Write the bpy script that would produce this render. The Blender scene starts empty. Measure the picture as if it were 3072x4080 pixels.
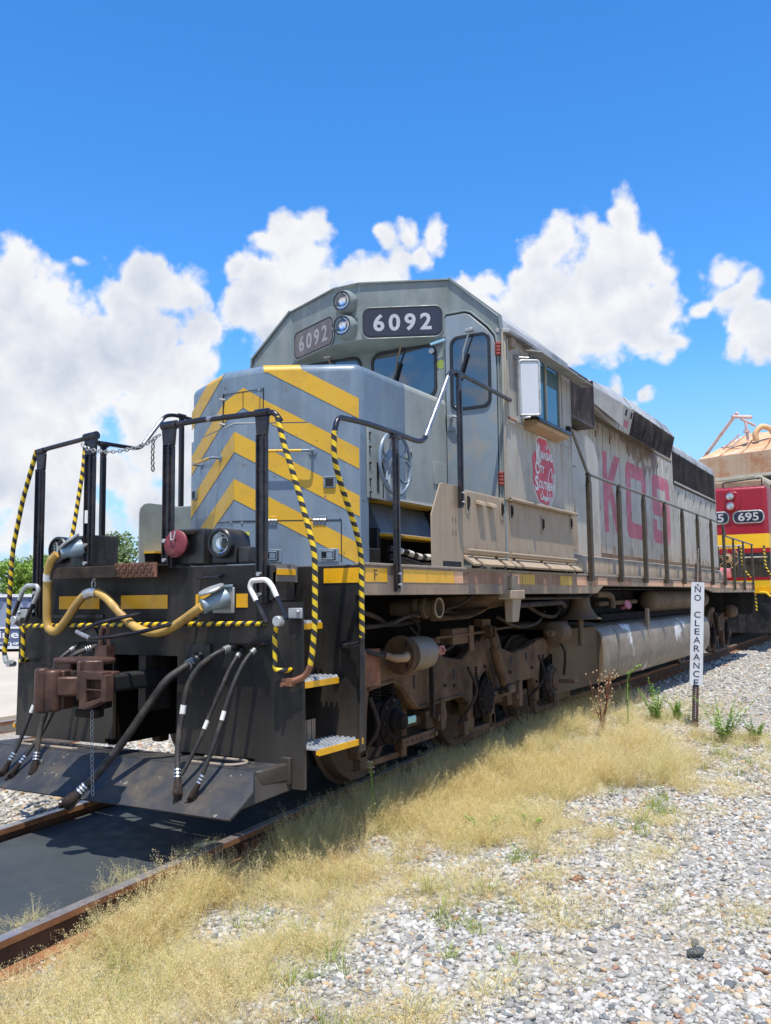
import bpy, bmesh, math, random
from mathutils import Vector, Matrix, noise
R = math.radians
PI = math.pi
random.seed(11)
SC = bpy.context.scene
COL = SC.collection

# ------------------------------------------------------------------ camera
CAM_POS = Vector((4.8577, -4.9117, 1.4345))
cam_d = bpy.data.cameras.new('camera')
cam = bpy.data.objects.new('camera', cam_d)
COL.objects.link(cam)
rx = Vector((0.8667843, 0.49854589, -0.01170375))
ux = Vector((0.05717622, -0.0760387, 0.99546421))
fx = Vector((-0.49539465, 0.86352192, 0.09441412))
cam.matrix_world = Matrix(((rx.x, ux.x, -fx.x, CAM_POS.x), (rx.y, ux.y, -fx.y, CAM_POS.y),
                           (rx.z, ux.z, -fx.z, CAM_POS.z), (0, 0, 0, 1)))
cam_d.sensor_fit = 'VERTICAL'
cam_d.sensor_height = 24.0
cam_d.lens = 3576.41 / 4080 * 24
cam_d.clip_start = 0.05
cam_d.clip_end = 3000
SC.camera = cam

# ------------------------------------------------------------------ sun, exposure, sky
SUN_DIR = Vector((0.17, -0.27, 1.0)).normalized()
sun_d = bpy.data.lights.new('sun', 'SUN')
sun_d.energy = 5.0
sun_d.angle = R(0.53)
sun_d.color = (1.0, 0.94, 0.83)
sun = bpy.data.objects.new('sun', sun_d)
COL.objects.link(sun)
sun.rotation_euler = SUN_DIR.to_track_quat('Z', 'Y').to_euler()
sun.location = (0, 0, 30)

SC.view_settings.view_transform = 'Standard'
SC.view_settings.look = 'None'
SC.view_settings.gamma = 1.0
SC.view_settings.exposure = 0.26
SC.view_settings.use_curve_mapping = False
SC.render.film_transparent = False
SC.cycles.max_bounces = 6
SC.cycles.diffuse_bounces = 3
SC.cycles.glossy_bounces = 3
SC.cycles.transmission_bounces = 4
SC.cycles.transparent_max_bounces = 8
SC.cycles.use_adaptive_sampling = True

# cumulus banks in view, as (direction x, y, z, angular radius)
CLOUDS = [
    (-0.758, 0.576, 0.305, 0.042),
    (-0.777, 0.577, 0.251, 0.075),
    (-0.744, 0.605, 0.282, 0.047),
    (-0.747, 0.620, 0.238, 0.062),
    (-0.714, 0.613, 0.338, 0.008),
    (-0.667, 0.670, 0.326, 0.035),
    (-0.646, 0.695, 0.315, 0.029),
    (-0.642, 0.713, 0.283, 0.032),
    (-0.684, 0.674, 0.280, 0.054),
    (-0.663, 0.707, 0.245, 0.045),
    (-0.711, 0.655, 0.255, 0.053),
    (-0.634, 0.730, 0.256, 0.017),
    (-0.777, 0.600, 0.189, 0.052),
    (-0.743, 0.635, 0.211, 0.043),
    (-0.686, 0.697, 0.210, 0.040),
    (-0.653, 0.726, 0.217, 0.030),
    (-0.666, 0.727, 0.168, 0.035),
    (-0.696, 0.701, 0.157, 0.040),
    (-0.724, 0.676, 0.141, 0.030),
    (-0.770, 0.625, 0.124, 0.053),
    (-0.794, 0.593, 0.132, 0.052),
    (-0.550, 0.745, 0.377, 0.025),
    (-0.529, 0.755, 0.388, 0.019),
    (-0.529, 0.764, 0.369, 0.017),
    (-0.574, 0.745, 0.341, 0.025),
    (-0.594, 0.727, 0.345, 0.014),
    (-0.548, 0.767, 0.333, 0.037),
    (-0.585, 0.751, 0.305, 0.030),
    (-0.575, 0.770, 0.277, 0.030),
    (-0.533, 0.790, 0.301, 0.045),
    (-0.505, 0.794, 0.338, 0.022),
    (-0.479, 0.808, 0.343, 0.027),
    (-0.458, 0.812, 0.361, 0.017),
    (-0.441, 0.812, 0.382, 0.014),
    (-0.415, 0.826, 0.381, 0.018),
    (-0.464, 0.802, 0.376, 0.013),
    (-0.233, 0.894, 0.384, 0.025),
    (-0.265, 0.886, 0.381, 0.019),
    (-0.294, 0.883, 0.366, 0.023),
    (-0.315, 0.882, 0.350, 0.020),
    (-0.216, 0.913, 0.345, 0.030),
    (-0.256, 0.908, 0.331, 0.053),
    (-0.304, 0.900, 0.312, 0.044),
    (-0.340, 0.879, 0.333, 0.020),
    (-0.366, 0.870, 0.330, 0.021),
    (-0.393, 0.858, 0.329, 0.022),
    (-0.353, 0.889, 0.292, 0.045),
    (-0.220, 0.932, 0.287, 0.039),
    (-0.202, 0.930, 0.308, 0.019),
    (-0.264, 0.926, 0.270, 0.032),
    (-0.200, 0.943, 0.264, 0.017),
    (-0.306, 0.915, 0.263, 0.025),
    (-0.145, 0.935, 0.323, 0.018),
    (-0.129, 0.943, 0.308, 0.016),
    (-0.167, 0.941, 0.294, 0.008),
    (-0.128, 0.951, 0.281, 0.021),
    (-0.109, 0.957, 0.270, 0.021),
    (-0.134, 0.958, 0.253, 0.014),
    (-0.102, 0.961, 0.256, 0.019),
    (-0.261, 0.941, 0.216, 0.012),
    (-0.235, 0.949, 0.208, 0.009),
    (-0.250, 0.948, 0.199, 0.010),
    (-0.714, 0.639, 0.286, 0.029),
    (-0.740, 0.589, 0.325, 0.014),
    (-0.780, 0.591, 0.207, 0.057),
    (-0.758, 0.632, 0.163, 0.053),
    (-0.746, 0.660, 0.087, 0.029),
    (-0.782, 0.618, 0.081, 0.038),
    (-0.697, 0.710, 0.102, 0.030),
    (-0.663, 0.738, 0.128, 0.030),
    (-0.683, 0.709, 0.177, 0.035),
    (-0.694, 0.650, 0.310, 0.022),
    (-0.557, 0.780, 0.287, 0.040),
    (-0.597, 0.742, 0.304, 0.022),
    (-0.503, 0.808, 0.306, 0.035),
    (-0.289, 0.912, 0.293, 0.040),
    (-0.241, 0.922, 0.303, 0.039),
    (-0.379, 0.874, 0.303, 0.025),
    (-0.252, 0.898, 0.362, 0.029),
    (-0.202, 0.921, 0.334, 0.017),
    (-0.115, 0.954, 0.275, 0.023),
    (-0.139, 0.944, 0.300, 0.016),
    (-0.431, 0.824, 0.367, 0.014)
]
W = bpy.data.worlds.new('World')
SC.world = W
W.use_nodes = True
nt = W.node_tree
nt.nodes.clear()
def wn(t, **k):
    n = nt.nodes.new(t)
    for a, b in k.items():
        setattr(n, a, b)
    return n
def wmath(op, a, b=None, c=None, clamp=False):
    n = wn('ShaderNodeMath', operation=op)
    n.use_clamp = clamp
    for i, v in enumerate((a, b, c)):
        if v is None:
            continue
        if isinstance(v, (int, float)):
            n.inputs[i].default_value = v
        else:
            nt.links.new(v, n.inputs[i])
    return n.outputs[0]
def wmap(v, a, b, c=0.0, d=1.0, smooth=True):
    n = wn('ShaderNodeMapRange')
    n.interpolation_type = 'SMOOTHSTEP' if smooth else 'LINEAR'
    nt.links.new(v, n.inputs[0])
    for i, q in enumerate((a, b, c, d)):
        n.inputs[i + 1].default_value = q
    return n.outputs[0]
tc = wn('ShaderNodeTexCoord')
sky = wn('ShaderNodeTexSky')
sky.sky_type = 'NISHITA'
sky.sun_disc = False
sky.sun_elevation = math.asin(SUN_DIR.z)
sky.sun_rotation = math.atan2(SUN_DIR.x, SUN_DIR.y)
sky.altitude = 0
sky.air_density = 1.0
sky.dust_density = 0.4
sky.ozone_density = 2.2
hs = wn('ShaderNodeHueSaturation')
hs.inputs['Hue'].default_value = 0.5
hs.inputs['Saturation'].default_value = 1.28
hs.inputs['Value'].default_value = 1.0
nt.links.new(sky.outputs[0], hs.inputs['Color'])
skyc = wn('ShaderNodeVectorMath', operation='MULTIPLY')
nt.links.new(hs.outputs[0], skyc.inputs[0])
skyc.inputs[1].default_value = (0.84, 1.24, 1.50)
# cloud field: union of soft balls, roughened by noise
dirv = tc.outputs['Generated']
wob = wn('ShaderNodeTexNoise')
wob.inputs['Scale'].default_value = 9.0
wob.inputs['Detail'].default_value = 3.0
nt.links.new(dirv, wob.inputs['Vector'])
wsub = wn('ShaderNodeVectorMath', operation='SUBTRACT')
nt.links.new(wob.outputs['Color'], wsub.inputs[0])
wsub.inputs[1].default_value = (0.5, 0.5, 0.5)
wmad = wn('ShaderNodeVectorMath', operation='MULTIPLY_ADD')
nt.links.new(wsub.outputs[0], wmad.inputs[0])
wmad.inputs[1].default_value = (0.05, 0.05, 0.05)
nt.links.new(dirv, wmad.inputs[2])
dv = wmad.outputs[0]
field = None
for (x, y, z, r) in CLOUDS:
    d = wn('ShaderNodeVectorMath', operation='DISTANCE')
    nt.links.new(dv, d.inputs[0])
    d.inputs[1].default_value = (x, y, z)
    b = wmath('MULTIPLY_ADD', d.outputs['Value'], -1.0 / r, 1.0)
    b = wmath('MULTIPLY', b, min(1.0, 0.30 + r * 9))
    field = b if field is None else wmath('SMOOTH_MAX', field, b, 0.16)
# other banks round the rest of the horizon, of the same kind
sep = wn('ShaderNodeSeparateXYZ')
nt.links.new(dirv, sep.inputs[0])
dotn = wn('ShaderNodeVectorMath', operation='DOT_PRODUCT')
nt.links.new(dirv, dotn.inputs[0])
dotn.inputs[1].default_value = (fx.x, fx.y, fx.z)
big = wn('ShaderNodeTexNoise')
big.inputs['Scale'].default_value = 2.6
big.inputs['Detail'].default_value = 2.0
nt.links.new(dirv, big.inputs['Vector'])
rest = wmath('MULTIPLY_ADD', big.outputs[0], 3.2, -1.6)
rest = wmath('MULTIPLY_ADD', wmap(sep.outputs['Z'], 0.3, 0.85), -1.2, rest)
rest = wmath('MULTIPLY_ADD', wmap(dotn.outputs['Value'], 0.55, 0.8), -3.0, rest)
field = wmath('MAXIMUM', field, rest)
n1 = wn('ShaderNodeTexNoise')
n1.inputs['Scale'].default_value = 15.0
n1.inputs['Detail'].default_value = 9.0
n1.inputs['Roughness'].default_value = 0.66
nt.links.new(dirv, n1.inputs['Vector'])
vo = wn('ShaderNodeTexVoronoi')
vo.feature = 'SMOOTH_F1'
vo.inputs['Scale'].default_value = 34.0
vo.inputs['Detail'].default_value = 2.0
nt.links.new(dv, vo.inputs['Vector'])
dens = wmath('MULTIPLY_ADD', n1.outputs[0], 1.15, -0.575)
dens = wmath('MULTIPLY_ADD', vo.outputs['Distance'], -0.55, dens)
dens = wmath('ADD', dens, field)
dens = wmath('ADD', dens, 0.53)
alpha = wmap(dens, -0.06, 0.27)
n2 = wn('ShaderNodeTexNoise')
n2.inputs['Scale'].default_value = 4.5
n2.inputs['Detail'].default_value = 6.0
nt.links.new(dirv, n2.inputs['Vector'])
core = wmap(field, 0.05, 0.65, 0.25, 1.0)
core = wmath('MULTIPLY', core, wmap(n2.outputs[0], 0.34, 0.62))
low = wmap(sep.outputs['Z'], 0.0, 0.46, 0.38, 0.0)
core = wmath('ADD', core, low)
# billows: undersides of the lumps are greyer than their tops
def lump(off):
    mp = wn('ShaderNodeMapping')
    mp.inputs['Location'].default_value = (0, 0, off)
    nt.links.new(dv, mp.inputs['Vector'])
    q = wn('ShaderNodeTexNoise')
    q.inputs['Scale'].default_value = 11.0
    q.inputs['Detail'].default_value = 5.0
    q.inputs['Roughness'].default_value = 0.55
    nt.links.new(mp.outputs[0], q.inputs['Vector'])
    return q.outputs[0]
emb = wmath('SUBTRACT', lump(0.028), lump(0.0))
core = wmath('MULTIPLY', core, 0.62)
core = wmath('MULTIPLY_ADD', emb, 2.6, core)
core = wmath('ADD', core, 0.10)
rim = wmap(dens, 0.05, 0.5, 0.22, 0.0)
core = wmath('SUBTRACT', core, rim, clamp=True)
cc = wn('ShaderNodeMix', data_type='RGBA')
nt.links.new(core, cc.inputs['Factor'])
cc.inputs['A'].default_value = (5.55, 5.6, 5.75, 1)
cc.inputs['B'].default_value = (3.6, 3.95, 4.7, 1)
hz = wn('ShaderNodeMix', data_type='RGBA')     # pale humid air low over the horizon
nt.links.new(wmap(sep.outputs['Z'], -0.02, 0.30, 0.85, 0.0), hz.inputs['Factor'])
nt.links.new(skyc.outputs[0], hz.inputs['A'])
hz.inputs['B'].default_value = (3.0, 4.0, 5.4, 1)
mixs = wn('ShaderNodeMix', data_type='RGBA')
nt.links.new(alpha, mixs.inputs['Factor'])
nt.links.new(hz.outputs['Result'], mixs.inputs['A'])
nt.links.new(cc.outputs['Result'], mixs.inputs['B'])
bg = wn('ShaderNodeBackground')
bg.inputs['Strength'].default_value = 0.14
nt.links.new(mixs.outputs['Result'], bg.inputs['Color'])
wo = wn('ShaderNodeOutputWorld')
nt.links.new(bg.outputs[0], wo.inputs['Surface'])

# ------------------------------------------------------------------ materials
MATS = {}
def mat(name, base, rough=0.5, metal=0.0, var=0.12, vscale=2.0, dirt=None, streak=None, zdirt_shade=None,
        bump=0.0, bscale=60.0, spec=0.5, second=None):
    """procedural paint / metal: large tone variation, blotchy dirt, run-down streaks, dust and painted shade by height"""
    if name in MATS:
        return MATS[name]
    m = bpy.data.materials.new(name)
    m.use_nodes = True
    t = m.node_tree
    N = t.nodes
    L = t.links
    p = N['Principled BSDF']
    co = N.new('ShaderNodeTexCoord').outputs['Object']
    def nz(scale, detail=4, vec=None, rgh=0.55):
        n = N.new('ShaderNodeTexNoise')
        n.inputs['Scale'].default_value = scale
        n.inputs['Detail'].default_value = detail
        n.inputs['Roughness'].default_value = rgh
        L.new(vec or co, n.inputs['Vector'])
        return n.outputs[0]
    def rng(v, a, b, c=0.0, d=1.0):
        n = N.new('ShaderNodeMapRange')
        n.interpolation_type = 'SMOOTHSTEP'
        L.new(v, n.inputs[0])
        for i, q in enumerate((a, b, c, d)):
            n.inputs[i + 1].default_value = q
        return n.outputs[0]
    def mixc(f, a, b):
        n = N.new('ShaderNodeMix')
        n.data_type = 'RGBA'
        for key, v in (('Factor', f), ('A', a), ('B', b)):
            if isinstance(v, (int, float)):
                n.inputs[key].default_value = v
            elif isinstance(v, tuple):
                n.inputs[key].default_value = (*v[:3], 1)
            else:
                L.new(v, n.inputs[key])
        return n.outputs['Result']
    def mul(a, b):
        n = N.new('ShaderNodeMath')
        n.operation = 'MULTIPLY'
        for i, v in enumerate((a, b)):
            if isinstance(v, (int, float)):
                n.inputs[i].default_value = v
            else:
                L.new(v, n.inputs[i])
        return n.outputs[0]
    def squash(sx, sy, sz):
        n = N.new('ShaderNodeMapping')
        n.inputs['Scale'].default_value = (sx, sy, sz)
        L.new(co, n.inputs['Vector'])
        return n.outputs[0]
    lo = tuple(c * (1 - var) for c in base)
    hi = tuple(min(1, c * (1 + var)) for c in base)
    col = mixc(rng(nz(vscale, 6), 0.32, 0.68), lo, hi)
    if second:            # worn or second paint, painted glare on the tank: (colour, scale, from, to)
        col = mixc(rng(nz(second[1], 8), second[2], second[3]), col, second[0])
    if streak:            # (colour, amount, scale)
        v = squash(streak[2], streak[2], streak[2] * 0.06)
        col = mixc(mul(rng(nz(1.0, 6, v, 0.6), 0.46, 0.74), streak[1]), col, streak[0])
    if dirt:              # (colour, amount, scale)
        col = mixc(mul(rng(nz(dirt[2], 9, None, 0.68), 0.46, 0.7), dirt[1]), col, dirt[0])
    if zdirt_shade:             # (colour, z low, z high, amount)
        sp = N.new('ShaderNodeSeparateXYZ')
        L.new(co, sp.inputs[0])
        ad = N.new('ShaderNodeMath')
        ad.operation = 'MULTIPLY_ADD'
        L.new(nz(1.6, 5, squash(1, 1, 0.4)), ad.inputs[0])
        ad.inputs[1].default_value = 0.9
        L.new(sp.outputs['Z'], ad.inputs[2])
        col = mixc(mul(rng(ad.outputs[0], zdirt_shade[1] + 0.45, zdirt_shade[2] + 0.45, 1.0, 0.0), zdirt_shade[3]), col, zdirt_shade[0])
    L.new(col, p.inputs['Base Color'])
    L.new(rng(nz(vscale * 5, 5), 0.3, 0.7, max(0.02, rough - 0.08), min(1, rough + 0.1)), p.inputs['Roughness'])
    p.inputs['Metallic'].default_value = metal
    p.inputs['Specular IOR Level'].default_value = spec
    if bump:
        b = N.new('ShaderNodeBump')
        b.inputs['Strength'].default_value = bump
        b.inputs['Distance'].default_value = 0.01
        L.new(nz(bscale, 6), b.inputs['Height'])
        L.new(b.outputs[0], p.inputs['Normal'])
    MATS[name] = m
    return m

DUST = (0.36, 0.27, 0.17)
M = {}
M['blue'] = mat('blue_grey_paint', (0.150, 0.205, 0.265), 0.34, var=0.10, vscale=1.6, dirt=((0.11, 0.12, 0.12), 0.5, 2.2),
                streak=((0.26, 0.30, 0.32), 0.5, 9.0), second=((0.10, 0.075, 0.055), 22.0, 0.665, 0.70), bump=0.03, bscale=14)
M['nosegrey'] = mat('chalky_grey_paint', (0.30, 0.335, 0.325), 0.45, var=0.1, vscale=1.2, dirt=((0.17, 0.17, 0.14), 0.5, 2.5),
                    streak=((0.44, 0.43, 0.36), 0.4, 7.0), bump=0.03, bscale=14)
M['browgrey'] = mat('dull_grey_green_paint', (0.20, 0.235, 0.23), 0.42, var=0.1, vscale=2, dirt=((0.11, 0.11, 0.10), 0.5, 2.4),
                    streak=((0.34, 0.34, 0.33), 0.35, 8.0), bump=0.02, bscale=20)
M['doorgrey'] = mat('blue_door_paint', (0.21, 0.26, 0.30), 0.4, var=0.08, vscale=2, dirt=((0.42, 0.30, 0.12), 0.35, 5.0),
                    streak=((0.30, 0.33, 0.34), 0.3, 8.0), bump=0.02, bscale=20)
M['cab'] = mat('weathered_side_paint', (0.385, 0.355, 0.295), 0.55, var=0.08, vscale=1.5, dirt=((0.24, 0.21, 0.16), 0.55, 1.6),
               streak=((0.25, 0.18, 0.11), 0.62, 9.0), zdirt_shade=((0.36, 0.28, 0.20), 1.7, 3.0, 0.75))
M['box'] = mat('dusty_box_paint', (0.37, 0.29, 0.205), 0.65, var=0.08, vscale=1.7, dirt=((0.20, 0.15, 0.105), 0.6, 1.7),
               streak=((0.24, 0.17, 0.11), 0.5, 9.0))
M['hood'] = mat('hood_side_paint', (0.42, 0.39, 0.335), 0.5, var=0.07, vscale=1.2, dirt=((0.25, 0.21, 0.165), 0.6, 1.5),
                streak=((0.27, 0.215, 0.15), 0.55, 8.0), zdirt_shade=((0.42, 0.34, 0.25), 1.6, 2.6, 0.6))
M['hoodtop'] = mat('sooty_roof_paint', (0.38, 0.38, 0.37), 0.5, var=0.12, dirt=((0.06, 0.05, 0.045), 0.8, 1.1))
M['soot'] = mat('sooty_grille', (0.035, 0.025, 0.022), 0.6, var=0.4, vscale=3, dirt=((0.13, 0.11, 0.10), 0.5, 3.0),
                streak=((0.11, 0.085, 0.07), 0.5, 10.0))
M['yellow'] = mat('yellow_stripe_paint', (0.62, 0.355, 0.018), 0.42, var=0.07, vscale=1.5, dirt=((0.34, 0.20, 0.04), 0.45, 3.0), second=((0.20, 0.13, 0.07), 20.0, 0.665, 0.70),
                  streak=((0.58, 0.40, 0.10), 0.25, 9.0))
M['tapeyellow'] = mat('yellow_reflective_strip', (0.80, 0.40, 0.003), 0.38, var=0.05, dirt=((0.35, 0.20, 0.02), 0.4, 6.0))
M['stripdirty'] = mat('dirty_reflective_strip', (0.30, 0.17, 0.11), 0.6, var=0.25, vscale=3, dirt=((0.12, 0.085, 0.065), 0.7, 3.0))
M['strippink'] = mat('faded_pink_strip', (0.72, 0.40, 0.235), 0.6, var=0.12, vscale=4, dirt=((0.40, 0.30, 0.24), 0.5, 4.0))
M['stripold'] = mat('old_gold_strip', (0.52, 0.32, 0.05), 0.55, var=0.15, vscale=4, dirt=((0.3, 0.2, 0.08), 0.5, 4.0))
M['black'] = mat('black_paint', (0.014, 0.014, 0.016), 0.36, var=0.25, vscale=3, dirt=((0.06, 0.055, 0.05), 0.6, 4.0),
                 streak=((0.085, 0.08, 0.072), 0.4, 10.0), bump=0.03, bscale=25)
M['plate'] = mat('pilot_black_paint', (0.014, 0.013, 0.013), 0.45, var=0.25, vscale=2.0, dirt=((0.045, 0.038, 0.032), 0.6, 2.2),
                 streak=((0.055, 0.048, 0.04), 0.5, 7.0), zdirt_shade=((0.075, 0.064, 0.052), 0.2, 1.1, 0.6), bump=0.04, bscale=30)  # dust low down; the darker top stands for shade under the deck shelf
M['plow'] = mat('worn_plow_paint', (0.034, 0.036, 0.042), 0.5, var=0.25, vscale=2.5, dirt=((0.115, 0.09, 0.062), 0.6, 3.0), streak=((0.10, 0.085, 0.065), 0.45, 6.0),
                second=((0.30, 0.27, 0.22), 16.0, 0.665, 0.70), bump=0.05, bscale=30)
M['rail_black'] = mat('glossy_black_tube', (0.012, 0.012, 0.018), 0.26, var=0.3, vscale=6, dirt=((0.07, 0.05, 0.04), 0.5, 8.0))
M['wornsteel'] = mat('worn_bare_tube', (0.34, 0.34, 0.36), 0.35, 0.7, var=0.2, vscale=6, dirt=((0.08, 0.08, 0.10), 0.5, 9.0))
M['steel'] = mat('bright_steel', (0.55, 0.56, 0.56), 0.3, 0.85, var=0.15, vscale=10)
M['zinc'] = mat('galvanised_steel', (0.42, 0.43, 0.43), 0.45, 0.5, var=0.2, vscale=9)
M['rust'] = mat('rusty_steel', (0.23, 0.10, 0.055), 0.75, var=0.3, vscale=6, dirt=((0.10, 0.055, 0.04), 0.6, 7.0), bump=0.2, bscale=90)
M['coupler'] = mat('rusty_casting', (0.098, 0.052, 0.038), 0.45, 0.3, var=0.3, vscale=7, dirt=((0.03, 0.02, 0.018), 0.75, 5.0), bump=0.15, bscale=70)
M['tread'] = mat('worn_tread_plate', (0.16, 0.06, 0.05), 0.6, var=0.2, vscale=6)
M['truck'] = mat('dusty_truck_casting', (0.125, 0.078, 0.048), 0.8, var=0.35, vscale=3, dirt=((0.045, 0.03, 0.02), 0.7, 2.0), streak=((0.09, 0.055, 0.035), 0.5, 8.0), bump=0.12, bscale=50)
M['truckdark'] = mat('greasy_truck_iron', (0.028, 0.02, 0.016), 0.7, var=0.3, vscale=4, dirt=((0.09, 0.062, 0.045), 0.5, 4.0))
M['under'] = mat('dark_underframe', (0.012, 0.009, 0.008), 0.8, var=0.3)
M['wheel'] = mat('brown_wheel_steel', (0.115, 0.075, 0.055), 0.6, 0.2, var=0.2, vscale=5, dirt=((0.05, 0.035, 0.03), 0.6, 5.0))
M['tank'] = mat('dusty_tank_paint', (0.19, 0.15, 0.11), 0.45, var=0.12, vscale=2, dirt=((0.27, 0.22, 0.165), 0.6, 2.0),
                second=((0.66, 0.64, 0.62), 1.6, 0.60, 0.66), streak=((0.18, 0.13, 0.09), 0.4, 8.0))  # whitish patches are sun glare painted into the colour
M['tankend'] = mat('brown_tank_end', (0.14, 0.10, 0.065), 0.75, var=0.15, vscale=2, dirt=((0.10, 0.07, 0.05), 0.5, 3.0))
M['sillgrey'] = mat('dusty_sill_paint', (0.32, 0.235, 0.16), 0.7, var=0.15, vscale=3, dirt=((0.15, 0.13, 0.12), 0.6, 2.2))
M['deck'] = mat('deck_steel', (0.20, 0.18, 0.16), 0.7, var=0.2)
M['decktop'] = mat('worn_deck_edge', (0.30, 0.25, 0.20), 0.6, 0.0, var=0.25, vscale=12, dirt=((0.10, 0.09, 0.08), 0.6, 12.0))
M['rubber'] = mat('black_rubber_hose', (0.022, 0.020, 0.019), 0.6, var=0.35, vscale=8, dirt=((0.12, 0.095, 0.075), 0.7, 6.0), bump=0.25, bscale=120)
M['cable'] = mat('grimy_yellow_jacket', (0.50, 0.31, 0.075), 0.5, var=0.15, vscale=4, dirt=((0.17, 0.085, 0.04), 0.75, 3.5), bump=0.15, bscale=60)
M['whitep'] = mat('white_paint', (0.74, 0.72, 0.68), 0.45, var=0.05, dirt=((0.35, 0.26, 0.18), 0.35, 12.0))
M['plugblue'] = mat('blue_grey_plug', (0.24, 0.32, 0.37), 0.4, 0.2, var=0.1, vscale=5, dirt=((0.14, 0.14, 0.14), 0.4, 8.0))
M['redcap'] = mat('dusty_red_cap', (0.17, 0.02, 0.032), 0.5, var=0.1, dirt=((0.28, 0.11, 0.11), 0.4, 12.0))
M['redpart'] = mat('red_oxide_hinge', (0.25, 0.05, 0.04), 0.6, var=0.2, vscale=8)
M['pinkred'] = mat('pinkish_red_pipe', (0.36, 0.12, 0.09), 0.6, var=0.2, vscale=8)
M['kcs'] = mat('faded_red_lettering', (0.47, 0.125, 0.165), 0.6, var=0.14, vscale=2, second=((0.45, 0.27, 0.28), 3.5, 0.56, 0.72), streak=((0.36, 0.22, 0.20), 0.5, 8.0))
M['herald'] = mat('red_decal', (0.52, 0.055, 0.075), 0.45, var=0.08, vscale=3, second=((0.42, 0.36, 0.33), 3.2, 0.57, 0.60))
M['decalwhite'] = mat('cream_decal_lettering', (0.66, 0.62, 0.58), 0.5, var=0.05)
M['boardblack'] = mat('number_board_glass', (0.022, 0.028, 0.05), 0.12, var=0.1)
M['boardpale'] = mat('pale_number_board_glass', (0.11, 0.095, 0.10), 0.25, var=0.25, vscale=6)  # left board, paler than the right one
M['boardnum'] = mat('board_numerals', (0.42, 0.43, 0.46), 0.4, var=0.04)
M['boardnum2'] = mat('board_numerals_left', (0.36, 0.32, 0.33), 0.4, var=0.04)
M['gasket'] = mat('black_gasket', (0.015, 0.016, 0.02), 0.4, var=0.2)
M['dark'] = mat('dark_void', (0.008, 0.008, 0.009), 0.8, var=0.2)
M['reflector'] = mat('lamp_reflector', (0.85, 0.87, 0.90), 0.06, 1.0, var=0.02)
M['signwhite'] = mat('white_sign_paint', (0.66, 0.68, 0.72), 0.5, var=0.04, dirt=((0.45, 0.42, 0.36), 0.4, 4.0), streak=((0.4, 0.3, 0.2), 0.3, 14.0))
M['signblue'] = mat('navy_sign_lettering', (0.015, 0.03, 0.085), 0.5, var=0.05)
M['post'] = mat('dark_brown_post', (0.06, 0.035, 0.028), 0.65, var=0.2, dirt=((0.14, 0.07, 0.045), 0.5, 8.0))
M['hred'] = mat('red_engine_paint', (0.27, 0.006, 0.02), 0.34, var=0.06)
M['hyellow'] = mat('engine_yellow_paint', (0.72, 0.44, 0.015), 0.35, var=0.05)
M['siloroof'] = mat('rusted_silo_roof', (0.62, 0.40, 0.22), 0.6, 0.2, var=0.12, vscale=0.5, dirt=((0.46, 0.19, 0.07), 0.85, 0.45),
                    second=((0.70, 0.66, 0.55), 0.55, 0.56, 0.68))
M['siloband'] = mat('rusted_silo_band', (0.45, 0.34, 0.24), 0.7, 0.1, var=0.12, vscale=0.5, dirt=((0.36, 0.14, 0.05), 0.9, 0.5),
                    streak=((0.34, 0.15, 0.06), 0.5, 2.0))
M['silowall'] = mat('cream_silo_wall', (0.50, 0.46, 0.37), 0.7, var=0.1, vscale=0.8, streak=((0.35, 0.28, 0.18), 0.5, 2.0))
M['augur'] = mat('pale_rusty_tube', (0.58, 0.46, 0.42), 0.6, var=0.15, vscale=1.0, dirt=((0.33, 0.12, 0.10), 0.6, 1.5))
M['bannerblue'] = mat('slate_blue_banner', (0.09, 0.12, 0.22), 0.7, var=0.08, vscale=1)
M['bannerlight'] = mat('pale_blue_banner', (0.20, 0.24, 0.34), 0.7, var=0.08, vscale=1)
M['bannerred'] = mat('red_banner_dot', (0.5, 0.03, 0.06), 0.7, var=0.05)
M['mat_dark'] = mat('blue_black_track_pan', (0.038, 0.046, 0.05), 0.62, var=0.15, vscale=1.5, dirt=((0.055, 0.06, 0.062), 0.5, 1.5), bump=0.25, bscale=160)
M['railside'] = mat('brown_rail_side', (0.25, 0.115, 0.055), 0.75, var=0.2, vscale=5, dirt=((0.12, 0.06, 0.035), 0.6, 6.0), bump=0.2, bscale=80)
M['railweb'] = mat('dark_rail_web', (0.075, 0.038, 0.022), 0.9, var=0.25, vscale=5)  # grime, and shade under the rail head put into the colour
M['railtop'] = mat('polished_rail_head', (0.44, 0.40, 0.38), 0.34, 0.7, var=0.12, vscale=5, dirt=((0.25, 0.12, 0.06), 0.4, 4.0))
M['tie'] = mat('grey_brown_tie', (0.10, 0.075, 0.055), 0.85, var=0.25, vscale=4, bump=0.3, bscale=40)
M['rockdark'] = mat('dark_grey_stone', (0.085, 0.09, 0.09), 0.8, var=0.2, vscale=9)
M['leafg'] = mat('weed_green', (0.24, 0.40, 0.06), 0.6, var=0.35, vscale=14)
M['leafd'] = mat('deep_weed_green', (0.065, 0.14, 0.03), 0.6, var=0.3, vscale=14)
M['drybrown'] = mat('dry_brown_stalk', (0.24, 0.10, 0.055), 0.8, var=0.3, vscale=14)
M['drytan'] = mat('dry_seed_heads', (0.40, 0.29, 0.18), 0.8, var=0.2, vscale=14)
M['bark'] = mat('tree_bark', (0.10, 0.08, 0.06), 0.85, var=0.2)
M['sticker'] = mat('yellow_green_sticker', (0.52, 0.55, 0.08), 0.5, var=0.1, vscale=30)
M['bluecap'] = mat('pale_blue_bracket', (0.30, 0.52, 0.66), 0.5, var=0.1)
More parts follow.
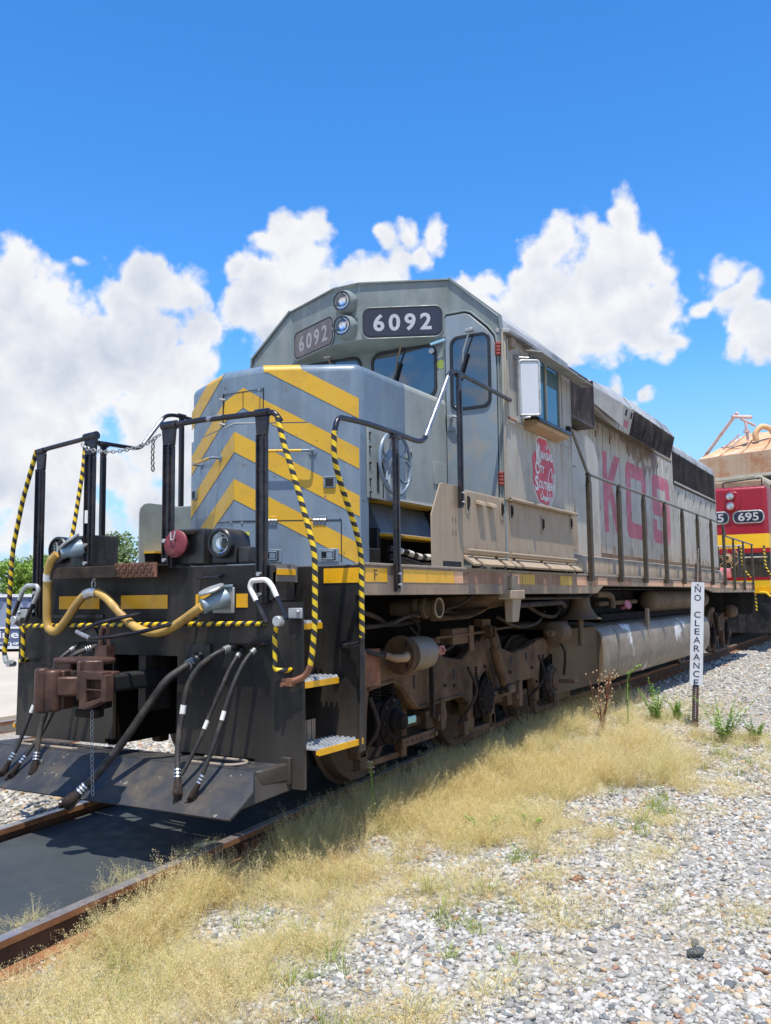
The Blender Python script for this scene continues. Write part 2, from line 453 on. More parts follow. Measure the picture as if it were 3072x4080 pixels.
M['woodsill'] = mat('bare_brown_armrest', (0.38, 0.24, 0.13), 0.6, var=0.1, dirt=((0.2, 0.12, 0.06), 0.5, 6.0))
M['teal'] = mat('teal_wire_tag', (0.30, 0.50, 0.42), 0.6, var=0.1)

def glass(name, tint, ior=2.3, rough=0.03):
    m = bpy.data.materials.new(name)
    m.use_nodes = True
    p = m.node_tree.nodes['Principled BSDF']
    p.inputs['Base Color'].default_value = (*tint, 1)
    p.inputs['Roughness'].default_value = rough
    p.inputs['IOR'].default_value = ior
    nz = m.node_tree.nodes.new('ShaderNodeTexNoise')
    nz.inputs['Scale'].default_value = 1.3
    b = m.node_tree.nodes.new('ShaderNodeBump')
    b.inputs['Strength'].default_value = 0.04
    m.node_tree.links.new(nz.outputs[0], b.inputs['Height'])
    m.node_tree.links.new(b.outputs[0], p.inputs['Normal'])
    return m
M['glass'] = glass('cab_window_glass', (0.02, 0.028, 0.032))
M['tealglass'] = glass('teal_side_window_glass', (0.03, 0.12, 0.16), 1.8)
M['mirrorbody'] = mat('pale_mirror_back', (0.55, 0.58, 0.62), 0.3, var=0.03)

def tape_mat(name, dirt=0.3):
    m = bpy.data.materials.new(name)
    m.use_nodes = True
    t = m.node_tree
    N, L = t.nodes, t.links
    p = N['Principled BSDF']
    uv = N.new('ShaderNodeTexCoord').outputs['UV']
    sp = N.new('ShaderNodeSeparateXYZ')
    L.new(uv, sp.inputs[0])
    a = N.new('ShaderNodeMath'); a.operation = 'ADD'
    L.new(sp.outputs['X'], a.inputs[0]); L.new(sp.outputs['Y'], a.inputs[1])
    f = N.new('ShaderNodeMath'); f.operation = 'FRACT'
    L.new(a.outputs[0], f.inputs[0])
    g = N.new('ShaderNodeMath'); g.operation = 'GREATER_THAN'; g.inputs[1].default_value = 0.5
    L.new(f.outputs[0], g.inputs[0])
    nz = N.new('ShaderNodeTexNoise'); nz.inputs['Scale'].default_value = 18; nz.inputs['Detail'].default_value = 6
    L.new(N.new('ShaderNodeTexCoord').outputs['Object'], nz.inputs['Vector'])
    r = N.new('ShaderNodeMapRange')
    L.new(nz.outputs[0], r.inputs[0])
    r.inputs[1].default_value = 0.55; r.inputs[2].default_value = 0.7; r.inputs[3].default_value = 0; r.inputs[4].default_value = dirt
    y = N.new('ShaderNodeMix'); y.data_type = 'RGBA'
    L.new(r.outputs[0], y.inputs['Factor'])
    y.inputs['A'].default_value = (0.74, 0.50, 0.01, 1); y.inputs['B'].default_value = (0.2, 0.14, 0.05, 1)
    c = N.new('ShaderNodeMix'); c.data_type = 'RGBA'
    L.new(g.outputs[0], c.inputs['Factor'])
    c.inputs['A'].default_value = (0.02, 0.02, 0.022, 1)
    L.new(y.outputs['Result'], c.inputs['B'])
    L.new(c.outputs['Result'], p.inputs['Base Color'])
    p.inputs['Roughness'].default_value = 0.42
    return m
M['tape'] = tape_mat('black_and_yellow_tape', 0.5)

# ------------------------------------------------------------------ mesh helpers
class MB:
    def __init__(s):
        s.v = []; s.f = []; s.uv = []; s.mi = []; s.cur = 0
    def add(s, vs, fs, uvs=None):
        b = len(s.v)
        s.v += [tuple(x) for x in vs]
        for k, q in enumerate(fs):
            s.f.append(tuple(b + i for i in q))
            s.uv.append(uvs[k] if uvs else None)
            s.mi.append(s.cur)
        return s
    def box(s, x0, x1, y0, y1, z0, z1):
        v = [(x, y, z) for z in (z0, z1) for y in (y0, y1) for x in (x0, x1)]
        return s.add(v, [(0, 2, 3, 1), (4, 5, 7, 6), (0, 1, 5, 4), (2, 6, 7, 3), (0, 4, 6, 2), (1, 3, 7, 5)])
    def hexa(s, b, t):
        """bottom quad and top quad, both counter-clockwise seen from above"""
        return s.add(list(b) + list(t), [(3, 2, 1, 0), (4, 5, 6, 7), (0, 1, 5, 4), (1, 2, 6, 5), (2, 3, 7, 6), (3, 0, 4, 7)])
    def bar(s, a, b, w, h, up=(0, 0, 1)):
        a = Vector(a); b = Vector(b)
        d = (b - a).normalized()
        u = Vector(up)
        sd = d.cross(u)
        if sd.length < 1e-4:
            sd = d.cross(Vector((1, 0, 0)))
        sd.normalize()
        u = sd.cross(d)
        sd *= w / 2; u = u * h / 2
        v = [a - sd - u, a + sd - u, a + sd + u, a - sd + u, b - sd - u, b + sd - u, b + sd + u, b - sd + u]
        return s.add(v, [(0, 1, 2, 3), (7, 6, 5, 4), (0, 4, 5, 1), (1, 5, 6, 2), (2, 6, 7, 3), (3, 7, 4, 0)])
    def tube(s, pts, r, n=10, cap=True, pitch=0.078):
        pts = [Vector(p) for p in pts]
        rr = r if isinstance(r, (list, tuple)) else [r] * len(pts)
        ring = []; L = 0
        prev = None
        acc = [0]
        for i in range(1, len(pts)):
            L += (pts[i] - pts[i - 1]).length
            acc.append(L)
        for i, p in enumerate(pts):
            if i == 0: d = pts[1] - p
            elif i == len(pts) - 1: d = p - pts[i - 1]
            else: d = (pts[i + 1] - p).normalized() + (p - pts[i - 1]).normalized()
            d.normalize()
            if prev is None:
                a = d.cross(Vector((0, 0, 1)))
                if a.length < 1e-3: a = d.cross(Vector((1, 0, 0)))
                a.normalize()
            else:
                a = prev - d * prev.dot(d)
                a.normalize()
            prev = a
            b = d.cross(a)
            ring.append([p + (a * math.cos(2 * PI * k / n) + b * math.sin(2 * PI * k / n)) * rr[i] for k in range(n)])
        vs = [q for g in ring for q in g]
        fs = []; uvs = []
        for i in range(len(pts) - 1):
            for k in range(n):
                k2 = (k + 1) % n
                fs.append((i * n + k, i * n + k2, (i + 1) * n + k2, (i + 1) * n + k))
                u0, u1 = k / n, (k + 1) / n
                uvs.append(((u0, acc[i] / pitch), (u1, acc[i] / pitch), (u1, acc[i + 1] / pitch), (u0, acc[i + 1] / pitch)))
        if cap:
            fs.append(tuple(range(n - 1, -1, -1))); uvs.append(None)
            fs.append(tuple((len(pts) - 1) * n + k for k in range(n))); uvs.append(None)
        return s.add(vs, fs, uvs)
    def cyl(s, a, b, r, n=16, r2=None):
        return s.tube([a, b], [r, r if r2 is None else r2], n)
    def lathe(s, o, ax, prof, n=24, caps=(True, True)):
        """prof: (distance along axis, radius)"""
        o = Vector(o); ax = Vector(ax).normalized()
        a = ax.cross(Vector((0, 0, 1)))
        if a.length < 1e-3: a = Vector((1, 0, 0))
        a.normalize(); b = ax.cross(a)
        vs = [o + ax * t + (a * math.cos(2 * PI * k / n) + b * math.sin(2 * PI * k / n)) * r for t, r in prof for k in range(n)]
        fs = []
        for i in range(len(prof) - 1):
            for k in range(n):
                k2 = (k + 1) % n
                fs.append((i * n + k, i * n + k2, (i + 1) * n + k2, (i + 1) * n + k))
        if caps[0]: fs.append(tuple(range(n - 1, -1, -1)))
        if caps[1]: fs.append(tuple((len(prof) - 1) * n + k for k in range(n)))
        return s.add(vs, fs)
    def prism(s, poly, ax, a, b):
        """poly in the two other axes (in x,y,z order), extruded along ax from a to b"""
        def P(q, t):
            return {'x': (t, q[0], q[1]), 'y': (q[0], t, q[1]), 'z': (q[0], q[1], t)}[ax]
        n = len(poly)
        vs = [P(q, a) for q in poly] + [P(q, b) for q in poly]
        fs = [tuple(range(n - 1, -1, -1)), tuple(range(n, 2 * n))]
        fs += [(i, (i + 1) % n, n + (i + 1) % n, n + i) for i in range(n)]
        return s.add(vs, fs)
    def slab(s, pts, off):
        """planar polygon of 3D points thickened by vector off"""
        n = len(pts); o = Vector(off)
        vs = [Vector(p) for p in pts] + [Vector(p) + o for p in pts]
        fs = [tuple(range(n - 1, -1, -1)), tuple(range(n, 2 * n))]
        fs += [(i, (i + 1) % n, n + (i + 1) % n, n + i) for i in range(n)]
        return s.add(vs, fs)

ROOTLOC = {}
def objs(name, mb, m, parent=None, **k):
    """one object for every separate piece of the mesh"""
    par = list(range(len(mb.v)))
    def find(a):
        while par[a] != a:
            par[a] = par[par[a]]; a = par[a]
        return a
    for f in mb.f:
        for i in f[1:]: par[find(i)] = find(f[0])
    groups = {}
    for fi, f in enumerate(mb.f): groups.setdefault(find(f[0]), []).append(fi)
    out = []
    for g in groups.values():
        q = MB(); ix = {}
        for fi in g:
            for i in mb.f[fi]:
                if i not in ix: ix[i] = len(q.v); q.v.append(mb.v[i])
            q.f.append(tuple(ix[i] for i in mb.f[fi])); q.uv.append(mb.uv[fi]); q.mi.append(mb.mi[fi])
        out.append(obj(name, q, m, parent, **k))
    return out
def _despec():
    for k, v in dict(box=0.12, truck=0.1, truckdark=0.2, under=0.1, sillgrey=0.12, tank=0.3, tankend=0.1, hood=0.25, cab=0.25, hoodtop=0.3, strippink=0.15, stripdirty=0.15, deck=0.1, plate=0.3, wheel=0.3, railside=0.1, tie=0.1, coupler=0.35, soot=0.2, plow=0.35, browgrey=0.35, nosegrey=0.35).items():
        M[k].node_tree.nodes['Principled BSDF'].inputs['Specular IOR Level'].default_value = v
_despec()
def obj(name, mb, m, parent=None, bevel=0.0, seg=2, smooth=False, label=None, fixn=True):
    me = bpy.data.meshes.new(name)
    me.from_pydata(mb.v, [], mb.f)
    if any(u for u in mb.uv):
        uvl = me.uv_layers.new(name='UVMap')
        k = 0
        for fi, q in enumerate(mb.f):
            u = mb.uv[fi]
            for j in range(len(q)):
                if u: uvl.data[k].uv = u[j]
                k += 1
    if isinstance(m, (list, tuple)):
        for x in m: me.materials.append(x)
        for i, p in enumerate(me.polygons): p.material_index = mb.mi[i]
    else:
        me.materials.append(m)
    if fixn:
        bm = bmesh.new(); bm.from_mesh(me)
        bmesh.ops.recalc_face_normals(bm, faces=bm.faces)
        bm.to_mesh(me); bm.free()
    if smooth:
        for p in me.polygons: p.use_smooth = True
        try:
            me.set_sharp_from_angle(angle=R(38))
        except Exception:
            pass
    o = bpy.data.objects.new(name, me)
    COL.objects.link(o)
    if bevel:
        b = o.modifiers.new('bevel', 'BEVEL')
        b.width = bevel; b.segments = seg; b.limit_method = 'ANGLE'; b.angle_limit = R(30)
        b.harden_normals = False
        for p in me.polygons: p.use_smooth = True
        try:
            me.set_sharp_from_angle(angle=R(60))
        except Exception:
            pass
    if parent is not None: setp(o, parent)
    if label: o['label'] = label
    return o
def wloc(o):
    l = Vector(o.location)
    while o.parent is not None:
        break
    return ROOTLOC.get(o.name, Vector((0, 0, 0)))
def setp(o, parent):
    o.parent = parent
    o.matrix_parent_inverse = Matrix.Translation(-ROOTLOC.get(parent.name, Vector((0, 0, 0))))
def tag(o, label, cat, group=None, kind=None):
    if label: o['label'] = label
    if cat: o['category'] = cat
    if group: o['group'] = group
    if kind: o['kind'] = kind
    return o
def thing(name, loc, label, cat, group=None):
    o = bpy.data.objects.new(name, None)
    o.empty_display_size = 0.2
    COL.objects.link(o)
    o.location = loc
    ROOTLOC[o.name] = Vector(loc)
    return tag(o, label, cat, group)
def curve(pts, k=6):
    """catmull-rom through the points"""
    P = [Vector(p) for p in pts]
    P = [P[0] * 2 - P[1]] + P + [P[-1] * 2 - P[-2]]
    out = []
    for i in range(1, len(P) - 2):
        for j in range(k):
            t = j / k
            a, b, c, d = P[i - 1], P[i], P[i + 1], P[i + 2]
            out.append(0.5 * ((2 * b) + (c - a) * t + (2 * a - 5 * b + 4 * c - d) * t * t + (3 * b - a - 3 * c + d) * t ** 3))
    out.append(P[-2])
    return out
def fillet(pts, r, k=4):
    """round the corners of a polyline"""
    P = [Vector(p) for p in pts]
    out = [P[0]]
    for i in range(1, len(P) - 1):
        a = (P[i - 1] - P[i]); b = (P[i + 1] - P[i])
        q = min(r, a.length * 0.45, b.length * 0.45)
        s0 = P[i] + a.normalized() * q; s1 = P[i] + b.normalized() * q
        for j in range(k + 1):
            t = j / k
            out.append(s0 * (1 - t) ** 2 + P[i] * 2 * t * (1 - t) + s1 * t * t)
    out.append(P[-1])
    return out
def text_mb(body, o, xd, zd, height, width=None, thick=0.003, bold=0.0, spacing=1.0, align='LEFT'):
    """flat lettering in the frame (o, xd, zd); height of a capital letter"""
    c = bpy.data.curves.new('lettering', 'FONT')
    c.body = body; c.size = 1.0; c.offset = bold; c.space_character = spacing; c.resolution_u = 3
    to = bpy.data.objects.new('lettering_tmp', c)
    COL.objects.link(to)
    dg = bpy.context.evaluated_depsgraph_get()
    me = bpy.data.meshes.new_from_object(to.evaluated_get(dg))
    vs = [v.co.copy() for v in me.vertices]
    fs = [tuple(p.vertices) for p in me.polygons]
    bpy.data.objects.remove(to); bpy.data.curves.remove(c); bpy.data.meshes.remove(me)
    x0 = min(v.x for v in vs); x1 = max(v.x for v in vs)
    s = height / 0.70
    sx = s if width is None else width / (x1 - x0)
    sh = {'LEFT': -x0, 'CENTER': -(x0 + x1) / 2}[align]
    o = Vector(o); xd = Vector(xd).normalized(); zd = Vector(zd).normalized()
    nd = xd.cross(zd)
    mb = MB()
    mb.add([o + xd * ((v.x + sh) * sx) + zd * (v.y * s) + nd * thick for v in vs], fs)
    return mb
def rrect(w, h, r, k=4):
    """rounded rectangle outline, centred"""
    out = []
    for cx, cy, a0 in ((w / 2 - r, h / 2 - r, 0), (-w / 2 + r, h / 2 - r, 90), (-w / 2 + r, -h / 2 + r, 180), (w / 2 - r, -h / 2 + r, 270)):
        for j in range(k + 1):
            a = R(a0 + 90 * j / k)
            out.append((cx + r * math.cos(a), cy + r * math.sin(a)))
    return out
# ================================================================== SETTING
def sstep(a, b, v):
    t = max(0.0, min(1.0, (v - a) / (b - a)))
    return t * t * (3 - 2 * t)
def railz(y):
    return -0.20 + 0.043 * max(-6.0, min(5.4, y))
def railz_l(y):
    return railz(y) + 0.075 * (1 - sstep(1.0, 5.0, y))
def ground_h(x, y):
    a = abs(x)
    w = sstep(1.25, 2.7, a)
    near = railz(y) - 0.185 - 0.02 * sstep(0.9, 1.4, a)
    far = -0.29
    h = near * (1 - w) + far * w
    h += 0.02 * noise.noise(Vector((x * 0.7, y * 0.7, 0))) + 0.006 * noise.noise(Vector((x * 5, y * 5, 3)))
    return h

def axis(lo, hi, dense_lo, dense_hi, step, grow=1.35):
    v = [dense_lo + i * step for i in range(int((dense_hi - dense_lo) / step) + 1)]
    s = step; x = v[-1]
    while x < hi:
        s *= grow; x += s; v.append(min(x, hi))
    s = step; x = v[0]; pre = []
    while x > lo:
        s *= grow; x -= s; pre.append(max(x, lo))
    return pre[::-1] + v
xs = axis(-900, 900, -5.0, 6.5, 0.14)
ys = axis(-700, 1500, -6.0, 14.0, 0.14)
mb = MB()
vs = [(x, y, ground_h(x, y)) for y in ys for x in xs]
nx = len(xs)
fs = [(j * nx + i, j * nx + i + 1, (j + 1) * nx + i + 1, (j + 1) * nx + i) for j in range(len(ys) - 1) for i in range(nx - 1)]
mb.add(vs, fs)

def gravel_mat():
    m = bpy.data.materials.new('white_gravel')
    m.use_nodes = True
    t = m.node_tree; N, L = t.nodes, t.links
    p = N['Principled BSDF']
    co = N.new('ShaderNodeTexCoord').outputs['Object']
    def vor(scale, feat='F1'):
        v = N.new('ShaderNodeTexVoronoi'); v.feature = feat
        v.inputs['Scale'].default_value = scale
        L.new(co, v.inputs['Vector'])
        return v
    v = vor(34)
    sp = N.new('ShaderNodeSeparateColor')
    L.new(v.outputs['Color'], sp.inputs[0])
    cr = N.new('ShaderNodeValToRGB')
    cr.color_ramp.interpolation = 'CONSTANT'
    e = cr.color_ramp.elements
    cols = [(0, (0.36, 0.345, 0.31)), (0.25, (0.43, 0.41, 0.375)), (0.5, (0.29, 0.28, 0.25)), (0.66, (0.39, 0.34, 0.27)),
            (0.75, (0.48, 0.46, 0.43)), (0.88, (0.16, 0.16, 0.155)), (0.95, (0.42, 0.29, 0.16))]
    e[0].position = 0; e[0].color = (*cols[0][1], 1)
    e[1].position = cols[1][0]; e[1].color = (*cols[1][1], 1)
    for q, c in cols[2:]:
        k = e.new(q); k.color = (*c, 1)
    L.new(sp.outputs[0], cr.inputs[0])
    # darker tone along the gaps between stones
    g = N.new('ShaderNodeMapRange'); g.inputs[1].default_value = 0.0; g.inputs[2].default_value = 0.14
    v2 = vor(34, 'DISTANCE_TO_EDGE')
    L.new(v2.outputs['Distance'], g.inputs[0])
    mx = N.new('ShaderNodeMix'); mx.data_type = 'RGBA'
    L.new(g.outputs[0], mx.inputs['Factor'])
    mx.inputs['A'].default_value = (0.17, 0.155, 0.135, 1)
    L.new(cr.outputs[0], mx.inputs['B'])
    # yellowish grit and plain concrete far to the left
    nz = N.new('ShaderNodeTexNoise'); nz.inputs['Scale'].default_value = 0.5; nz.inputs['Detail'].default_value = 6
    L.new(co, nz.inputs['Vector'])
    nr = N.new('ShaderNodeMapRange'); nr.inputs[1].default_value = 0.42; nr.inputs[2].default_value = 0.7
    nr.inputs[3].default_value = 0; nr.inputs[4].default_value = 0.75
    L.new(nz.outputs[0], nr.inputs[0])
    m2 = N.new('ShaderNodeMix'); m2.data_type = 'RGBA'
    L.new(nr.outputs[0], m2.inputs['Factor'])
    L.new(mx.outputs['Result'], m2.inputs['A'])
    m2.inputs['B'].default_value = (0.33, 0.28, 0.205, 1)
    sx = N.new('ShaderNodeSeparateXYZ'); L.new(co, sx.inputs[0])
    xr = N.new('ShaderNodeMapRange'); xr.inputs[1].default_value = -6.2; xr.inputs[2].default_value = -6.5
    L.new(sx.outputs['X'], xr.inputs[0])
    m3 = N.new('ShaderNodeMix'); m3.data_type = 'RGBA'
    L.new(xr.outputs[0], m3.inputs['Factor'])
    L.new(m2.outputs['Result'], m3.inputs['A'])
    m3.inputs['B'].default_value = (0.50, 0.44, 0.35, 1)
    L.new(m3.outputs['Result'], p.inputs['Base Color'])
    p.inputs['Roughness'].default_value = 0.85
    b = N.new('ShaderNodeBump'); b.inputs['Strength'].default_value = 0.9; b.inputs['Distance'].default_value = 0.012
    L.new(v.outputs['Distance'], b.inputs['Height']); b.invert = True
    L.new(b.outputs[0], p.inputs['Normal'])
    return m
g = obj('ground', mb, gravel_mat(), smooth=True, fixn=False)
g['kind'] = 'structure'

# ------------------------------------------------------------------ track
def rail_profile():
    # (across, up) from head top, foot at -0.186
    return [(-0.036, -0.004), (-0.032, 0), (0.032, 0), (0.036, -0.004), (0.037, -0.04), (0.010, -0.055), (0.009, -0.150),
            (0.076, -0.172), (0.076, -0.186), (-0.076, -0.186), (-0.076, -0.172), (-0.009, -0.150), (-0.010, -0.055), (-0.037, -0.04)]
def rail_mb(xc, zf, y0=-9.0, y1=60.0, step=0.6):
    prof = rail_profile()
    mb = MB()
    yl = []
    y = y0
    while y < y1:
        yl.append(y); y += step if y < 8 else 6
    yl.append(y1)
    n = len(prof)
    vs = [(xc + a, y, zf(y) + b) for y in yl for a, b in prof]
    mb.v = vs
    for i in range(len(yl) - 1):
        for k in range(n):
            k2 = (k + 1) % n
            mb.f.append((i * n + k, (i + 1) * n + k, (i + 1) * n + k2, i * n + k2))
            mb.uv.append(None); mb.mi.append(1 if k in (0, 1, 2) else (2 if k in (4, 5, 10, 11, 12) else 0))
    return mb
XR = 0.7175 + 0.036
track = thing('railway_track', (0, 0, -0.4), 'rusty railway track running under the grey locomotive', 'railway track')
ra_ = obj('rail', rail_mb(XR, railz), [M['railside'], M['railtop'], M['railweb']], track, label='right rail with rust brown head and foot')
rb_ = obj('rail', rail_mb(-XR, railz_l), [M['railside'], M['railtop'], M['railweb']], track, label='left rail with a polished bright head')
y = -6.0
while y < 24:
    if y < -2.6 or y > 7:
        pass
    mb = MB().box(-1.3, 1.3, y - 0.115, y + 0.115, railz(y) - 0.40, railz(y) - 0.212)
    obj('tie', mb, M['tie'], track)
    for sx in (XR, -XR):
        zz = (railz if sx > 0 else railz_l)(y)
        mb = MB().box(sx - 0.17, sx + 0.17, y - 0.09, y + 0.09, zz - 0.206, zz - 0.1885)
        for k in (-1, 1):
            for q in (-0.05, 0.05):
                mb.box(sx + k * 0.09 - 0.015, sx + k * 0.09 + 0.015, y + q - 0.012, y + q + 0.012, zz - 0.19, zz - 0.163)
        obj('tie_plate', mb, M['rust'], track, bevel=0.003, seg=1)
    y += 0.52
# joint bar with square nuts, on the outer side of the right rail just ahead of the first wheel
mb = MB().box(XR + 0.011, XR + 0.05, 0.15, 0.85, -0.345, -0.255)
obj('joint_bar', mb, M['rust'], track, bevel=0.006)
for k in range(4):
    yy = 0.24 + k * 0.17
    obj('bolt', MB().cyl((XR + 0.05, yy, -0.27), (XR + 0.085, yy, -0.27), 0.024, 6), M['railside'], track)
# side guard angle lying along the right rail
mb = MB()
for (a, b) in ((-5.0, -1.4), (-1.38, -0.15)):
    z0 = railz(a) - 0.178; z1 = railz(b) - 0.178
    mb.hexa([(0.86, a, z0 - 0.02), (1.00, a, z0 - 0.03), (1.00, b, z1 - 0.03), (0.86, b, z1 - 0.02)],
            [(0.86, a, z0 + 0.012), (1.00, a, z0 - 0.008), (1.00, b, z1 - 0.008), (0.86, b, z1 + 0.012)])
obj('guard_angle', mb, M['railside'], track, bevel=0.004)
# dark spill pan between the rails
mb = MB()
for k in range(20):
    a = -7.0 + k * 0.55; b = a + 0.55
    if b > 3.8: break
    mb.hexa([(-0.665, a, railz_l(a) - 0.12), (0.665, a, railz(a) - 0.12), (0.665, b, railz(b) - 0.12), (-0.665, b, railz_l(b) - 0.12)],
            [(-0.665, a, railz_l(a) - 0.075), (0.665, a, railz(a) - 0.055), (0.665, b, railz(b) - 0.055), (-0.665, b, railz_l(b) - 0.075)])
mb2 = MB()
yl = [-7.0 + 0.5 * k for k in range(22)]
vs = []
for a in yl:
    vs += [(-0.67, a, railz_l(a) - 0.075), (0, a, (railz_l(a) + railz(a)) / 2 - 0.085), (0.67, a, railz(a) - 0.06)]
vs += [(v[0], v[1], v[2] - 0.06) for v in vs]
n = len(yl) * 3
fs = []
for i in range(len(yl) - 1):
    for k in (0, 1):
        q = i * 3 + k
        fs.append((q, q + 1, q + 4, q + 3))
        fs.append((n + q + 3, n + q + 4, n + q + 1, n + q))
    fs.append((i * 3, i * 3 + 3, n + i * 3 + 3, n + i * 3))
    fs.append((i * 3 + 2, n + i * 3 + 2, n + i * 3 + 5, i * 3 + 5))
mb2.add(vs, fs)
pan = obj('track_pan', mb2, M['mat_dark'], smooth=True)
tag(pan, 'flat blue black drip pan lying between the rails before the locomotive', 'track pan')

# ================================================================== LOCOMOTIVE
ZD = 1.67      # deck
LOCO = thing('locomotive', (0, 9.9, 0.0), 'grey six axle locomotive numbered 6092 with yellow chevrons on its nose', 'locomotive')

# ---- underframe
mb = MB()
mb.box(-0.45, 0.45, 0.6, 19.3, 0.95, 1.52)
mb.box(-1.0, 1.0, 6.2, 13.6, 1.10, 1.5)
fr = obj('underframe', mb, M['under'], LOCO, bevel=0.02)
mb = MB()
mb.prism([(-1.16, 0.03), (1.16, 0.03), (1.16, 0.25), (1.0, 0.25), (1.0, 0.52), (1.54, 0.52), (1.54, 19.75), (-1.54, 19.75), (-1.54, 0.52), (-1.0, 0.52), (-1.0, 0.25), (-1.16, 0.25)], 'z', 1.55, ZD)
obj('deck', mb, M['deck'], LOCO)
# side sills, with the raised middle over the tank
for s in (1, -1):
    prof = [(0.52, 1.45), (6.10, 1.45), (6.38, 1.545), (12.88, 1.545), (14.1, 1.45), (19.8, 1.45), (19.8, 1.662), (0.52, 1.662)]
    mb = MB().prism(prof, 'x', s * 1.52, s * 1.558)
    so = obj('side_sill', mb, M['sillgrey'], LOCO, bevel=0.004)
    mb = MB()
    mb.box(min(s * 1.50, s * 1.57), max(s * 1.50, s * 1.57), 0.50, 19.8, ZD - 0.008, ZD + 0.012)
    obj('deck_edge', mb, M['decktop'], LOCO, bevel=0.004)
# coloured strip pieces along the sill, front ones clean, later ones dirty then pink
segs = [(0.54, 0.85, 'tapeyellow'), (1.10, 1.49, 'tapeyellow'), (1.50, 1.83, 'tapeyellow'), (1.84, 1.99, 'tapeyellow'), (2.0, 2.17, 'strippink'),
        (2.18, 2.62, 'stripdirty'), (2.64, 3.10, 'stripdirty'), (3.30, 3.50, 'strippink'), (3.51, 3.56, 'stripold'), (3.58, 3.92, 'stripold'), (3.94, 4.45, 'stripdirty'), (4.47, 4.70, 'stripdirty'),
        (4.72, 5.14, 'stripold'), (5.30, 5.66, 'strippink'), (5.86, 6.12, 'stripdirty'), (6.14, 6.55, 'strippink'), (6.56, 7.02, 'stripdirty')]
y = 7.2
k = 0
while y < 19.5:
    l = 0.55 + 0.2 * ((k * 7) % 3)
    if not (8.3 < y + l and y < 8.5):
        segs.append((y, min(y + l, 19.6), 'strippink' if k % 3 else 'stripdirty'))
    y += l + 0.1; k += 1
for a, b, mm in segs:
    zb = 1.555 if (6.1 < a < 13) else 1.545
    obj('reflective_strip', MB().box(1.557, 1.5605, a, b, zb, 1.645), M[mm], LOCO)
obj('letter_mark', text_mb('F', (1.5605, 0.66, 1.56), (0, 1, 0), (0, 0, 1), 0.075, width=0.045, thick=0.002, bold=0.004), M['black'], LOCO)

# ---- front end plate with steps cut beside it
mb = MB()
t = 0.03
outer = [(-1.42, 0.36), (-1.42, 1.385), (-1.165, 1.385), (-1.165, 1.61), (-1.12, 1.665), (1.10, 1.665), (1.155, 1.61), (1.155, 1.41), (1.385, 1.41), (1.405, 0.19), (1.22, 0.19), (1.22, 0.34)]
# plate pieces round the coupler pocket and the two wheel-side openings
def plate(pts, y0=0.0, y1=0.03):
    mb.prism(pts, 'y', y0, y1)
plate([(-1.165, 1.03), (-0.60, 1.03), (-0.60, 1.665), (-1.12, 1.665), (-1.165, 1.61)])
plate([(-1.42, 1.03), (-1.165, 1.03), (-1.165, 1.385), (-1.42, 1.385)])
plate([(-0.60, 1.03), (0.26, 1.03), (0.26, 1.665), (-0.60, 1.665)])
plate([(0.26, 1.03), (1.155, 1.03), (1.155, 1.61), (1.10, 1.665), (0.26, 1.665)])
plate([(1.155, 1.03), (1.39, 1.03), (1.385, 1.41), (1.155, 1.41)])
plate([(-1.43, 0.36), (-0.42, 0.36), (-0.42, 1.03), (-1.42, 1.03)])
plate([(-0.42, 0.40), (-0.34, 0.40), (-0.34, 1.03), (-0.42, 1.03)])
plate([(-0.02, 0.63), (0.05, 0.63), (0.05, 1.03), (-0.02, 1.03)], -0.06, 0.2)
plate([(0.30, 0.36), (1.405, 0.36), (1.39, 1.03), (0.30, 1.03)])
plate([(1.0, 0.19), (1.405, 0.19), (1.405, 0.36), (1.0, 0.36)])
ep = obj('end_plate', mb, M['plate'], LOCO)
# inner pocket behind the coupler
mb = MB()
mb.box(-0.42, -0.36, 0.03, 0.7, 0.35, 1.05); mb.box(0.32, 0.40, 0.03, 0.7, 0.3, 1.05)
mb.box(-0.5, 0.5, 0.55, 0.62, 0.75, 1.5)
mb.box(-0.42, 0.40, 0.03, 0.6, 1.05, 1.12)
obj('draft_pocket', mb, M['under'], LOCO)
mb = MB()
mb.box(-1.30, -0.45, -0.012, 0.0, 1.30, 1.33).box(0.9, 1.12, -0.012, 0.0, 1.12, 1.14)
mb.prism([(-0.7, 1.28), (-0.58, 1.28), (-0.45, 1.10), (-0.62, 1.10)], 'y', -0.012, 0.0)
mb.box(1.13, 1.155, -0.02, 0.25, 1.42, 1.66)
obj('plate_rib', mb, M['black'], LOCO, bevel=0.004)
for a, b in ((-0.95, -0.50), (-0.27, 0.20), (0.47, 0.62), (0.84, 0.94)):
    obj('yellow_patch', MB().box(a, b, -0.004, -0.0005, 1.37 if a != 0.84 else 1.375, 1.47), M['tapeyellow'], LOCO)
# drop-step / anti-climber shelf between the posts
mb = MB()
mb.box(-0.96, 0.26, -0.16, 0.02, 1.672, 1.69)
mb.box(-0.90, 0.22, -0.17, -0.155, 1.60, 1.688)
mb.box(-0.95, 0.24, -0.10, 0.0, 1.655, 1.675)
obj('end_shelf', mb, M['truckdark'], LOCO, bevel=0.005)
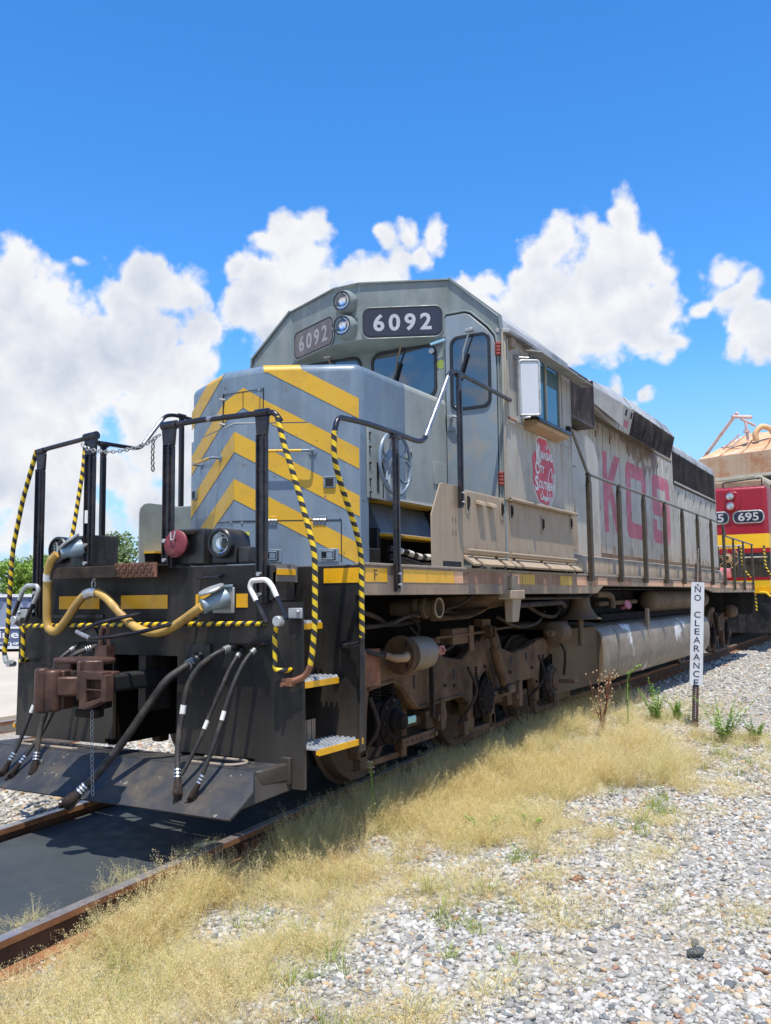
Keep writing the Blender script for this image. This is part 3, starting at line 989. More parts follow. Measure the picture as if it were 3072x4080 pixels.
# folded chequered flap
mb = MB().hexa([(-0.09, -0.182, 1.598), (0.26, -0.182, 1.598), (0.26, -0.172, 1.598), (-0.09, -0.172, 1.598)],
               [(-0.15, -0.19, 1.702), (0.26, -0.19, 1.702), (0.26, -0.172, 1.702), (-0.15, -0.172, 1.702)])
fl = obj('tread_flap', mb, M['rust'], LOCO, label='worn red brown chequered flap')
mb = MB()
for r_ in range(4):
    for c_ in range(12):
        x = -0.11 + r_ * -0.008 + c_ * 0.031 + (0.008 if r_ % 2 else 0); z = 1.612 + r_ * 0.025
        s = 0.010 if (r_ + c_) % 2 else -0.010
        mb.bar((x - 0.010, -0.190, z - s), (x + 0.010, -0.190, z + s), 0.008, 0.006, (0, 1, 0))
t_ = obj('tread_lug', mb, M['coupler'], fl, bevel=0.001, seg=1); t_['kind'] = 'stuff'
# grab rung under the deck edge, bolts
mb = MB()
mb.tube(fillet([(0.53, 0.0, 1.60), (0.53, -0.06, 1.585), (0.71, -0.06, 1.59), (0.71, 0.0, 1.605)], 0.02), 0.012, 8)
obj('end_rung', mb, M['rail_black'], LOCO, smooth=True)

# ---- step wells
for s in (1, -1):
    mb = MB()
    # back plate of the well that faces forward, and the inner wall
    mb.prism([(s * 0.95, 0.50), (s * 1.50, 0.38), (s * 1.50, 1.45), (s * 1.545, 1.45), (s * 1.555, 1.662), (s * 0.95, 1.662)], 'y', 0.50, 0.52)
    mb.box(min(s * 0.95, s * 0.975), max(s * 0.95, s * 0.975), 0.03, 0.50, 0.45, 1.66)
    mb.box(min(s * 1.47, s * 1.52), max(s * 1.47, s * 1.52), 0.52, 0.54, 0.36, 1.45)
    mb.box(min(s * 1.475, s * 1.50), max(s * 1.475, s * 1.50), 0.53, 0.62, 0.36, 1.44)
    w = obj('step_well', mb, M['plate'], LOCO)
    # treads: x outer, y0, y1, z
    for (xo, z, ya, yb) in ((1.165, 1.64, 0.03, 0.24), (1.28, 1.265, 0.03, 0.40), (1.39, 0.885, 0.03, 0.44), (1.50, 0.455, 0.03, 0.58)):
        mb = MB()
        xi = xo - 0.24
        mb.box(min(s * xi, s * xo), max(s * xi, s * xo), ya, yb, z - 0.012, z)
        st = obj('step', mb, M['zinc'], LOCO)
        mb = MB().box(min(s * xo, s * (xo + 0.006)), max(s * xo, s * (xo + 0.006)), ya, yb, z - 0.045, z - 0.004)
        mb.box(min(s * (xo - 0.02), s * xo), max(s * (xo - 0.02), s * xo), ya, yb, z - 0.04, z - 0.013)
        obj('step_nosing', mb, M['tapeyellow'], st)
        if z < 1.6:
            mb = MB()
            nn = int((yb - ya) / 0.042)
            for i in range(nn):
                for j in range(5):
                    yy = ya + 0.025 + i * (yb - ya - 0.03) / (nn - 1)
                    xx = xo - 0.018 - j * 0.045
                    mb.lathe((s * xx, yy, z), (0, 0, 1), [(0, 0.017), (0.014, 0.012), (0.014, 0.004)], 6)
            q = obj('step_serration', mb, M['zinc'], st); q['kind'] = 'stuff'
    # tapering bars seen behind the lowest step
    if s > 0:
        mb = MB()
        for i in range(6):
            yy = 0.05 + i * 0.055
            mb.add([(1.26, yy - 0.014, 0.46), (1.26, yy + 0.014, 0.46), (1.262, yy, 0.60)], [(0, 1, 2)])
            mb.box(1.25, 1.259, yy - 0.022, yy + 0.022, 0.456, 0.60)
        obj('step_grating', mb, M['sillgrey'], w)
obj('yellow_patch', MB().box(1.235, 1.553, 0.4955, 0.4992, 1.54, 1.645), M['tapeyellow'], LOCO)

# ---- snow plough
mb = MB()
th = 0.016
top_f = [(-1.30, -0.15, 0.345), (1.22, -0.20, 0.345)]
face = [(-1.45, -0.25, 0.335), (-0.45, -0.25, 0.335), (0.25, -0.25, 0.335), (1.19, -0.25, 0.335), (1.27, -0.36, 0.235), (1.25, -0.46, 0.155), (1.22, -0.53, 0.095), (-1.30, -0.53, 0.095), (-1.62, -0.45, 0.16)]
mb.slab(face, (0, 0.012, -0.012))
pl = obj('snow_plow', mb, M['plow'], LOCO, label='worn black plough blade')
# ledge on top of the blade, with pocket openings each side
mb = MB()
def ledge(x0, x1, y0, y1):
    mb.box(x0, x1, y0, y1, 0.322, 0.342)
mb.prism([(-1.45, -0.25), (-1.20, -0.25), (-1.20, 0.0), (-1.36, 0.0)], 'z', 0.322, 0.342)
ledge(-0.55, 0.58, -0.25, 0.0)
ledge(-1.20, -0.55, -0.25, -0.20)
ledge(-1.20, -0.55, -0.05, 0.0)
ledge(0.58, 1.02, -0.25, -0.215)
ledge(0.58, 1.02, -0.045, 0.0)
mb.prism([(1.02, -0.25), (1.19, -0.25), (1.24, -0.15), (1.22, 0.0), (1.02, 0.0)], 'z', 0.322, 0.342)
obj('plow_ledge', mb, M['plow'], LOCO, bevel=0.003)
# rim of the pocket
rim = [(0.62, -0.22), (0.98, -0.22), (1.03, -0.13), (0.98, -0.045), (0.62, -0.045)]
mb = MB().tube(fillet([(0.60, -0.225, 0.350), (0.97, -0.225, 0.350), (1.035, -0.13, 0.352), (0.97, -0.04, 0.350), (0.60, -0.04, 0.350)], 0.08), 0.011, 8)
mb.tube(fillet([(-0.50, -0.225, 0.350), (-1.1, -0.225, 0.350), (-1.16, -0.13, 0.352), (-1.1, -0.04, 0.350)], 0.08), 0.011, 8)
objs('pocket_rim', mb, M['decktop'], LOCO, smooth=True)
mb = MB().hexa([(1.19, -0.25, 0.24), (1.23, -0.22, 0.24), (1.31, 0.0, 0.25), (1.24, 0.0, 0.25)], [(1.19, -0.25, 0.335), (1.23, -0.22, 0.335), (1.31, 0.0, 0.36), (1.24, 0.0, 0.36)])
mb.box(1.24, 1.315, -0.035, 0.0, 0.22, 0.395)
mb.hexa([(0.9, -0.45, 0.12), (1.20, -0.45, 0.12), (1.3, 0.0, 0.18), (0.9, 0.0, 0.18)], [(0.9, -0.25, 0.30), (1.2, -0.25, 0.30), (1.3, 0.0, 0.25), (0.9, 0.0, 0.25)])
for x in (-1.1, -0.4, 0.35, 1.0):
    mb.hexa([(x - 0.02, -0.48, 0.12), (x + 0.02, -0.48, 0.12), (x + 0.02, 0, 0.2), (x - 0.02, 0, 0.2)], [(x - 0.02, -0.27, 0.31), (x + 0.02, -0.27, 0.31), (x + 0.02, 0, 0.31), (x - 0.02, 0, 0.31)])
objs('plow_bracket', mb, M['plate'], LOCO, bevel=0.008)

# ---- coupler
mb = MB().prism([(-0.27, -0.60), (-0.25, -0.64), (0.10, -0.62), (0.19, -0.70), (0.21, -0.62), (0.17, -0.46), (0.08, -0.40), (-0.10, -0.40), (-0.25, -0.46)], 'z', 1.005, 1.045)
cp = obj('coupler', mb, M['coupler'], LOCO, bevel=0.016, seg=3)
obj('coupler_head', MB().prism([(-0.26, -0.50), (0.12, -0.50), (0.10, -0.46), (0.08, -0.40), (-0.10, -0.40), (-0.25, -0.46)], 'z', 0.70, 1.003), M['under'], cp, bevel=0.01)  # near black colour stands for shade in the gaps round the knuckle
obj('head_lip', MB().prism([(-0.27, -0.62), (-0.10, -0.62), (-0.10, -0.585), (-0.27, -0.585)], 'z', 0.94, 1.02), M['coupler'], cp, bevel=0.012)
obj('shank', MB().box(-0.07, 0.07, -0.41, 0.75, 0.80, 0.92), M['dark'], cp, bevel=0.02)  # near black colour in place of shade inside the pocket
obj('lock_lifter', MB().prism([(-0.12, -0.56), (0.10, -0.56), (0.06, -0.45), (-0.10, -0.45)], 'z', 0.64, 0.70), M['truckdark'], cp, bevel=0.015)
mb = MB()   # guard arm with two pockets in its face
gx, gy = 0.186, 0.012
y0, y1 = -0.765, -0.695
mb.box(-0.03 + gx, 0.035 + gx, y0, y1, 0.72 + gy, 0.965 + gy); mb.box(0.170 + gx, 0.215 + gx, y0, y1, 0.775 + gy, 0.945 + gy)
mb.hexa([(0.035 + gx, y0, 0.722 + gy), (0.170 + gx, y0, 0.772 + gy), (0.170 + gx, y1, 0.772 + gy), (0.035 + gx, y1, 0.722 + gy)], [(0.035 + gx, y0, 0.765 + gy), (0.170 + gx, y0, 0.80 + gy), (0.170 + gx, y1, 0.80 + gy), (0.035 + gx, y1, 0.765 + gy)])
mb.box(0.025 + gx, 0.175 + gx, y0, y1, 0.912 + gy, 0.962 + gy); mb.box(0.035 + gx, 0.170 + gx, y0, y1, 0.842 + gy, 0.853 + gy)
mb.box(-0.02 + gx, 0.205 + gx, y1 + 0.0, y1 + 0.06, 0.94 + gy, 0.962 + gy)
obj('guard_arm', mb, M['coupler'], cp, bevel=0.010, seg=3)
mb = MB()   # S-bend between head and guard arm
mb.prism([(0.20, -0.60), (0.245, -0.64), (0.215, -0.68), (0.16, -0.715), (0.16, -0.77), (0.13, -0.765), (0.115, -0.70), (0.18, -0.65), (0.14, -0.60)], 'z', 0.79, 1.042)
obj('arm_web', mb, M['coupler'], cp, bevel=0.012)
mb = MB()   # knuckle
mb.lathe((-0.185, -0.775, 0.690), (0, 0, 1), [(0, 0.04), (0.012, 0.05), (0.285, 0.05), (0.298, 0.04)], 20)
mb.lathe((-0.115, -0.745, 0.70), (0, 0, 1), [(0, 0.045), (0.012, 0.056), (0.262, 0.056), (0.275, 0.045)], 18)
mb.prism([(-0.20, -0.76), (-0.11, -0.74), (-0.06, -0.70), (-0.08, -0.60), (-0.17, -0.60), (-0.20, -0.72)], 'z', 0.71, 0.968)
kn = obj('knuckle', mb, M['coupler'], cp, bevel=0.014, seg=3)
obj('knuckle_nose', MB().prism([(-0.07, -0.76), (0.0, -0.72), (0.05, -0.66), (0.145, -0.64), (0.145, -0.585), (-0.08, -0.575)], 'z', 0.80, 0.93), M['coupler'], kn, bevel=0.014)
obj('knuckle_pin', MB().cyl((-0.015, -0.655, 0.925), (-0.015, -0.655, 0.965), 0.028, 12), M['truckdark'], kn, bevel=0.004)
obj('worn_face', MB().box(0.10, 0.142, -0.70, -0.64, 0.80, 0.88), M['wornsteel'], cp, bevel=0.01)
mb = MB()   # lifting links above the coupler
mb.tube(fillet([(-0.245, -0.22, 1.02), (-0.235, -0.22, 1.20), (-0.215, -0.22, 1.24)], 0.03), 0.020, 8)
mb.tube([(-0.155, -0.22, 1.02), (-0.165, -0.22, 1.24)], 0.016, 8)
mb.box(-0.26, -0.14, -0.26, -0.18, 1.02, 1.11)
obj('lift_link', mb, M['coupler'], LOCO, smooth=True)
mb = MB().tube(fillet([(0.04, -0.10, 1.34), (-0.20, -0.30, 1.27), (-0.36, -0.34, 1.205), (-0.21, -0.35, 1.165), (-0.04, -0.33, 1.175), (0.22, -0.30, 1.21), (0.43, -0.18, 1.27), (0.5, -0.02, 1.31)], 0.05, 5), 0.014, 8)
obj('release_rod', mb, M['rail_black'], LOCO, smooth=True)
mb = MB().tube([(-0.36, -0.34, 1.212), (-0.29, -0.347, 1.19), (-0.21, -0.352, 1.168)], 0.0155, 8)
obj('rod_wear', mb, M['wornsteel'], LOCO, smooth=True)
# hand uncoupling lever with taped bar and white grip
mb = MB().tube([(-1.24, -0.10, 1.24), (0.40, -0.10, 1.262), (1.16, -0.10, 1.27)], 0.017, 10, pitch=0.085)
obj('lever_bar', mb, M['tape'], LOCO, smooth=True)
for s in (1, -1):
    P = lambda x, z, y=-0.12: (x * s, y, z)
    mb = MB().tube(fillet([P(1.195, 1.275), P(1.05, 1.51), P(1.065, 1.555), P(1.19, 1.56), P(1.235, 1.52), P(1.355, 1.30)], 0.05, 5), 0.016, 10)
    lv = obj('lever_grip', mb, M['rail_black'], LOCO, smooth=True)
    mb = MB().tube(fillet([P(1.105, 1.42), P(1.05, 1.51), P(1.065, 1.555), P(1.19, 1.56), P(1.235, 1.52), P(1.275, 1.445)], 0.05, 5), 0.0185, 10)
    obj('grip_sleeve', mb, M['whitep'] if s > 0 else M['zinc'], lv, smooth=True)
    mb = MB()
    mb.lathe(P(1.30, 1.285, -0.16), (0, 1, 0), [(0, 0.036), (0.05, 0.036)], 16)
    mb.box(min(s * 1.30, s * 1.41), max(s * 1.30, s * 1.41), -0.03, -0.012, 1.30, 1.37)
    mb.lathe(P(1.385, 1.345, -0.05), (0, 1, 0), [(0, 0.014), (0.045, 0.018)], 6)
    objs('lever_bracket', mb, M['zinc'], lv, bevel=0.006)
    mb = MB().tube(fillet([P(1.29, 1.27, -0.13), P(1.245, 1.22, -0.10), P(1.245, 0.965, -0.10), P(1.30, 0.962, -0.08), P(1.30, 0.962, 0.0)], 0.05, 5), 0.0165, 10, pitch=0.095)
    obj('taped_handle', mb, M['tape'], LOCO, smooth=True)

# ---- hoses hanging from the end plate
def hose(pts, r, tagz=None, fit=True, parent=LOCO, name='air_hose', glad=True):
    c = curve(pts, 7)
    h = obj(name, MB().tube(c, r, 12), M['rubber'], parent, smooth=True)
    def band(i0, w, rr, mm, nm, n=3):
        mb = MB()
        d = (c[min(i0 + 1, len(c) - 1)] - c[i0]).normalized()
        for k in range(n):
            a = c[i0] + d * (k * w * 1.5)
            mb.lathe(a, d, [(0, rr * 0.9), (w * 0.25, rr * 1.06), (w * 0.75, rr * 1.06), (w, rr * 0.9)], 14)
        obj(nm, mb, M[mm], h, smooth=True)
    band(2, r * 0.55, r * 1.25, 'zinc', 'hose_clamp')
    e = len(c) - 1
    if glad:
        d = (c[e] - c[e - 1]).normalized()
        mb = MB()
        for k in range(3):
            mb.lathe(c[e] - d * (0.03 + k * 0.022), d, [(0, r * 1.15), (0.012, r * 1.3)], 14)
        obj('hose_clamp', mb, M['steel'], h, smooth=True)
        # coupling head: elbowed casting with a flat face and lugs
        mb = MB()
        mb.lathe(c[e] - d * 0.01, d, [(0, r * 1.1), (0.04, r * 1.35), (0.07, r * 1.6), (0.10, r * 1.3)], 12)
        side = d.cross(Vector((0, 1, 0))).normalized()
        q = c[e] + d * 0.075
        mb.lathe(q - side * r * 1.3, side, [(0, r * 1.1), (r * 0.5, r * 1.75), (r * 1.5, r * 1.8), (r * 2.3, r * 1.3)], 12)
        mb.tube([q + d * r * 1.9 * math.cos(t) + Vector((0, -1, 0)) * r * 1.5 * math.sin(t) - side * r * 0.6 for t in [j * PI / 6 for j in range(13)]], r * 0.35, 6, cap=False)
        mb.bar(q + side * r * 1.2 - d * r * 2.2, q + side * r * 1.5 + d * r * 1.2, r * 0.5, r * 0.9)
        mb.bar(q + side * r * 0.8, q + d * 0.06 - side * r * 1.5, r * 0.8, r * 1.4)
        mb.bar(q - side * r * 1.3 - d * 0.05, q - side * r * 1.5 + d * 0.03, r * 0.7, r * 0.9)
        obj('hose_coupling', mb, M['truckdark'], h, bevel=0.004)
    if tagz is not None:
        i = min(range(len(c)), key=lambda j: abs(c[j].z - tagz))
        d = (c[min(i + 1, e)] - c[max(0, i - 1)]).normalized()
        obj('hose_label', MB().lathe(c[i] - d * 0.03, d, [(0, r * 1.04), (0.06, r * 1.04)], 14), M['whitep'], h, smooth=True)
    return h
hose([(0.515, -0.02, 1.02), (0.49, -0.16, 0.955), (0.44, -0.26, 0.88), (0.33, -0.33, 0.70), (0.19, -0.42, 0.46), (0.06, -0.52, 0.26), (-0.02, -0.60, 0.145)], 0.027)
hose([(0.86, -0.04, 1.115), (0.80, -0.18, 1.06), (0.72, -0.26, 0.97), (0.665, -0.30, 0.84), (0.645, -0.32, 0.68), (0.655, -0.37, 0.48), (0.70, -0.42, 0.33), (0.72, -0.44, 0.27)], 0.0195, tagz=0.70)
hose([(0.905, -0.02, 1.09), (0.90, -0.12, 0.99), (0.865, -0.18, 0.85), (0.81, -0.24, 0.66), (0.775, -0.32, 0.48), (0.73, -0.39, 0.33), (0.72, -0.415, 0.30)], 0.014, tagz=0.60, glad=False)
hose([(1.06, -0.04, 1.115), (1.035, -0.14, 1.03), (1.01, -0.22, 0.90), (0.98, -0.27, 0.75), (0.955, -0.32, 0.58), (0.92, -0.38, 0.40), (0.89, -0.42, 0.28), (0.88, -0.43, 0.25)], 0.015, tagz=0.69)
hose([(-0.44, -0.05, 1.10), (-0.56, -0.2, 1.02), (-0.66, -0.26, 0.85), (-0.715, -0.30, 0.62), (-0.74, -0.33, 0.47), (-0.73, -0.36, 0.33), (-0.72, -0.38, 0.26)], 0.020)
hose([(-0.66, -0.05, 1.10), (-0.71, -0.18, 1.0), (-0.77, -0.24, 0.85), (-0.84, -0.28, 0.71), (-0.90, -0.32, 0.52), (-0.93, -0.37, 0.36), (-0.96, -0.42, 0.25)], 0.015, tagz=0.64)
hose([(-0.60, -0.05, 1.08), (-0.66, -0.14, 0.9), (-0.72, -0.2, 0.66), (-0.77, -0.27, 0.48), (-0.81, -0.35, 0.35), (-0.85, -0.42, 0.24)], 0.014)
mb = MB().box(-0.72, -0.38, -0.05, 0.0, 1.10, 1.115).box(0.82, 1.1, -0.05, 0.0, 1.12, 1.135)
mb.lathe((0.86, -0.055, 1.10), (0, 1, 0), [(0, 0.02), (0.06, 0.03)], 12)
mb.tube([(0.97, -0.06, 1.115), (1.09, -0.07, 1.145)], 0.012, 8)
obj('hose_bracket', mb, M['truckdark'], LOCO, bevel=0.003)
mb = MB().lathe((0.515, 0.0, 1.03), (0.0, -0.8, -0.5), [(0, 0.045), (0.07, 0.045), (0.09, 0.03), (0.12, 0.025)], 14)
mb.box(0.40, 0.62, -0.02, 0.0, 1.0, 1.12)
obj('angle_cock', mb, M['black'], LOCO, bevel=0.004)

# ---- yellow jumper cable
cab_pts = [(-0.79, -0.17, 1.795), (-0.845, -0.18, 1.74), (-0.885, -0.17, 1.66), (-0.915, -0.15, 1.54), (-0.925, -0.14, 1.40), (-0.93, -0.13, 1.275), (-0.90, -0.13, 1.215), (-0.82, -0.13, 1.205),
           (-0.72, -0.13, 1.285), (-0.60, -0.125, 1.42), (-0.50, -0.12, 1.490), (-0.41, -0.12, 1.495), (-0.31, -0.12, 1.460), (-0.20, -0.12, 1.375), (-0.10, -0.12, 1.30), (0.03, -0.13, 1.232), (0.17, -0.14, 1.203), (0.32, -0.15, 1.215), (0.48, -0.17, 1.278), (0.62, -0.19, 1.345), (0.69, -0.19, 1.385)]
jc = obj('jumper_cable', MB().tube(curve(cab_pts, 5), 0.032, 14), M['cable'], LOCO, smooth=True)
obj('cable_tape', MB().tube([(-0.892, -0.166, 1.645), (-0.905, -0.158, 1.59)], 0.0345, 14), M['whitep'], jc, smooth=True)
obj('cable_clamp', MB().tube(curve([(-0.52, -0.12, 1.480), (-0.455, -0.12, 1.4985), (-0.395, -0.12, 1.492)], 3), 0.041, 16), M['steel'], jc, smooth=True)
# receptacle on the right, with its hinged lid up
mb = MB().box(0.64, 0.83, -0.02, 0.0, 1.335, 1.515)
rc = obj('receptacle', mb, M['zinc'], LOCO, bevel=0.006)
obj('plug', MB().lathe((0.77, -0.025, 1.445), (-0.10, -0.19, -0.075), [(0, 0.066), (0.05, 0.066), (0.10, 0.058), (0.15, 0.047), (0.17, 0.052), (0.185, 0.052), (0.19, 0.036)], 22), M['plugblue'], rc, smooth=True)
obj('receptacle_lid', MB().lathe((0.715, -0.115, 1.492), (-0.16, -0.35, 0.9), [(0, 0.092), (0.012, 0.095), (0.02, 0.088)], 24), M['zinc'], rc, smooth=True)
obj('lid_hinge', MB().bar((0.72, -0.02, 1.52), (0.82, -0.02, 1.525), 0.02, 0.02), M['plugblue'], rc, bevel=0.004)
# the matching plug on the left
mb = MB().box(-0.72, -0.60, -0.02, 0.0, 1.76, 1.93)
rl = obj('receptacle', mb, M['black'], LOCO, bevel=0.006)
obj('plug', MB().lathe((-0.66, -0.03, 1.845), (-0.5, -0.62, -0.22), [(0, 0.068), (0.06, 0.068), (0.10, 0.058), (0.13, 0.045), (0.15, 0.050), (0.165, 0.050), (0.17, 0.036)], 22), M['plugblue'], rl, smooth=True)
obj('receptacle_lid', MB().lathe((-0.735, -0.10, 1.885), (-0.42, -0.45, 0.75), [(0, 0.095), (0.012, 0.098), (0.02, 0.09)], 24), M['zinc'], rl, smooth=True)

# ---- ditch lights on the deck
def ditch_light(xc, z0, wleft, wright):
    mb = MB()
    # housing: box with half-round top
    pr = [(xc - 0.11, z0), (xc + 0.11, z0)]
    for k in range(13):
        a = PI * k / 12
        pr.append((xc + 0.11 * math.cos(a), z0 + 0.15 + 0.10 * math.sin(a)))
    mb.prism(pr, 'y', 0.05, 0.22)
    h = obj('ditch_light', mb, M['black'], LOCO, bevel=0.010, seg=3)
    obj('lamp_ring', MB().lathe((xc, 0.06, z0 + 0.145), (0, -1, 0), [(0, 0.108), (0.055, 0.108), (0.065, 0.100), (0.066, 0.086), (0.02, 0.085)], 28, caps=(True, False)), M['gasket'], h, smooth=True)
    prof = []
    mb = MB()
    mb.lathe((xc, 0.056, z0 + 0.145), (0, -1, 0), [(-0.0, 0.002), (0.003, 0.03), (0.012, 0.055), (0.028, 0.074), (0.044, 0.084)], 28, caps=(True, False))
    obj('reflector', mb, M['reflector'], h, smooth=True)
    mb = MB().lathe((xc, 0.012, z0 + 0.145), (0, -1, 0), [(0, 0.085), (0.006, 0.06), (0.009, 0.02), (0.0095, 0.002)], 28)
    obj('lens', mb, LENS, h, smooth=True)
    return h
LENS = bpy.data.materials.new('clear_lens')
LENS.use_nodes = True
_N, _L = LENS.node_tree.nodes, LENS.node_tree.links
_t = _N.new('ShaderNodeBsdfTransparent'); _g = _N.new('ShaderNodeBsdfGlossy'); _g.inputs['Roughness'].default_value = 0.03
_f = _N.new('ShaderNodeFresnel'); _f.inputs['IOR'].default_value = 1.5
_m = _N.new('ShaderNodeMixShader')
_L.new(_f.outputs[0], _m.inputs[0]); _L.new(_t.outputs[0], _m.inputs[1]); _L.new(_g.outputs[0], _m.inputs[2])
_L.new(_m.outputs[0], _N['Material Output'].inputs['Surface'])
ditch_light(0.68, 1.685, 0, 0)
ditch_light(-0.99, 1.695, 0, 0)
mb = MB().box(0.22, 0.52, 0.02, 0.30, 1.685, 1.945).box(0.80, 0.90, 0.06, 0.24, 1.685, 1.80)
mb.box(-0.86, -0.60, 0.02, 0.28, 1.69, 1.945)
objs('light_box', mb, M['black'], LOCO, bevel=0.012, seg=3)
rd = obj('socket_cover', MB().lathe((0.32, -0.045, 1.835), (0.1, -1, 0.12), [(0, 0.10), (0.012, 0.102), (0.022, 0.09), (0.028, 0.04)], 28), M['redcap'], LOCO, smooth=True, label='dusty red socket cover')
obj('cover_tab', MB().box(0.295, 0.345, -0.075, -0.06, 1.735, 1.765), M['redcap'], rd, bevel=0.006)
obj('cover_clip', MB().tube(fillet([(0.30, -0.085, 1.92), (0.31, -0.09, 1.86), (0.335, -0.09, 1.86), (0.345, -0.085, 1.925)], 0.01), 0.006, 8), M['zinc'], rd, smooth=True)
mb = MB().lathe((0.33, 0.02, 1.83), (0, -1, 0), [(0, 0.075), (0.06, 0.075)], 20)
mb.box(0.36, 0.46, -0.02, 0.02, 1.90, 1.93)
obj('socket', mb, M['truckdark'], LOCO, bevel=0.004)
# ---- short hood (V-fronted nose)
VK = 0.543
VY = 0.99
def vface(x, z, off=0.0):
    s = 1 if x >= 0 else -1
    n = Vector((s * 0.477, -0.879, 0))
    return Vector((x, VY + VK * abs(x), z)) + n * off
def weighted(name, mb, m, parent, width, seg, test, label=None):
    o = obj(name, mb, m, parent, label=label)
    me = o.data
    bm = bmesh.new(); bm.from_mesh(me)
    bmesh.ops.remove_doubles(bm, verts=bm.verts, dist=1e-4)
    lay = bm.edges.layers.float.get('bevel_weight_edge') or bm.edges.layers.float.new('bevel_weight_edge')
    for e in bm.edges:
        if test(e.verts[0].co, e.verts[1].co): e[lay] = 1.0
    bmesh.ops.recalc_face_normals(bm, faces=bm.faces)
    bm.to_mesh(me); bm.free()
    b = o.modifiers.new('bevel', 'BEVEL')
    b.width = width; b.segments = seg; b.limit_method = 'WEIGHT'
    for p in me.polygons: p.use_smooth = True
    try: me.set_sharp_from_angle(angle=R(35))
    except Exception: pass
    return o
ZT = 3.435
nose = thing_none = None
mb = MB()
mb.prism([(-0.94, 1.50), (-0.215, 1.107), (0.215, 1.107), (0.94, 1.50), (0.94, 2.30), (-0.94, 2.30)], 'z', 2.92, ZT)
nose = weighted('nose', mb, M['blue'], LOCO, 0.075, 5,
                lambda a, b: (a.z > 3.4 and b.z > 3.4 and not (a.y > 2.2 and b.y > 2.2)) or (abs(abs(a.x) - 0.94) < 1e-3 and abs(abs(b.x) - 0.94) < 1e-3 and a.y < 1.6 and b.y < 1.6))
mb = MB()
mb.prism([(-0.94, 1.50), (0, VY), (0.94, 1.50), (0.94, 1.53), (0.94, 2.30), (-0.94, 2.30)], 'z', 2.30, 2.92)
mb.prism([(-0.94, 1.50), (0, VY), (0.94, 1.50), (0.94, 1.63), (-0.94, 1.63)], 'z', ZD, 2.30)
obj('nose_panel', mb, M['blue'], nose, bevel=0.0)
mb = MB().box(-0.94, 0.94, 2.302, 3.18, 2.30, ZT)
weighted('nose_rear', mb, M['nosegrey'], LOCO, 0.075, 5, lambda a, b: a.z > 3.4 and b.z > 3.4 and abs(a.x - b.x) < 1e-3)
mb = MB().box(-0.94, 0.94, 3.05, 3.18, ZD, 2.30)
mb.box(-0.60, 0.60, 1.63, 3.1, ZD, 2.30)
obj('nose_core', mb, M['dark'], nose)
def vstripe(A, slope, s, t=0.175, zmin=ZD + 0.02, zmax=3.375, x0=0.0, x1=0.932, flat=False):
    """band on one side of the crease, clipped to the panel"""
    def clip(poly, val, keep_below):
        out = []
        for i in range(len(poly)):
            a = poly[i]; b = poly[(i + 1) % len(poly)]
            ia = (a[1] <= val) if keep_below else (a[1] >= val)
            ib = (b[1] <= val) if keep_below else (b[1] >= val)
            if ia: out.append(a)
            if ia != ib:
                q = (val - a[1]) / (b[1] - a[1])
                out.append((a[0] + (b[0] - a[0]) * q, val))
        return out
    poly = [(x0, A - slope * x0), (x1, A - slope * x1), (x1, A - t - slope * x1), (x0, A - t - slope * x0)]
    poly = clip(poly, zmax, True)
    if poly: poly = clip(poly, zmin, False)
    if len(poly) < 3: return
    if flat: pts = [Vector((s * x, 1.1040, z)) for x, z in poly]; n = Vector((0, 0.002, 0))
    else:
        pts = [vface(s * x if x > 0 else s * 1e-5, z, 0.0035) for x, z in poly]; n = Vector((-s * 0.477, 0.879, 0)) * 0.002
    obj('stripe', MB().slab(pts, n), M['yellow'], nose)
for A, z0 in ((3.685, 2.925), (3.255, 2.925), (2.85, 0), (2.445, 0)):
    for s in (1, -1):
        sl = 0.605 if s > 0 else 0.51
        if A > 3.0:
            vstripe(A, sl, s, zmin=2.925, x0=0.218)
            vstripe(A, sl, s, zmax=2.915, x0=0.0)
            vstripe(A, sl, s, zmin=2.925, x0=0.0, x1=0.213, flat=True)
        else:
            vstripe(A, sl, s, zmin=ZD + 0.03, zmax=2.915)
# yellow running over the rounded top edge of the first band
for s in (1, -1):
    sl = 0.605 if s > 0 else 0.51
    pts = []
    xa, xb = (3.51 - 3.375) / sl, (3.685 - 3.375) / sl
    prev = None
    mbx = MB(); ring = []
    for k in range(7):
        a = PI / 2 * k / 6
        zz = ZT - 0.075 + 0.0785 * math.sin(a); inn = 0.075 - 0.0785 * math.cos(a)
        row = []
        for x in (xa - 0.02 * k / 6, xb - 0.04 * k / 6):
            p = vface(s * x, zz, 0.0)
            p += Vector((-s * 0.477, 0.879, 0)) * inn
            row.append(p)
        ring += row
    mbx.add(ring, [(2 * i, 2 * i + 1, 2 * i + 3, 2 * i + 2) for i in range(6)])
    obj('stripe', mbx, M['yellow'], nose, smooth=True, fixn=False)
# centre door outline and sand-box doors: raised seams and gaps as thin grooves
def vbar(x0, z0, x1, z1, w=0.006, off=0.002, d=0.004):
    a = vface(x0, z0, off); b = vface(x1, z1, off)
    return MB().bar(a, b, w, d, (0.477 if x0 > 0 else -0.477, -0.879, 0))
mb = MB()
mb.box(0.2165, 0.222, 1.098, 1.108, 2.93, 3.225); mb.box(-0.222, -0.2165, 1.098, 1.108, 2.93, 3.225)
mb.box(-0.215, 0.215, 1.1015, 1.104, 3.215, 3.221); mb.box(-0.003, 0.003, 1.1015, 1.104, 3.08, 3.215)
obj('door_seam', mb, M['gasket'], nose)
mb = MB().slab([(-0.235, 1.117, 2.921), (0.0, 0.985, 2.921), (0.235, 1.117, 2.921)], (0, 0, 0.006))
obj('door_ledge', mb, M['decalwhite'], nose)
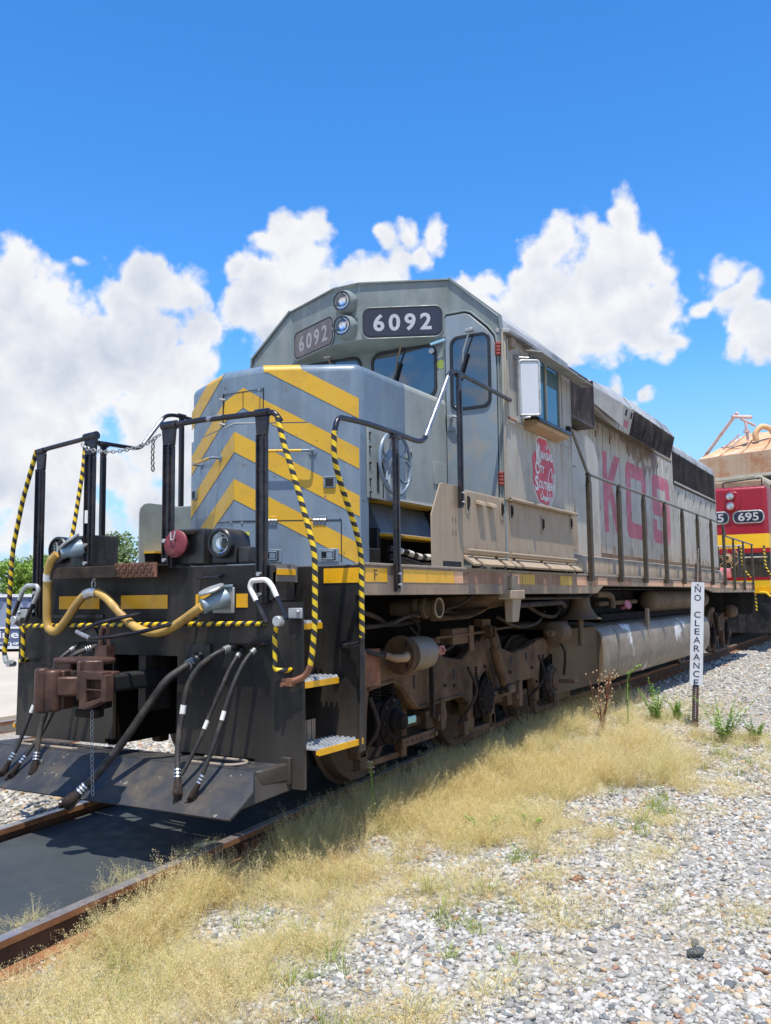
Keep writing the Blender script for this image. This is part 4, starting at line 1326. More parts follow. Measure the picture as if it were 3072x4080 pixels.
# two sand box doors across the foot of the nose
mb = MB()
for s in (1,):
    pts = [vface(0.02, 2.085, 0.001), vface(0.79, 2.085, 0.001), vface(0.79, 1.73, 0.001), vface(0.02, 1.73, 0.001)]
for a, b in (((0.0, 2.085), (0.795, 2.085)), ((0.795, 2.085), (0.795, 1.735)), ((-0.001, 2.085), (-0.34, 2.10))):
    q = vbar(a[0], a[1], b[0], b[1], 0.009, 0.001, 0.008)
    mb.add(q.v, q.f)
obj('door_seam', mb, M['gasket'], nose)
def vbox(x0, x1, z0, z1, o0, o1):
    """box on the V face"""
    s = 1 if x0 >= 0 else -1
    b = [vface(x0, z0, o0), vface(x1, z0, o0), vface(x1, z0, o1), vface(x0, z0, o1)]
    t = [vface(x0, z1, o0), vface(x1, z1, o0), vface(x1, z1, o1), vface(x0, z1, o1)]
    return MB().hexa(b, t)
for x in (0.275, 0.635):   # hinges
    h = obj('hinge', vbox(x - 0.05, x + 0.05, 2.095, 2.125, 0.0045, 0.010), M['yellow' if x < 0.4 else 'blue'], nose, bevel=0.002)
    mb = MB()
    for k in range(4):
        mb.cyl(vface(x - 0.048 + k * 0.025, 2.087, 0.014), vface(x - 0.028 + k * 0.025, 2.087, 0.014), 0.010, 10)
    obj('hinge_barrel', mb, M['steel'], h, smooth=True)
    q = vbox(x - 0.05, x + 0.04, 2.045, 2.075, 0.0045, 0.008)
    obj('hinge_leaf', q, M['blue'], h, bevel=0.002)
for x in (0.28, 0.70):     # paddle latches in recessed cups
    hw = 0.075
    h = obj('latch_plate', vbox(x - hw, x + hw, 1.735, 1.845, 0.004, 0.010), M['blue'], nose, bevel=0.003)
    mb = vbox(x - hw * 0.7, x + hw * 0.7, 1.75, 1.83, 0.0102, 0.0112)
    obj('latch_cup', mb, M['dark'], h)
    mb = vbox(x - 0.015, x + 0.03, 1.765, 1.815, 0.012, 0.022)
    mb2 = MB().tube(fillet([vface(x - 0.05, 1.757, 0.02), vface(x + 0.04, 1.757, 0.02), vface(x + 0.04, 1.823, 0.02), vface(x - 0.05, 1.823, 0.02)], 0.012), 0.005, 8)
    mb.add(mb2.v, mb2.f)
    obj('latch_handle', mb, M['blue'], h, bevel=0.002)
for x, z in ((0.71, 2.405), (-0.83, 2.405)):   # poling pockets / slotted footholds high on the nose
    h = obj('foothold', vbox(x - 0.045, x + 0.045, z - 0.05, z + 0.05, 0.0, 0.022) if x > 0 else vbox(x + 0.045, x - 0.045, z - 0.05, z + 0.05, 0.0, 0.022), M['blue'], nose, bevel=0.008)
    obj('foothold_slot', vbox(x - 0.03, x + 0.03, z - 0.035, z + 0.03, 0.0225, 0.024), M['dark'], h)
    obj('foothold_rim', vbox(x - 0.045, x + 0.045, z + 0.042, z + 0.05, 0.0225, 0.026), M['zinc'], h)
for xa, xb in ((0.215, 0.585), (-0.27, -0.69)):   # grab irons
    mb = MB().tube(fillet([vface(xa, 2.665, 0.0), vface(xa, 2.665, 0.09), vface(xb, 2.665, 0.09), vface(xb, 2.665, 0.0)], 0.03), 0.0115, 10)
    h = obj('grab_iron', mb, M['blue'], nose, smooth=True)
    q = xa + (xb - xa) * 0.08; w = xa + (xb - xa) * 0.80
    obj('grab_paint', MB().cyl(vface(q, 2.665, 0.09), vface(w, 2.665, 0.09), 0.0125, 10), M['yellow'], h, smooth=True)
    for x in (xa, xb):
        obj('grab_foot', MB().cyl(vface(x, 2.665, 0.0), vface(x, 2.665, 0.012), 0.034, 14), M['blue'], h, bevel=0.003)
obj('vin_plate', vbox(0.03, 0.115, 1.965, 1.995, 0.002, 0.006), M['sticker'], nose)
# bolts along the sand door
mb = MB()
for x, z in ((0.06, 2.075), (-0.05, 2.08), (0.06, 1.90), (0.08, 2.0), (-0.2, 3.17), (-0.2, 2.95), (0.19, 3.2)):
    mb.cyl(vface(x, z, 0.0), vface(x, z, 0.010) if z < 2.9 else vface(x, z, 0.05), 0.009, 6)
obj('bolt', mb, M['zinc'], nose)

# side access plate, with its row of bolts, and the brake wheel
sd = obj('brake_panel', MB().box(0.94, 0.958, 1.60, 2.02, 2.28, 2.93), M['nosegrey'], LOCO, bevel=0.004)
mb = MB()
for z in (2.84, 2.72, 2.58, 2.44, 2.33):
    mb.cyl((0.958, 1.625, z), (0.972, 1.625, z), 0.010, 6); mb.box(0.958, 0.962, 1.620, 1.630, z - 0.06, z)
mb.cyl((0.958, 1.97, 2.85), (0.972, 1.97, 2.85), 0.010, 6)
obj('bolt', mb, M['truckdark'], sd)
mb = MB().box(0.9585, 0.962, 1.74, 1.78, 2.34, 2.60).box(0.9585, 0.962, 1.84, 1.855, 2.30, 2.52)
obj('panel_slot', mb, M['gasket'], sd)
def brake_wheel(cx, cy, cz, r, ax, m, parent, name='brake_wheel'):
    """dished wheel with five curved spokes about axis ax (x or -y)"""
    A = Vector(ax)
    U = Vector((0, 1, 0)) if abs(A.x) > 0.5 else Vector((1, 0, 0))
    V = Vector((0, 0, 1))
    c = Vector((cx, cy, cz))
    def P(rr, a, t=0.0): return c + U * rr * math.cos(a) + V * rr * math.sin(a) + A * t
    mb = MB().tube([P(r, 2 * PI * k / 40) for k in range(41)], 0.0155, 8, cap=False)
    w = obj(name, mb, m, parent, smooth=True)
    for k in range(5):
        a = 2 * PI * k / 5 + 0.35
        for s in (-1, 1):
            mb = MB().tube(curve([P(r * 0.34, a + s * 0.35, -0.045), P(r * 0.55, a + s * 0.16, -0.03), P(r * 0.78, a + s * 0.13, -0.012), P(r * 0.99, a + s * 0.36, 0.0)], 4), 0.011, 8)
            obj('wheel_spoke', mb, m, w, smooth=True)
    obj('wheel_disc', MB().lathe(P(0, 0, -0.062), A, [(0, r * 0.30), (0.008, r * 0.46), (0.020, r * 0.47), (0.03, r * 0.3), (0.05, r * 0.16)], 28), m, w, smooth=True)
    obj('wheel_hub', MB().lathe(P(0, 0, -0.035), A, [(0, r * 0.17), (0.03, r * 0.17), (0.035, r * 0.1), (0.05, r * 0.1)], 14), M['truckdark'], w, smooth=True)
    obj('wheel_shaft', MB().cyl(P(0, 0, -0.14), P(0, 0, -0.03), r * 0.14, 12), M['truckdark'], w, smooth=True)
    return w
brake_wheel(1.08, 1.86, 2.595, 0.275, (1, 0, 0), M['blue'], LOCO)
# recess under the nose side: shelf, slanted blue panel, piping
rs = obj('recess_panel', MB().hexa([(0.66, 1.98, 2.03), (0.86, 1.98, 2.0), (0.86, 3.04, 2.0), (0.66, 3.04, 2.03)], [(0.62, 1.98, 2.28), (0.74, 1.98, 2.28), (0.74, 3.04, 2.28), (0.62, 3.04, 2.28)]), M['blue'], LOCO, bevel=0.006)
obj('recess_edge', MB().box(0.70, 0.93, 1.96, 3.04, 1.972, 1.995).box(0.72, 0.945, 1.94, 3.04, 2.285, 2.298), M['yellow'], rs)
obj('recess_top', MB().box(0.72, 0.955, 1.93, 3.04, 2.30, 2.315).box(0.70, 0.92, 1.96, 3.04, 1.996, 2.004), M['decalwhite'], rs)
mb = MB().box(0.61, 0.66, 1.66, 1.90, 1.68, 2.26).box(0.66, 0.78, 1.70, 1.82, 2.12, 2.22)
obj('recess_box', mb, M['doorgrey'], LOCO, bevel=0.01)
mb = MB().box(0.66, 0.9, 1.70, 1.9, 1.68, 1.86).box(0.7, 0.85, 1.94, 1.99, 1.68, 2.05)
obj('recess_valve', mb, M['black'], LOCO, bevel=0.015)
c = curve([(0.95, 1.96, 1.86), (1.0, 2.2, 1.83), (1.0, 2.45, 1.80), (0.98, 2.75, 1.81), (0.95, 3.0, 1.83)], 6)
pp = obj('brake_pipe', MB().tube(c, 0.028, 12).tube([(v.x, v.y, v.z - 0.075) for v in c], 0.03, 12), M['rail_black'], LOCO, smooth=True)
mb = MB()
for i in range(2, 24, 4):
    mb.tube([c[i] + Vector((0, 0, 0.001)), c[min(i + 2, 23)]], 0.0295, 12)
obj('pipe_wrap', mb, M['whitep'], pp, smooth=True)
# small square door low on the nose side
obj('nose_door', MB().box(0.94, 0.950, 2.86, 3.12, 2.53, 2.75), M['nosegrey'], LOCO, bevel=0.003)
mb = MB().box(0.94, 0.975, 2.28, 2.37, 2.70, 2.79)
q = obj('foothold', mb, M['nosegrey'], LOCO, bevel=0.006)
obj('foothold_slot', MB().box(0.9755, 0.977, 2.30, 2.36, 2.715, 2.765), M['dark'], q)

# ---- cab
ZG = 4.05       # gutter
CY0, CY1 = 3.20, 5.27
roofprof = [(-1.545, ZG), (-1.53, 4.19), (-1.0, 4.665), (-0.5, 4.70), (0.5, 4.70), (1.0, 4.665), (1.53, 4.19), (1.545, ZG)]
cabo = obj('cab', MB().box(-1.556, 1.556, CY0 + 0.04, CY1, 2.374, ZG - 0.002), M['cab'], LOCO, bevel=0.006, label='weathered pale grey cab side')
obj('cab_roof', MB().prism(roofprof, 'y', CY0, CY1 + 0.06), M['hoodtop'], LOCO, bevel=0.012, seg=3)
# front wall in the darker paint, door side pieces
front = [(-1.555, ZD), (1.555, ZD), (1.555, 4.06)] + roofprof[::-1][1:-1] + [(-1.555, 4.06)]
front = [(x * 1.0, z) for x, z in front]
obj('cab_front', MB().prism(front, 'y', CY0 - 0.012, CY0 + 0.038), M['browgrey'], LOCO, bevel=0.004)
# roof edge flange round the front
mb = MB()
fl_ = [(-1.56, 4.05), (-1.545, 4.20), (-1.0, 4.68), (-0.17, 4.705)]
for a, b in zip(fl_[:3], fl_[1:3]):
    for s in (1, -1):
        mb.bar((s * a[0], CY0 - 0.012, a[1]), (s * b[0], CY0 - 0.012, b[1]), 0.05, 0.02, (0, 0, 1))
objs('roof_flange', mb, M['browgrey'], LOCO)
# brow with the number boards
def brow_pt(s, u, z, off=0.0):
    """s side, u metres out from the centre piece"""
    n = Vector((s * 0.421, -0.907, 0))
    base = Vector((s * 0.15, 2.81, z)) + Vector((s * 0.907, 0.421, 0)) * u
    return base + n * off
plan = [(-0.98, 3.20), (-0.15, 2.81), (0.15, 2.81), (0.98, 3.20)]
mb = MB()
bot = [(-0.98, 3.19, 4.075), (-0.15, 2.81, 4.075), (0.15, 2.81, 4.075), (0.98, 3.19, 4.075)]
top = [(-0.98, 3.19, 4.665), (-0.15, 2.81, 4.665), (0.15, 2.81, 4.665), (0.98, 3.19, 4.665)]
vs = bot + top + [(-0.98, 3.20, 4.02), (0.98, 3.20, 4.02), (0.5, 3.20, 4.70), (-0.5, 3.20, 4.70), (-0.98, 3.2, 4.665), (0.98, 3.2, 4.665)]
mb.add(vs, [(0, 1, 5, 4), (1, 2, 6, 5), (2, 3, 7, 6), (8, 9, 3, 2, 1, 0), (4, 5, 6, 7, 13, 10, 11, 12), (8, 0, 4, 12), (3, 9, 13, 7)])
brow = obj('number_board_brow', mb, M['browgrey'], LOCO, bevel=0.006)
mb = MB()
for s in (1, -1):
    a = brow_pt(s, 0, 4.672, 0.012); b = brow_pt(s, 0.93, 4.672, 0.012)
    mb.bar(a, b, 0.03, 0.014)
mb.box(-0.15, 0.15, 2.785, 2.815, 4.666, 4.68)
mb.bar(brow_pt(1, 0.915, 4.08, 0.005), brow_pt(1, 0.915, 4.66, 0.005), 0.012, 0.02, (1, 0, 0))
obj('brow_flange', mb, M['browgrey'], brow)
for s in (1, -1):
    cu = 0.44; 
    def BP(q, off, zc=4.243): return brow_pt(s, cu + q[0] * (1 if s > 0 else -1) * s * s, zc + q[1], off)
    o1 = rrect(0.835, 0.325, 0.085, 5); o2 = rrect(0.79, 0.275, 0.075, 5)
    fr_ = obj('number_board', MB().slab([brow_pt(s, cu + x, 4.243 + z, 0.001) for x, z in o1], Vector((s * 0.421, -0.907, 0)) * 0.012), M['gasket'], brow, label='number board with pale glass' if s < 0 else 'number board with dark glass')
    obj('board_glass', MB().slab([brow_pt(s, cu + x, 4.243 + z, 0.0132) for x, z in o2], Vector((s * 0.421, -0.907, 0)) * 0.002), M['boardblack' if s > 0 else 'boardpale'], fr_)
    if s > 0: o_ = brow_pt(1, cu, 4.243 - 0.08, 0.0155); xd = (0.907, 0.421, 0)
    else: o_ = brow_pt(-1, cu, 4.243 - 0.08, 0.0155); xd = (0.907, -0.421, 0)
    obj('numerals', text_mb('6092', o_, xd, (0, 0, 1), 0.165, width=0.60, thick=0.001, bold=0.028, spacing=1.35, align='CENTER'), M['boardnum' if s > 0 else 'boardnum2'], fr_)
    # thin trim along the frame
    obj('board_trim', MB().tube([brow_pt(s, cu + x, 4.243 + z, 0.012) for x, z in o1] + [brow_pt(s, cu + o1[0][0], 4.243 + o1[0][1], 0.012)], 0.006, 6, cap=False), M['browgrey'], fr_, smooth=True)
# twin headlights, one above the other
for z in (4.485, 4.225):
    h = obj('headlight', MB().lathe((0.0, 2.815, z), (0, -1, 0), [(0, 0.125), (0.07, 0.125), (0.085, 0.118), (0.12, 0.105), (0.121, 0.092), (0.06, 0.091)], 30, caps=(True, False)), M['browgrey'], brow, smooth=True)
    obj('lamp_ring', MB().lathe((0.0, 2.70, z), (0, -1, 0), [(0, 0.101), (0.010, 0.101), (0.012, 0.094), (0.0, 0.091)], 30, caps=(False, False)), M['gasket'], h, smooth=True)
    obj('reflector', MB().lathe((0.0, 2.752, z), (0, -1, 0), [(0.0, 0.002), (0.003, 0.03), (0.014, 0.055), (0.032, 0.077), (0.052, 0.0905)], 30, caps=(True, False)), M['reflector'], h, smooth=True)
    obj('lens', MB().lathe((0.0, 2.697, z), (0, -1, 0), [(0, 0.09), (0.006, 0.065), (0.010, 0.03), (0.011, 0.002)], 30), LENS, h, smooth=True)
    obj('lamp_lug', MB().box(0.10, 0.16, 2.735, 2.76, z - 0.01, z + 0.02).box(-0.15, -0.105, 2.735, 2.75, z - 0.015, z + 0.01), M['browgrey'], h, bevel=0.004)
# windshields
def gasketed(x0, x1, z0, z1, r_, y, name='windshield', m='glass', skew=None, par=LOCO):
    w, h = x1 - x0, z1 - z0
    cx, cz = (x0 + x1) / 2, (z0 + z1) / 2
    def sk(p): 
        x, z = p
        if skew: z -= skew * max(0.0, (x - cx) / w) * (1 if z > 0 else 0)
        return x, z
    o1 = [sk(p) for p in rrect(w, h, r_, 5)]; o2 = [sk(p) for p in rrect(w - 0.06, h - 0.06, r_ - 0.02, 5)]
    n = len(o1)
    mb = MB()
    vs = [(cx + x, y - 0.016, cz + z) for x, z in o1] + [(cx + x, y - 0.016, cz + z) for x, z in o2] + [(cx + x, y, cz + z) for x, z in o1] + [(cx + x, y, cz + z) for x, z in o2]
    fs = []
    for i in range(n):
        j = (i + 1) % n
        fs += [(i, j, n + j, n + i), (2 * n + i, 2 * n + j, j, i), (n + i, n + j, 3 * n + j, 3 * n + i)]
    mb.add(vs, fs)
    f = obj(name, mb, M['gasket'], par, bevel=0.003, seg=1)
    obj('pane', MB().prism([(cx + x, cz + z) for x, z in o2], 'y', y - 0.005, y - 0.002), M[m], f)
    return f
gasketed(0.06, 0.84, 3.46, 4.03, 0.11, CY0 - 0.012)
gasketed(-0.84, -0.06, 3.46, 4.03, 0.11, CY0 - 0.012)
# cab door on the right, with its curved head
dpts = [(0.945, 1.80), (1.49, 1.80), (1.50, 3.88), (1.47, 4.0), (1.40, 4.09), (1.22, 4.26), (1.16, 4.285), (0.965, 4.285), (0.945, 4.26)]
mb = MB().prism(dpts, 'y', CY0 - 0.030, CY0 - 0.0125)
door = obj('cab_door', mb, M['doorgrey'], LOCO, bevel=0.006, label='blue grey front cab door')
gasketed(1.00, 1.445, 3.29, 4.055, 0.09, CY0 - 0.030, name='door_window', par=door)
mb = MB().tube([(x, CY0 - 0.022, z) for x, z in [(0.93, 1.8), (0.93, 4.27), (0.96, 4.31), (1.17, 4.31), (1.235, 4.285), (1.42, 4.11), (1.495, 4.01), (1.518, 3.88), (1.51, 1.8)]], 0.011, 8)
obj('door_frame', mb, M['browgrey'], door, smooth=True)
obj('door_gap', MB().tube([(x, CY0 - 0.020, z) for x, z in [(0.940, 1.8), (0.940, 4.26), (0.965, 4.295), (1.165, 4.295), (1.225, 4.27), (1.405, 4.10), (1.483, 4.0), (1.506, 3.88), (1.498, 1.8)]], 0.006, 6), M['dark'], door)
for z in (3.86, 2.57):
    mb = MB()
    for k in range(4):
        mb.lathe((1.525, CY0 - 0.03, z - 0.065 + k * 0.034), (0, 0, 1), [(0, 0.02), (0.004, 0.027), (0.026, 0.027), (0.03, 0.02)], 12)
    mb.box(1.49, 1.53, CY0 - 0.035, CY0 - 0.02, z - 0.06, z + 0.06)
    obj('door_hinge', mb, M['redpart'], door, bevel=0.002)
mb = MB().box(0.955, 1.05, CY0 - 0.045, CY0 - 0.028, 3.09, 3.255)
dl = obj('door_lock', mb, M['doorgrey'], door, bevel=0.006)
obj('door_handle', MB().lathe((1.01, CY0 - 0.045, 3.215), (0, -1, 0), [(0, 0.02), (0.02, 0.02)], 12).tube(curve([(0.995, CY0 - 0.065, 3.215), (1.05, CY0 - 0.085, 3.225), (1.11, CY0 - 0.085, 3.21)], 4), [0.014] * 8 + [0.009], 8), M['zinc'], dl, smooth=True)
mb = MB().box(0.90, 0.94, CY0 - 0.04, CY0 - 0.013, 3.08, 3.27)
obj('strike_plate', mb, M['rust'], door, bevel=0.004)
# stickers, small lamp bracket at the corner of the brow
obj('round_sticker', MB().lathe((0.885, CY0 - 0.0125, 3.80), (0, -1, 0), [(0, 0.048), (0.001, 0.048)], 24), M['sticker'], LOCO)
obj('marker_bracket', MB().bar((0.80, 3.13, 4.005), (0.96, 3.13, 4.03), 0.03, 0.025), M['bluecap'], LOCO, bevel=0.004)
obj('marker_lamp', MB().lathe((0.80, 3.16, 3.945), (0, -1, 0), [(0, 0.03), (0.02, 0.03), (0.025, 0.02)], 16), M['zinc'], LOCO, smooth=True)
# wipers
def wiper(top, mid, e0, e1, mm):
    w = obj('wiper', MB().tube([top, mid], 0.009, 8), M[mm], LOCO, smooth=True)
    obj('wiper_arm', MB().tube([mid, (Vector(e0) + Vector(e1)) / 2], 0.007, 6), M[mm], w, smooth=True)
    obj('wiper_blade', MB().bar(e0, e1, 0.02, 0.025), M['gasket'], w)
    obj('wiper_pivot', MB().box(top[0] - 0.045, top[0] + 0.04, top[1] - 0.02, top[1] + 0.03, top[2] - 0.012, top[2] + 0.025), M['zinc'], w, bevel=0.008)
wiper((0.46, 3.125, 4.055), (0.40, 3.14, 3.90), (0.42, 3.155, 3.88), (0.30, 3.155, 3.52), 'sillgrey')
wiper((1.245, 3.11, 4.075), (1.165, 3.125, 3.87), (1.20, 3.14, 3.86), (1.11, 3.14, 3.60), 'zinc')
wiper((-0.46, 3.125, 4.055), (-0.40, 3.14, 3.90), (-0.42, 3.155, 3.88), (-0.30, 3.155, 3.52), 'sillgrey')
# corner flange and drain pipe at the front corner of the side
mb = MB()
mb.box(1.556, 1.575, 3.17, 3.20, 2.36, 4.05)
mb.box(1.556, 1.585, 3.25, 3.29, 3.2, 3.98)
mb.tube([(1.575, 3.215, 3.1), (1.575, 3.215, 4.0)], 0.014, 8)
obj('corner_trim', mb, M['cab'], cabo, bevel=0.003)
# gutter, soffit and sun shade
mb = MB()
mb.prism([(1.50, 4.035), (1.645, 4.015), (1.65, 4.045), (1.545, 4.075), (1.50, 4.075)], 'y', CY0 - 0.02, CY1 + 0.05)
mb.prism([(-1.50, 4.035), (-1.645, 4.015), (-1.65, 4.045), (-1.545, 4.075), (-1.50, 4.075)], 'y', CY0 - 0.02, CY1 + 0.05)
obj('gutter', mb, M['hoodtop'], LOCO, bevel=0.004)
mb = MB().hexa([(1.60, 3.66, 3.945), (1.80, 3.66, 3.90), (1.80, 5.45, 3.90), (1.60, 5.6, 3.945)], [(1.60, 3.66, 3.957), (1.80, 3.66, 3.912), (1.80, 5.45, 3.912), (1.60, 5.6, 3.957)])
obj('sun_shade', mb, M['hoodtop'], LOCO, bevel=0.004)
mb = MB()
for yy in (3.75, 4.5, 5.15):
    mb.tube([(1.56, yy, 4.01), (1.72, yy, 3.935)], 0.008, 6)
mb.box(1.556, 1.62, 3.3, 3.40, 3.90, 3.99)
obj('shade_stay', mb, M['sillgrey'], LOCO)
# side window
mb = MB()
mb.box(1.5565, 1.562, 3.93, 4.92, 3.24, 3.98)
win = obj('side_window', mb, M['gasket'], cabo)
obj('pane', MB().box(1.5625, 1.566, 3.96, 4.36, 3.27, 3.95), M['tealglass'], win)
obj('pane', MB().box(1.5665, 1.570, 4.40, 4.80, 3.27, 3.95), M['tealglass'], win)
mb = MB().box(1.5625, 1.585, 4.36, 4.40, 3.25, 3.97).box(1.5625, 1.59, 4.80, 4.85, 3.25, 3.97).box(1.5625, 1.58, 3.93, 3.96, 3.25, 3.97).box(1.5625, 1.575, 4.92, 4.97, 3.22, 3.99)
obj('window_frame', mb, M['cab'], win, bevel=0.004)
ar = obj('arm_rest', MB().prism([(1.56, 3.14), (1.70, 3.17), (1.715, 3.195), (1.715, 3.225), (1.69, 3.235), (1.56, 3.235)], 'y', 3.72, 4.72), M['woodsill'], cabo, bevel=0.006)
obj('rest_pad', MB().prism([(1.57, 3.237), (1.69, 3.237), (1.722, 3.226), (1.722, 3.20), (1.74, 3.21), (1.735, 3.245), (1.70, 3.265), (1.57, 3.262)], 'y', 3.70, 4.74), M['gasket'], ar, bevel=0.008)
# mirror
mb = MB().box(1.625, 1.665, 3.50, 3.52, 3.24, 3.84)
mir = obj('mirror', MB().slab([(1.625, 3.50, 3.245), (1.78, 3.60, 3.245), (1.78, 3.60, 3.80), (1.625, 3.50, 3.80)], (-0.018, 0.03, 0)), M['mirrorbody'], LOCO, bevel=0.008, seg=3)
mb = MB().tube(fillet([(1.615, 3.495, 3.245), (1.785, 3.605, 3.245), (1.785, 3.605, 3.805), (1.615, 3.495, 3.805), (1.615, 3.495, 3.245)], 0.03), 0.012, 8)
obj('mirror_frame', mb, M['zinc'], mir, smooth=True)
mb = MB().tube([(1.60, 3.50, 3.18), (1.60, 3.50, 3.86)], 0.010, 8).tube([(1.60, 3.5, 3.84), (1.70, 3.55, 3.83)], 0.012, 8).tube([(1.60, 3.5, 3.215), (1.70, 3.55, 3.225)], 0.012, 8)
mb.box(1.556, 1.61, 3.48, 3.52, 3.82, 3.87).box(1.556, 1.61, 3.48, 3.52, 3.17, 3.23)
obj('mirror_bracket', mb, M['zinc'], mir)
# belt rail, lower seams, rear trim of the side
mb = MB()
mb.box(1.556, 1.568, 3.21, 3.72, 3.145, 3.175).box(1.556, 1.562, 4.70, 5.26, 3.145, 3.156)
mb.box(1.556, 1.5595, 5.255, 5.285, 2.36, 4.04).box(1.556, 1.5605, 4.975, 4.98, 3.16, 4.02)
mb.box(1.556, 1.5595, 3.29, 3.296, 2.38, 3.14)
obj('belt_rail', mb, M['cab'], cabo, bevel=0.002)
mb = MB()
for i in range(7):
    mb.lathe((1.572, 3.26 + i * 0.035 + 0.01 * (i % 2), 3.178), (0, 0, 1), [(0, 0.010), (0.01, 0.012), (0.02, 0.004)], 7)
obj('rust_crumbs', mb, M['rust'], cabo)['kind'] = 'stuff'
# herald on the cab side
hp = [(4.10, 3.07), (4.16, 3.12), (4.38, 3.12), (4.46, 3.05), (4.62, 2.86), (4.655, 2.72), (4.62, 2.58), (4.49, 2.42), (4.42, 2.40), (4.14, 2.42), (4.0, 2.55), (3.95, 2.66), (3.965, 2.76), (3.945, 2.88), (4.03, 2.96), (4.05, 3.04)]
hd = obj('herald', MB().prism(hp, 'x', 1.557, 1.5595), M['herald'], cabo, label='worn red octagonal herald with cream lettering')
obj('herald_border', MB().prism([(4.305 + (y - 4.305) * 1.055, 2.76 + (z - 2.76) * 1.045) for y, z in hp[:11]] + [(y, z) for y, z in hp[11:]], 'x', 1.5563, 1.5569), M['decalwhite'], hd)
def htext(s, y, z, h, w):
    obj('herald_lettering', text_mb(s, (1.5615, y, z), (0, 1, 0), (0, 0, 1), h, width=w, thick=0.001, bold=0.035), M['decalwhite'], hd)
htext('K', 4.06, 2.86, 0.17, 0.13); htext('ANSAS', 4.20, 2.90, 0.082, 0.36)
htext('C', 4.02, 2.72, 0.13, 0.11); htext('ITY', 4.14, 2.745, 0.075, 0.16)
htext('S', 4.00, 2.545, 0.15, 0.11); htext('OUTHERN', 4.12, 2.575, 0.08, 0.50)
htext('Lines', 4.16, 2.455, 0.06, 0.26)
mb = MB().tube(curve([(1.561, 4.20, 2.55), (1.561, 4.27, 2.46), (1.561, 4.33, 2.44), (1.561, 4.36, 2.52), (1.561, 4.42, 2.72), (1.561, 4.50, 2.82), (1.561, 4.54, 2.78), (1.561, 4.52, 2.72)], 4), 0.007, 6)
obj('herald_flourish', mb, M['decalwhite'], hd)
# lower lockers on the walkway, front one and the long one
def locker(y0, y1, name, latches, lip):
    b = obj(name, MB().box(1.0 if lip else 1.50, 1.556, y0, y1, 1.80, 2.372), M['box'], LOCO, bevel=0.012, seg=3)
    mb = MB()
    if lip: mb.tube([(1.60, y0 + 0.01, 2.368), (1.60, y1 + 0.01, 2.368)], 0.018, 10).box(1.556, 1.60, y0 + 0.01, y1 + 0.01, 2.365, 2.385)
    mb.tube([(1.585, y0 + 0.02, 1.835), (1.585, y1, 1.835)], 0.014, 10)
    obj('locker_lip', mb, M['box'], b, smooth=True)
    mb = MB()
    for y in latches:
        z = 2.27 if abs(y - y0) < 0.5 or abs(y - y1) < 0.5 else 2.2
        mm = MB().box(1.556, 1.564, y - 0.042, y + 0.042, z - 0.115, z + 0.085)
        l = obj('latch', mm, M['box'], b, bevel=0.004)
        q = MB().prism([(y + a * 0.7, z - 0.015 + c_ * 1.0) for a, c_ in rrect(0.062, 0.13, 0.022, 4)], 'x', 1.5642, 1.5655)
        obj('latch_cup', q, M['dark'], l)
        q = MB().box(1.566, 1.576, y - 0.02, y + 0.02, z + 0.02, z + 0.04).tube(fillet([(1.572, y - 0.018, z + 0.02), (1.572, y - 0.018, z - 0.05), (1.572, y + 0.018, z - 0.05), (1.572, y + 0.018, z + 0.02)], 0.01), 0.005, 6)
        obj('latch_pull', q, M['truckdark'], l)
    # hinged apron plates along the foot
    n = 2
    return b
b1 = locker(2.205, 3.165, 'front_locker', (2.30, 3.08), False)
b2 = locker(3.205, 5.245, 'side_locker', (3.32, 4.20, 5.15), True)
for par, sp in ((b1, ((2.21, 2.34), (2.42, 2.88), (2.98, 3.16))), (b2, ((3.21, 3.33), (3.42, 4.10), (4.20, 4.94), (5.04, 5.24)))):
    for a, b in sp:
        mb = MB().hexa([(1.545, a, 1.765), (1.64, a + 0.02, 1.695), (1.64, b + 0.02, 1.695), (1.545, b, 1.765)], [(1.545, a, 1.80), (1.655, a + 0.02, 1.715), (1.655, b + 0.02, 1.715), (1.545, b, 1.80)])
        obj('apron_plate', mb, M['box'], par, bevel=0.004)
        mb = MB().lathe((1.63, b + 0.03, 1.70), (0, 1, 0), [(0, 0.012), (0.03, 0.016), (0.06, 0.012)], 8).box(1.56, 1.64, b + 0.02, b + 0.035, 1.68, 1.73)
        obj('apron_hinge', mb, M['truckdark'], par)
for a in (2.55, 2.80):   # two hooded vents
    mb = MB().hexa([(1.556, a - 0.075, 2.262), (1.61, a - 0.065, 2.245), (1.61, a + 0.065, 2.245), (1.556, a + 0.075, 2.262)], [(1.556, a - 0.075, 2.30), (1.60, a - 0.06, 2.285), (1.60, a + 0.06, 2.285), (1.556, a + 0.075, 2.30)])
    obj('vent_hood', mb, M['box'], b1, bevel=0.006)
# splash panel with its clipped top corner
mb = MB().prism([(1.60, 1.672), (2.20, 1.672), (2.20, 2.385), (1.80, 2.385), (1.76, 2.37), (1.595, 2.10)], 'x', 1.545, 1.556)
sp_ = obj('splash_panel', mb, M['box'], LOCO, bevel=0.002)
obj('panel_slot', MB().box(1.5565, 1.5575, 1.79, 2.15, 1.685, 1.73), M['dark'], sp_)
mb = MB()
for y, z in ((1.99, 1.95), (2.05, 1.95), (1.99, 2.06), (2.05, 2.06)):
    mb.box(1.5562, 1.5575, y, y + 0.008, z, z + 0.05)
obj('panel_slit', mb, M['truckdark'], sp_)
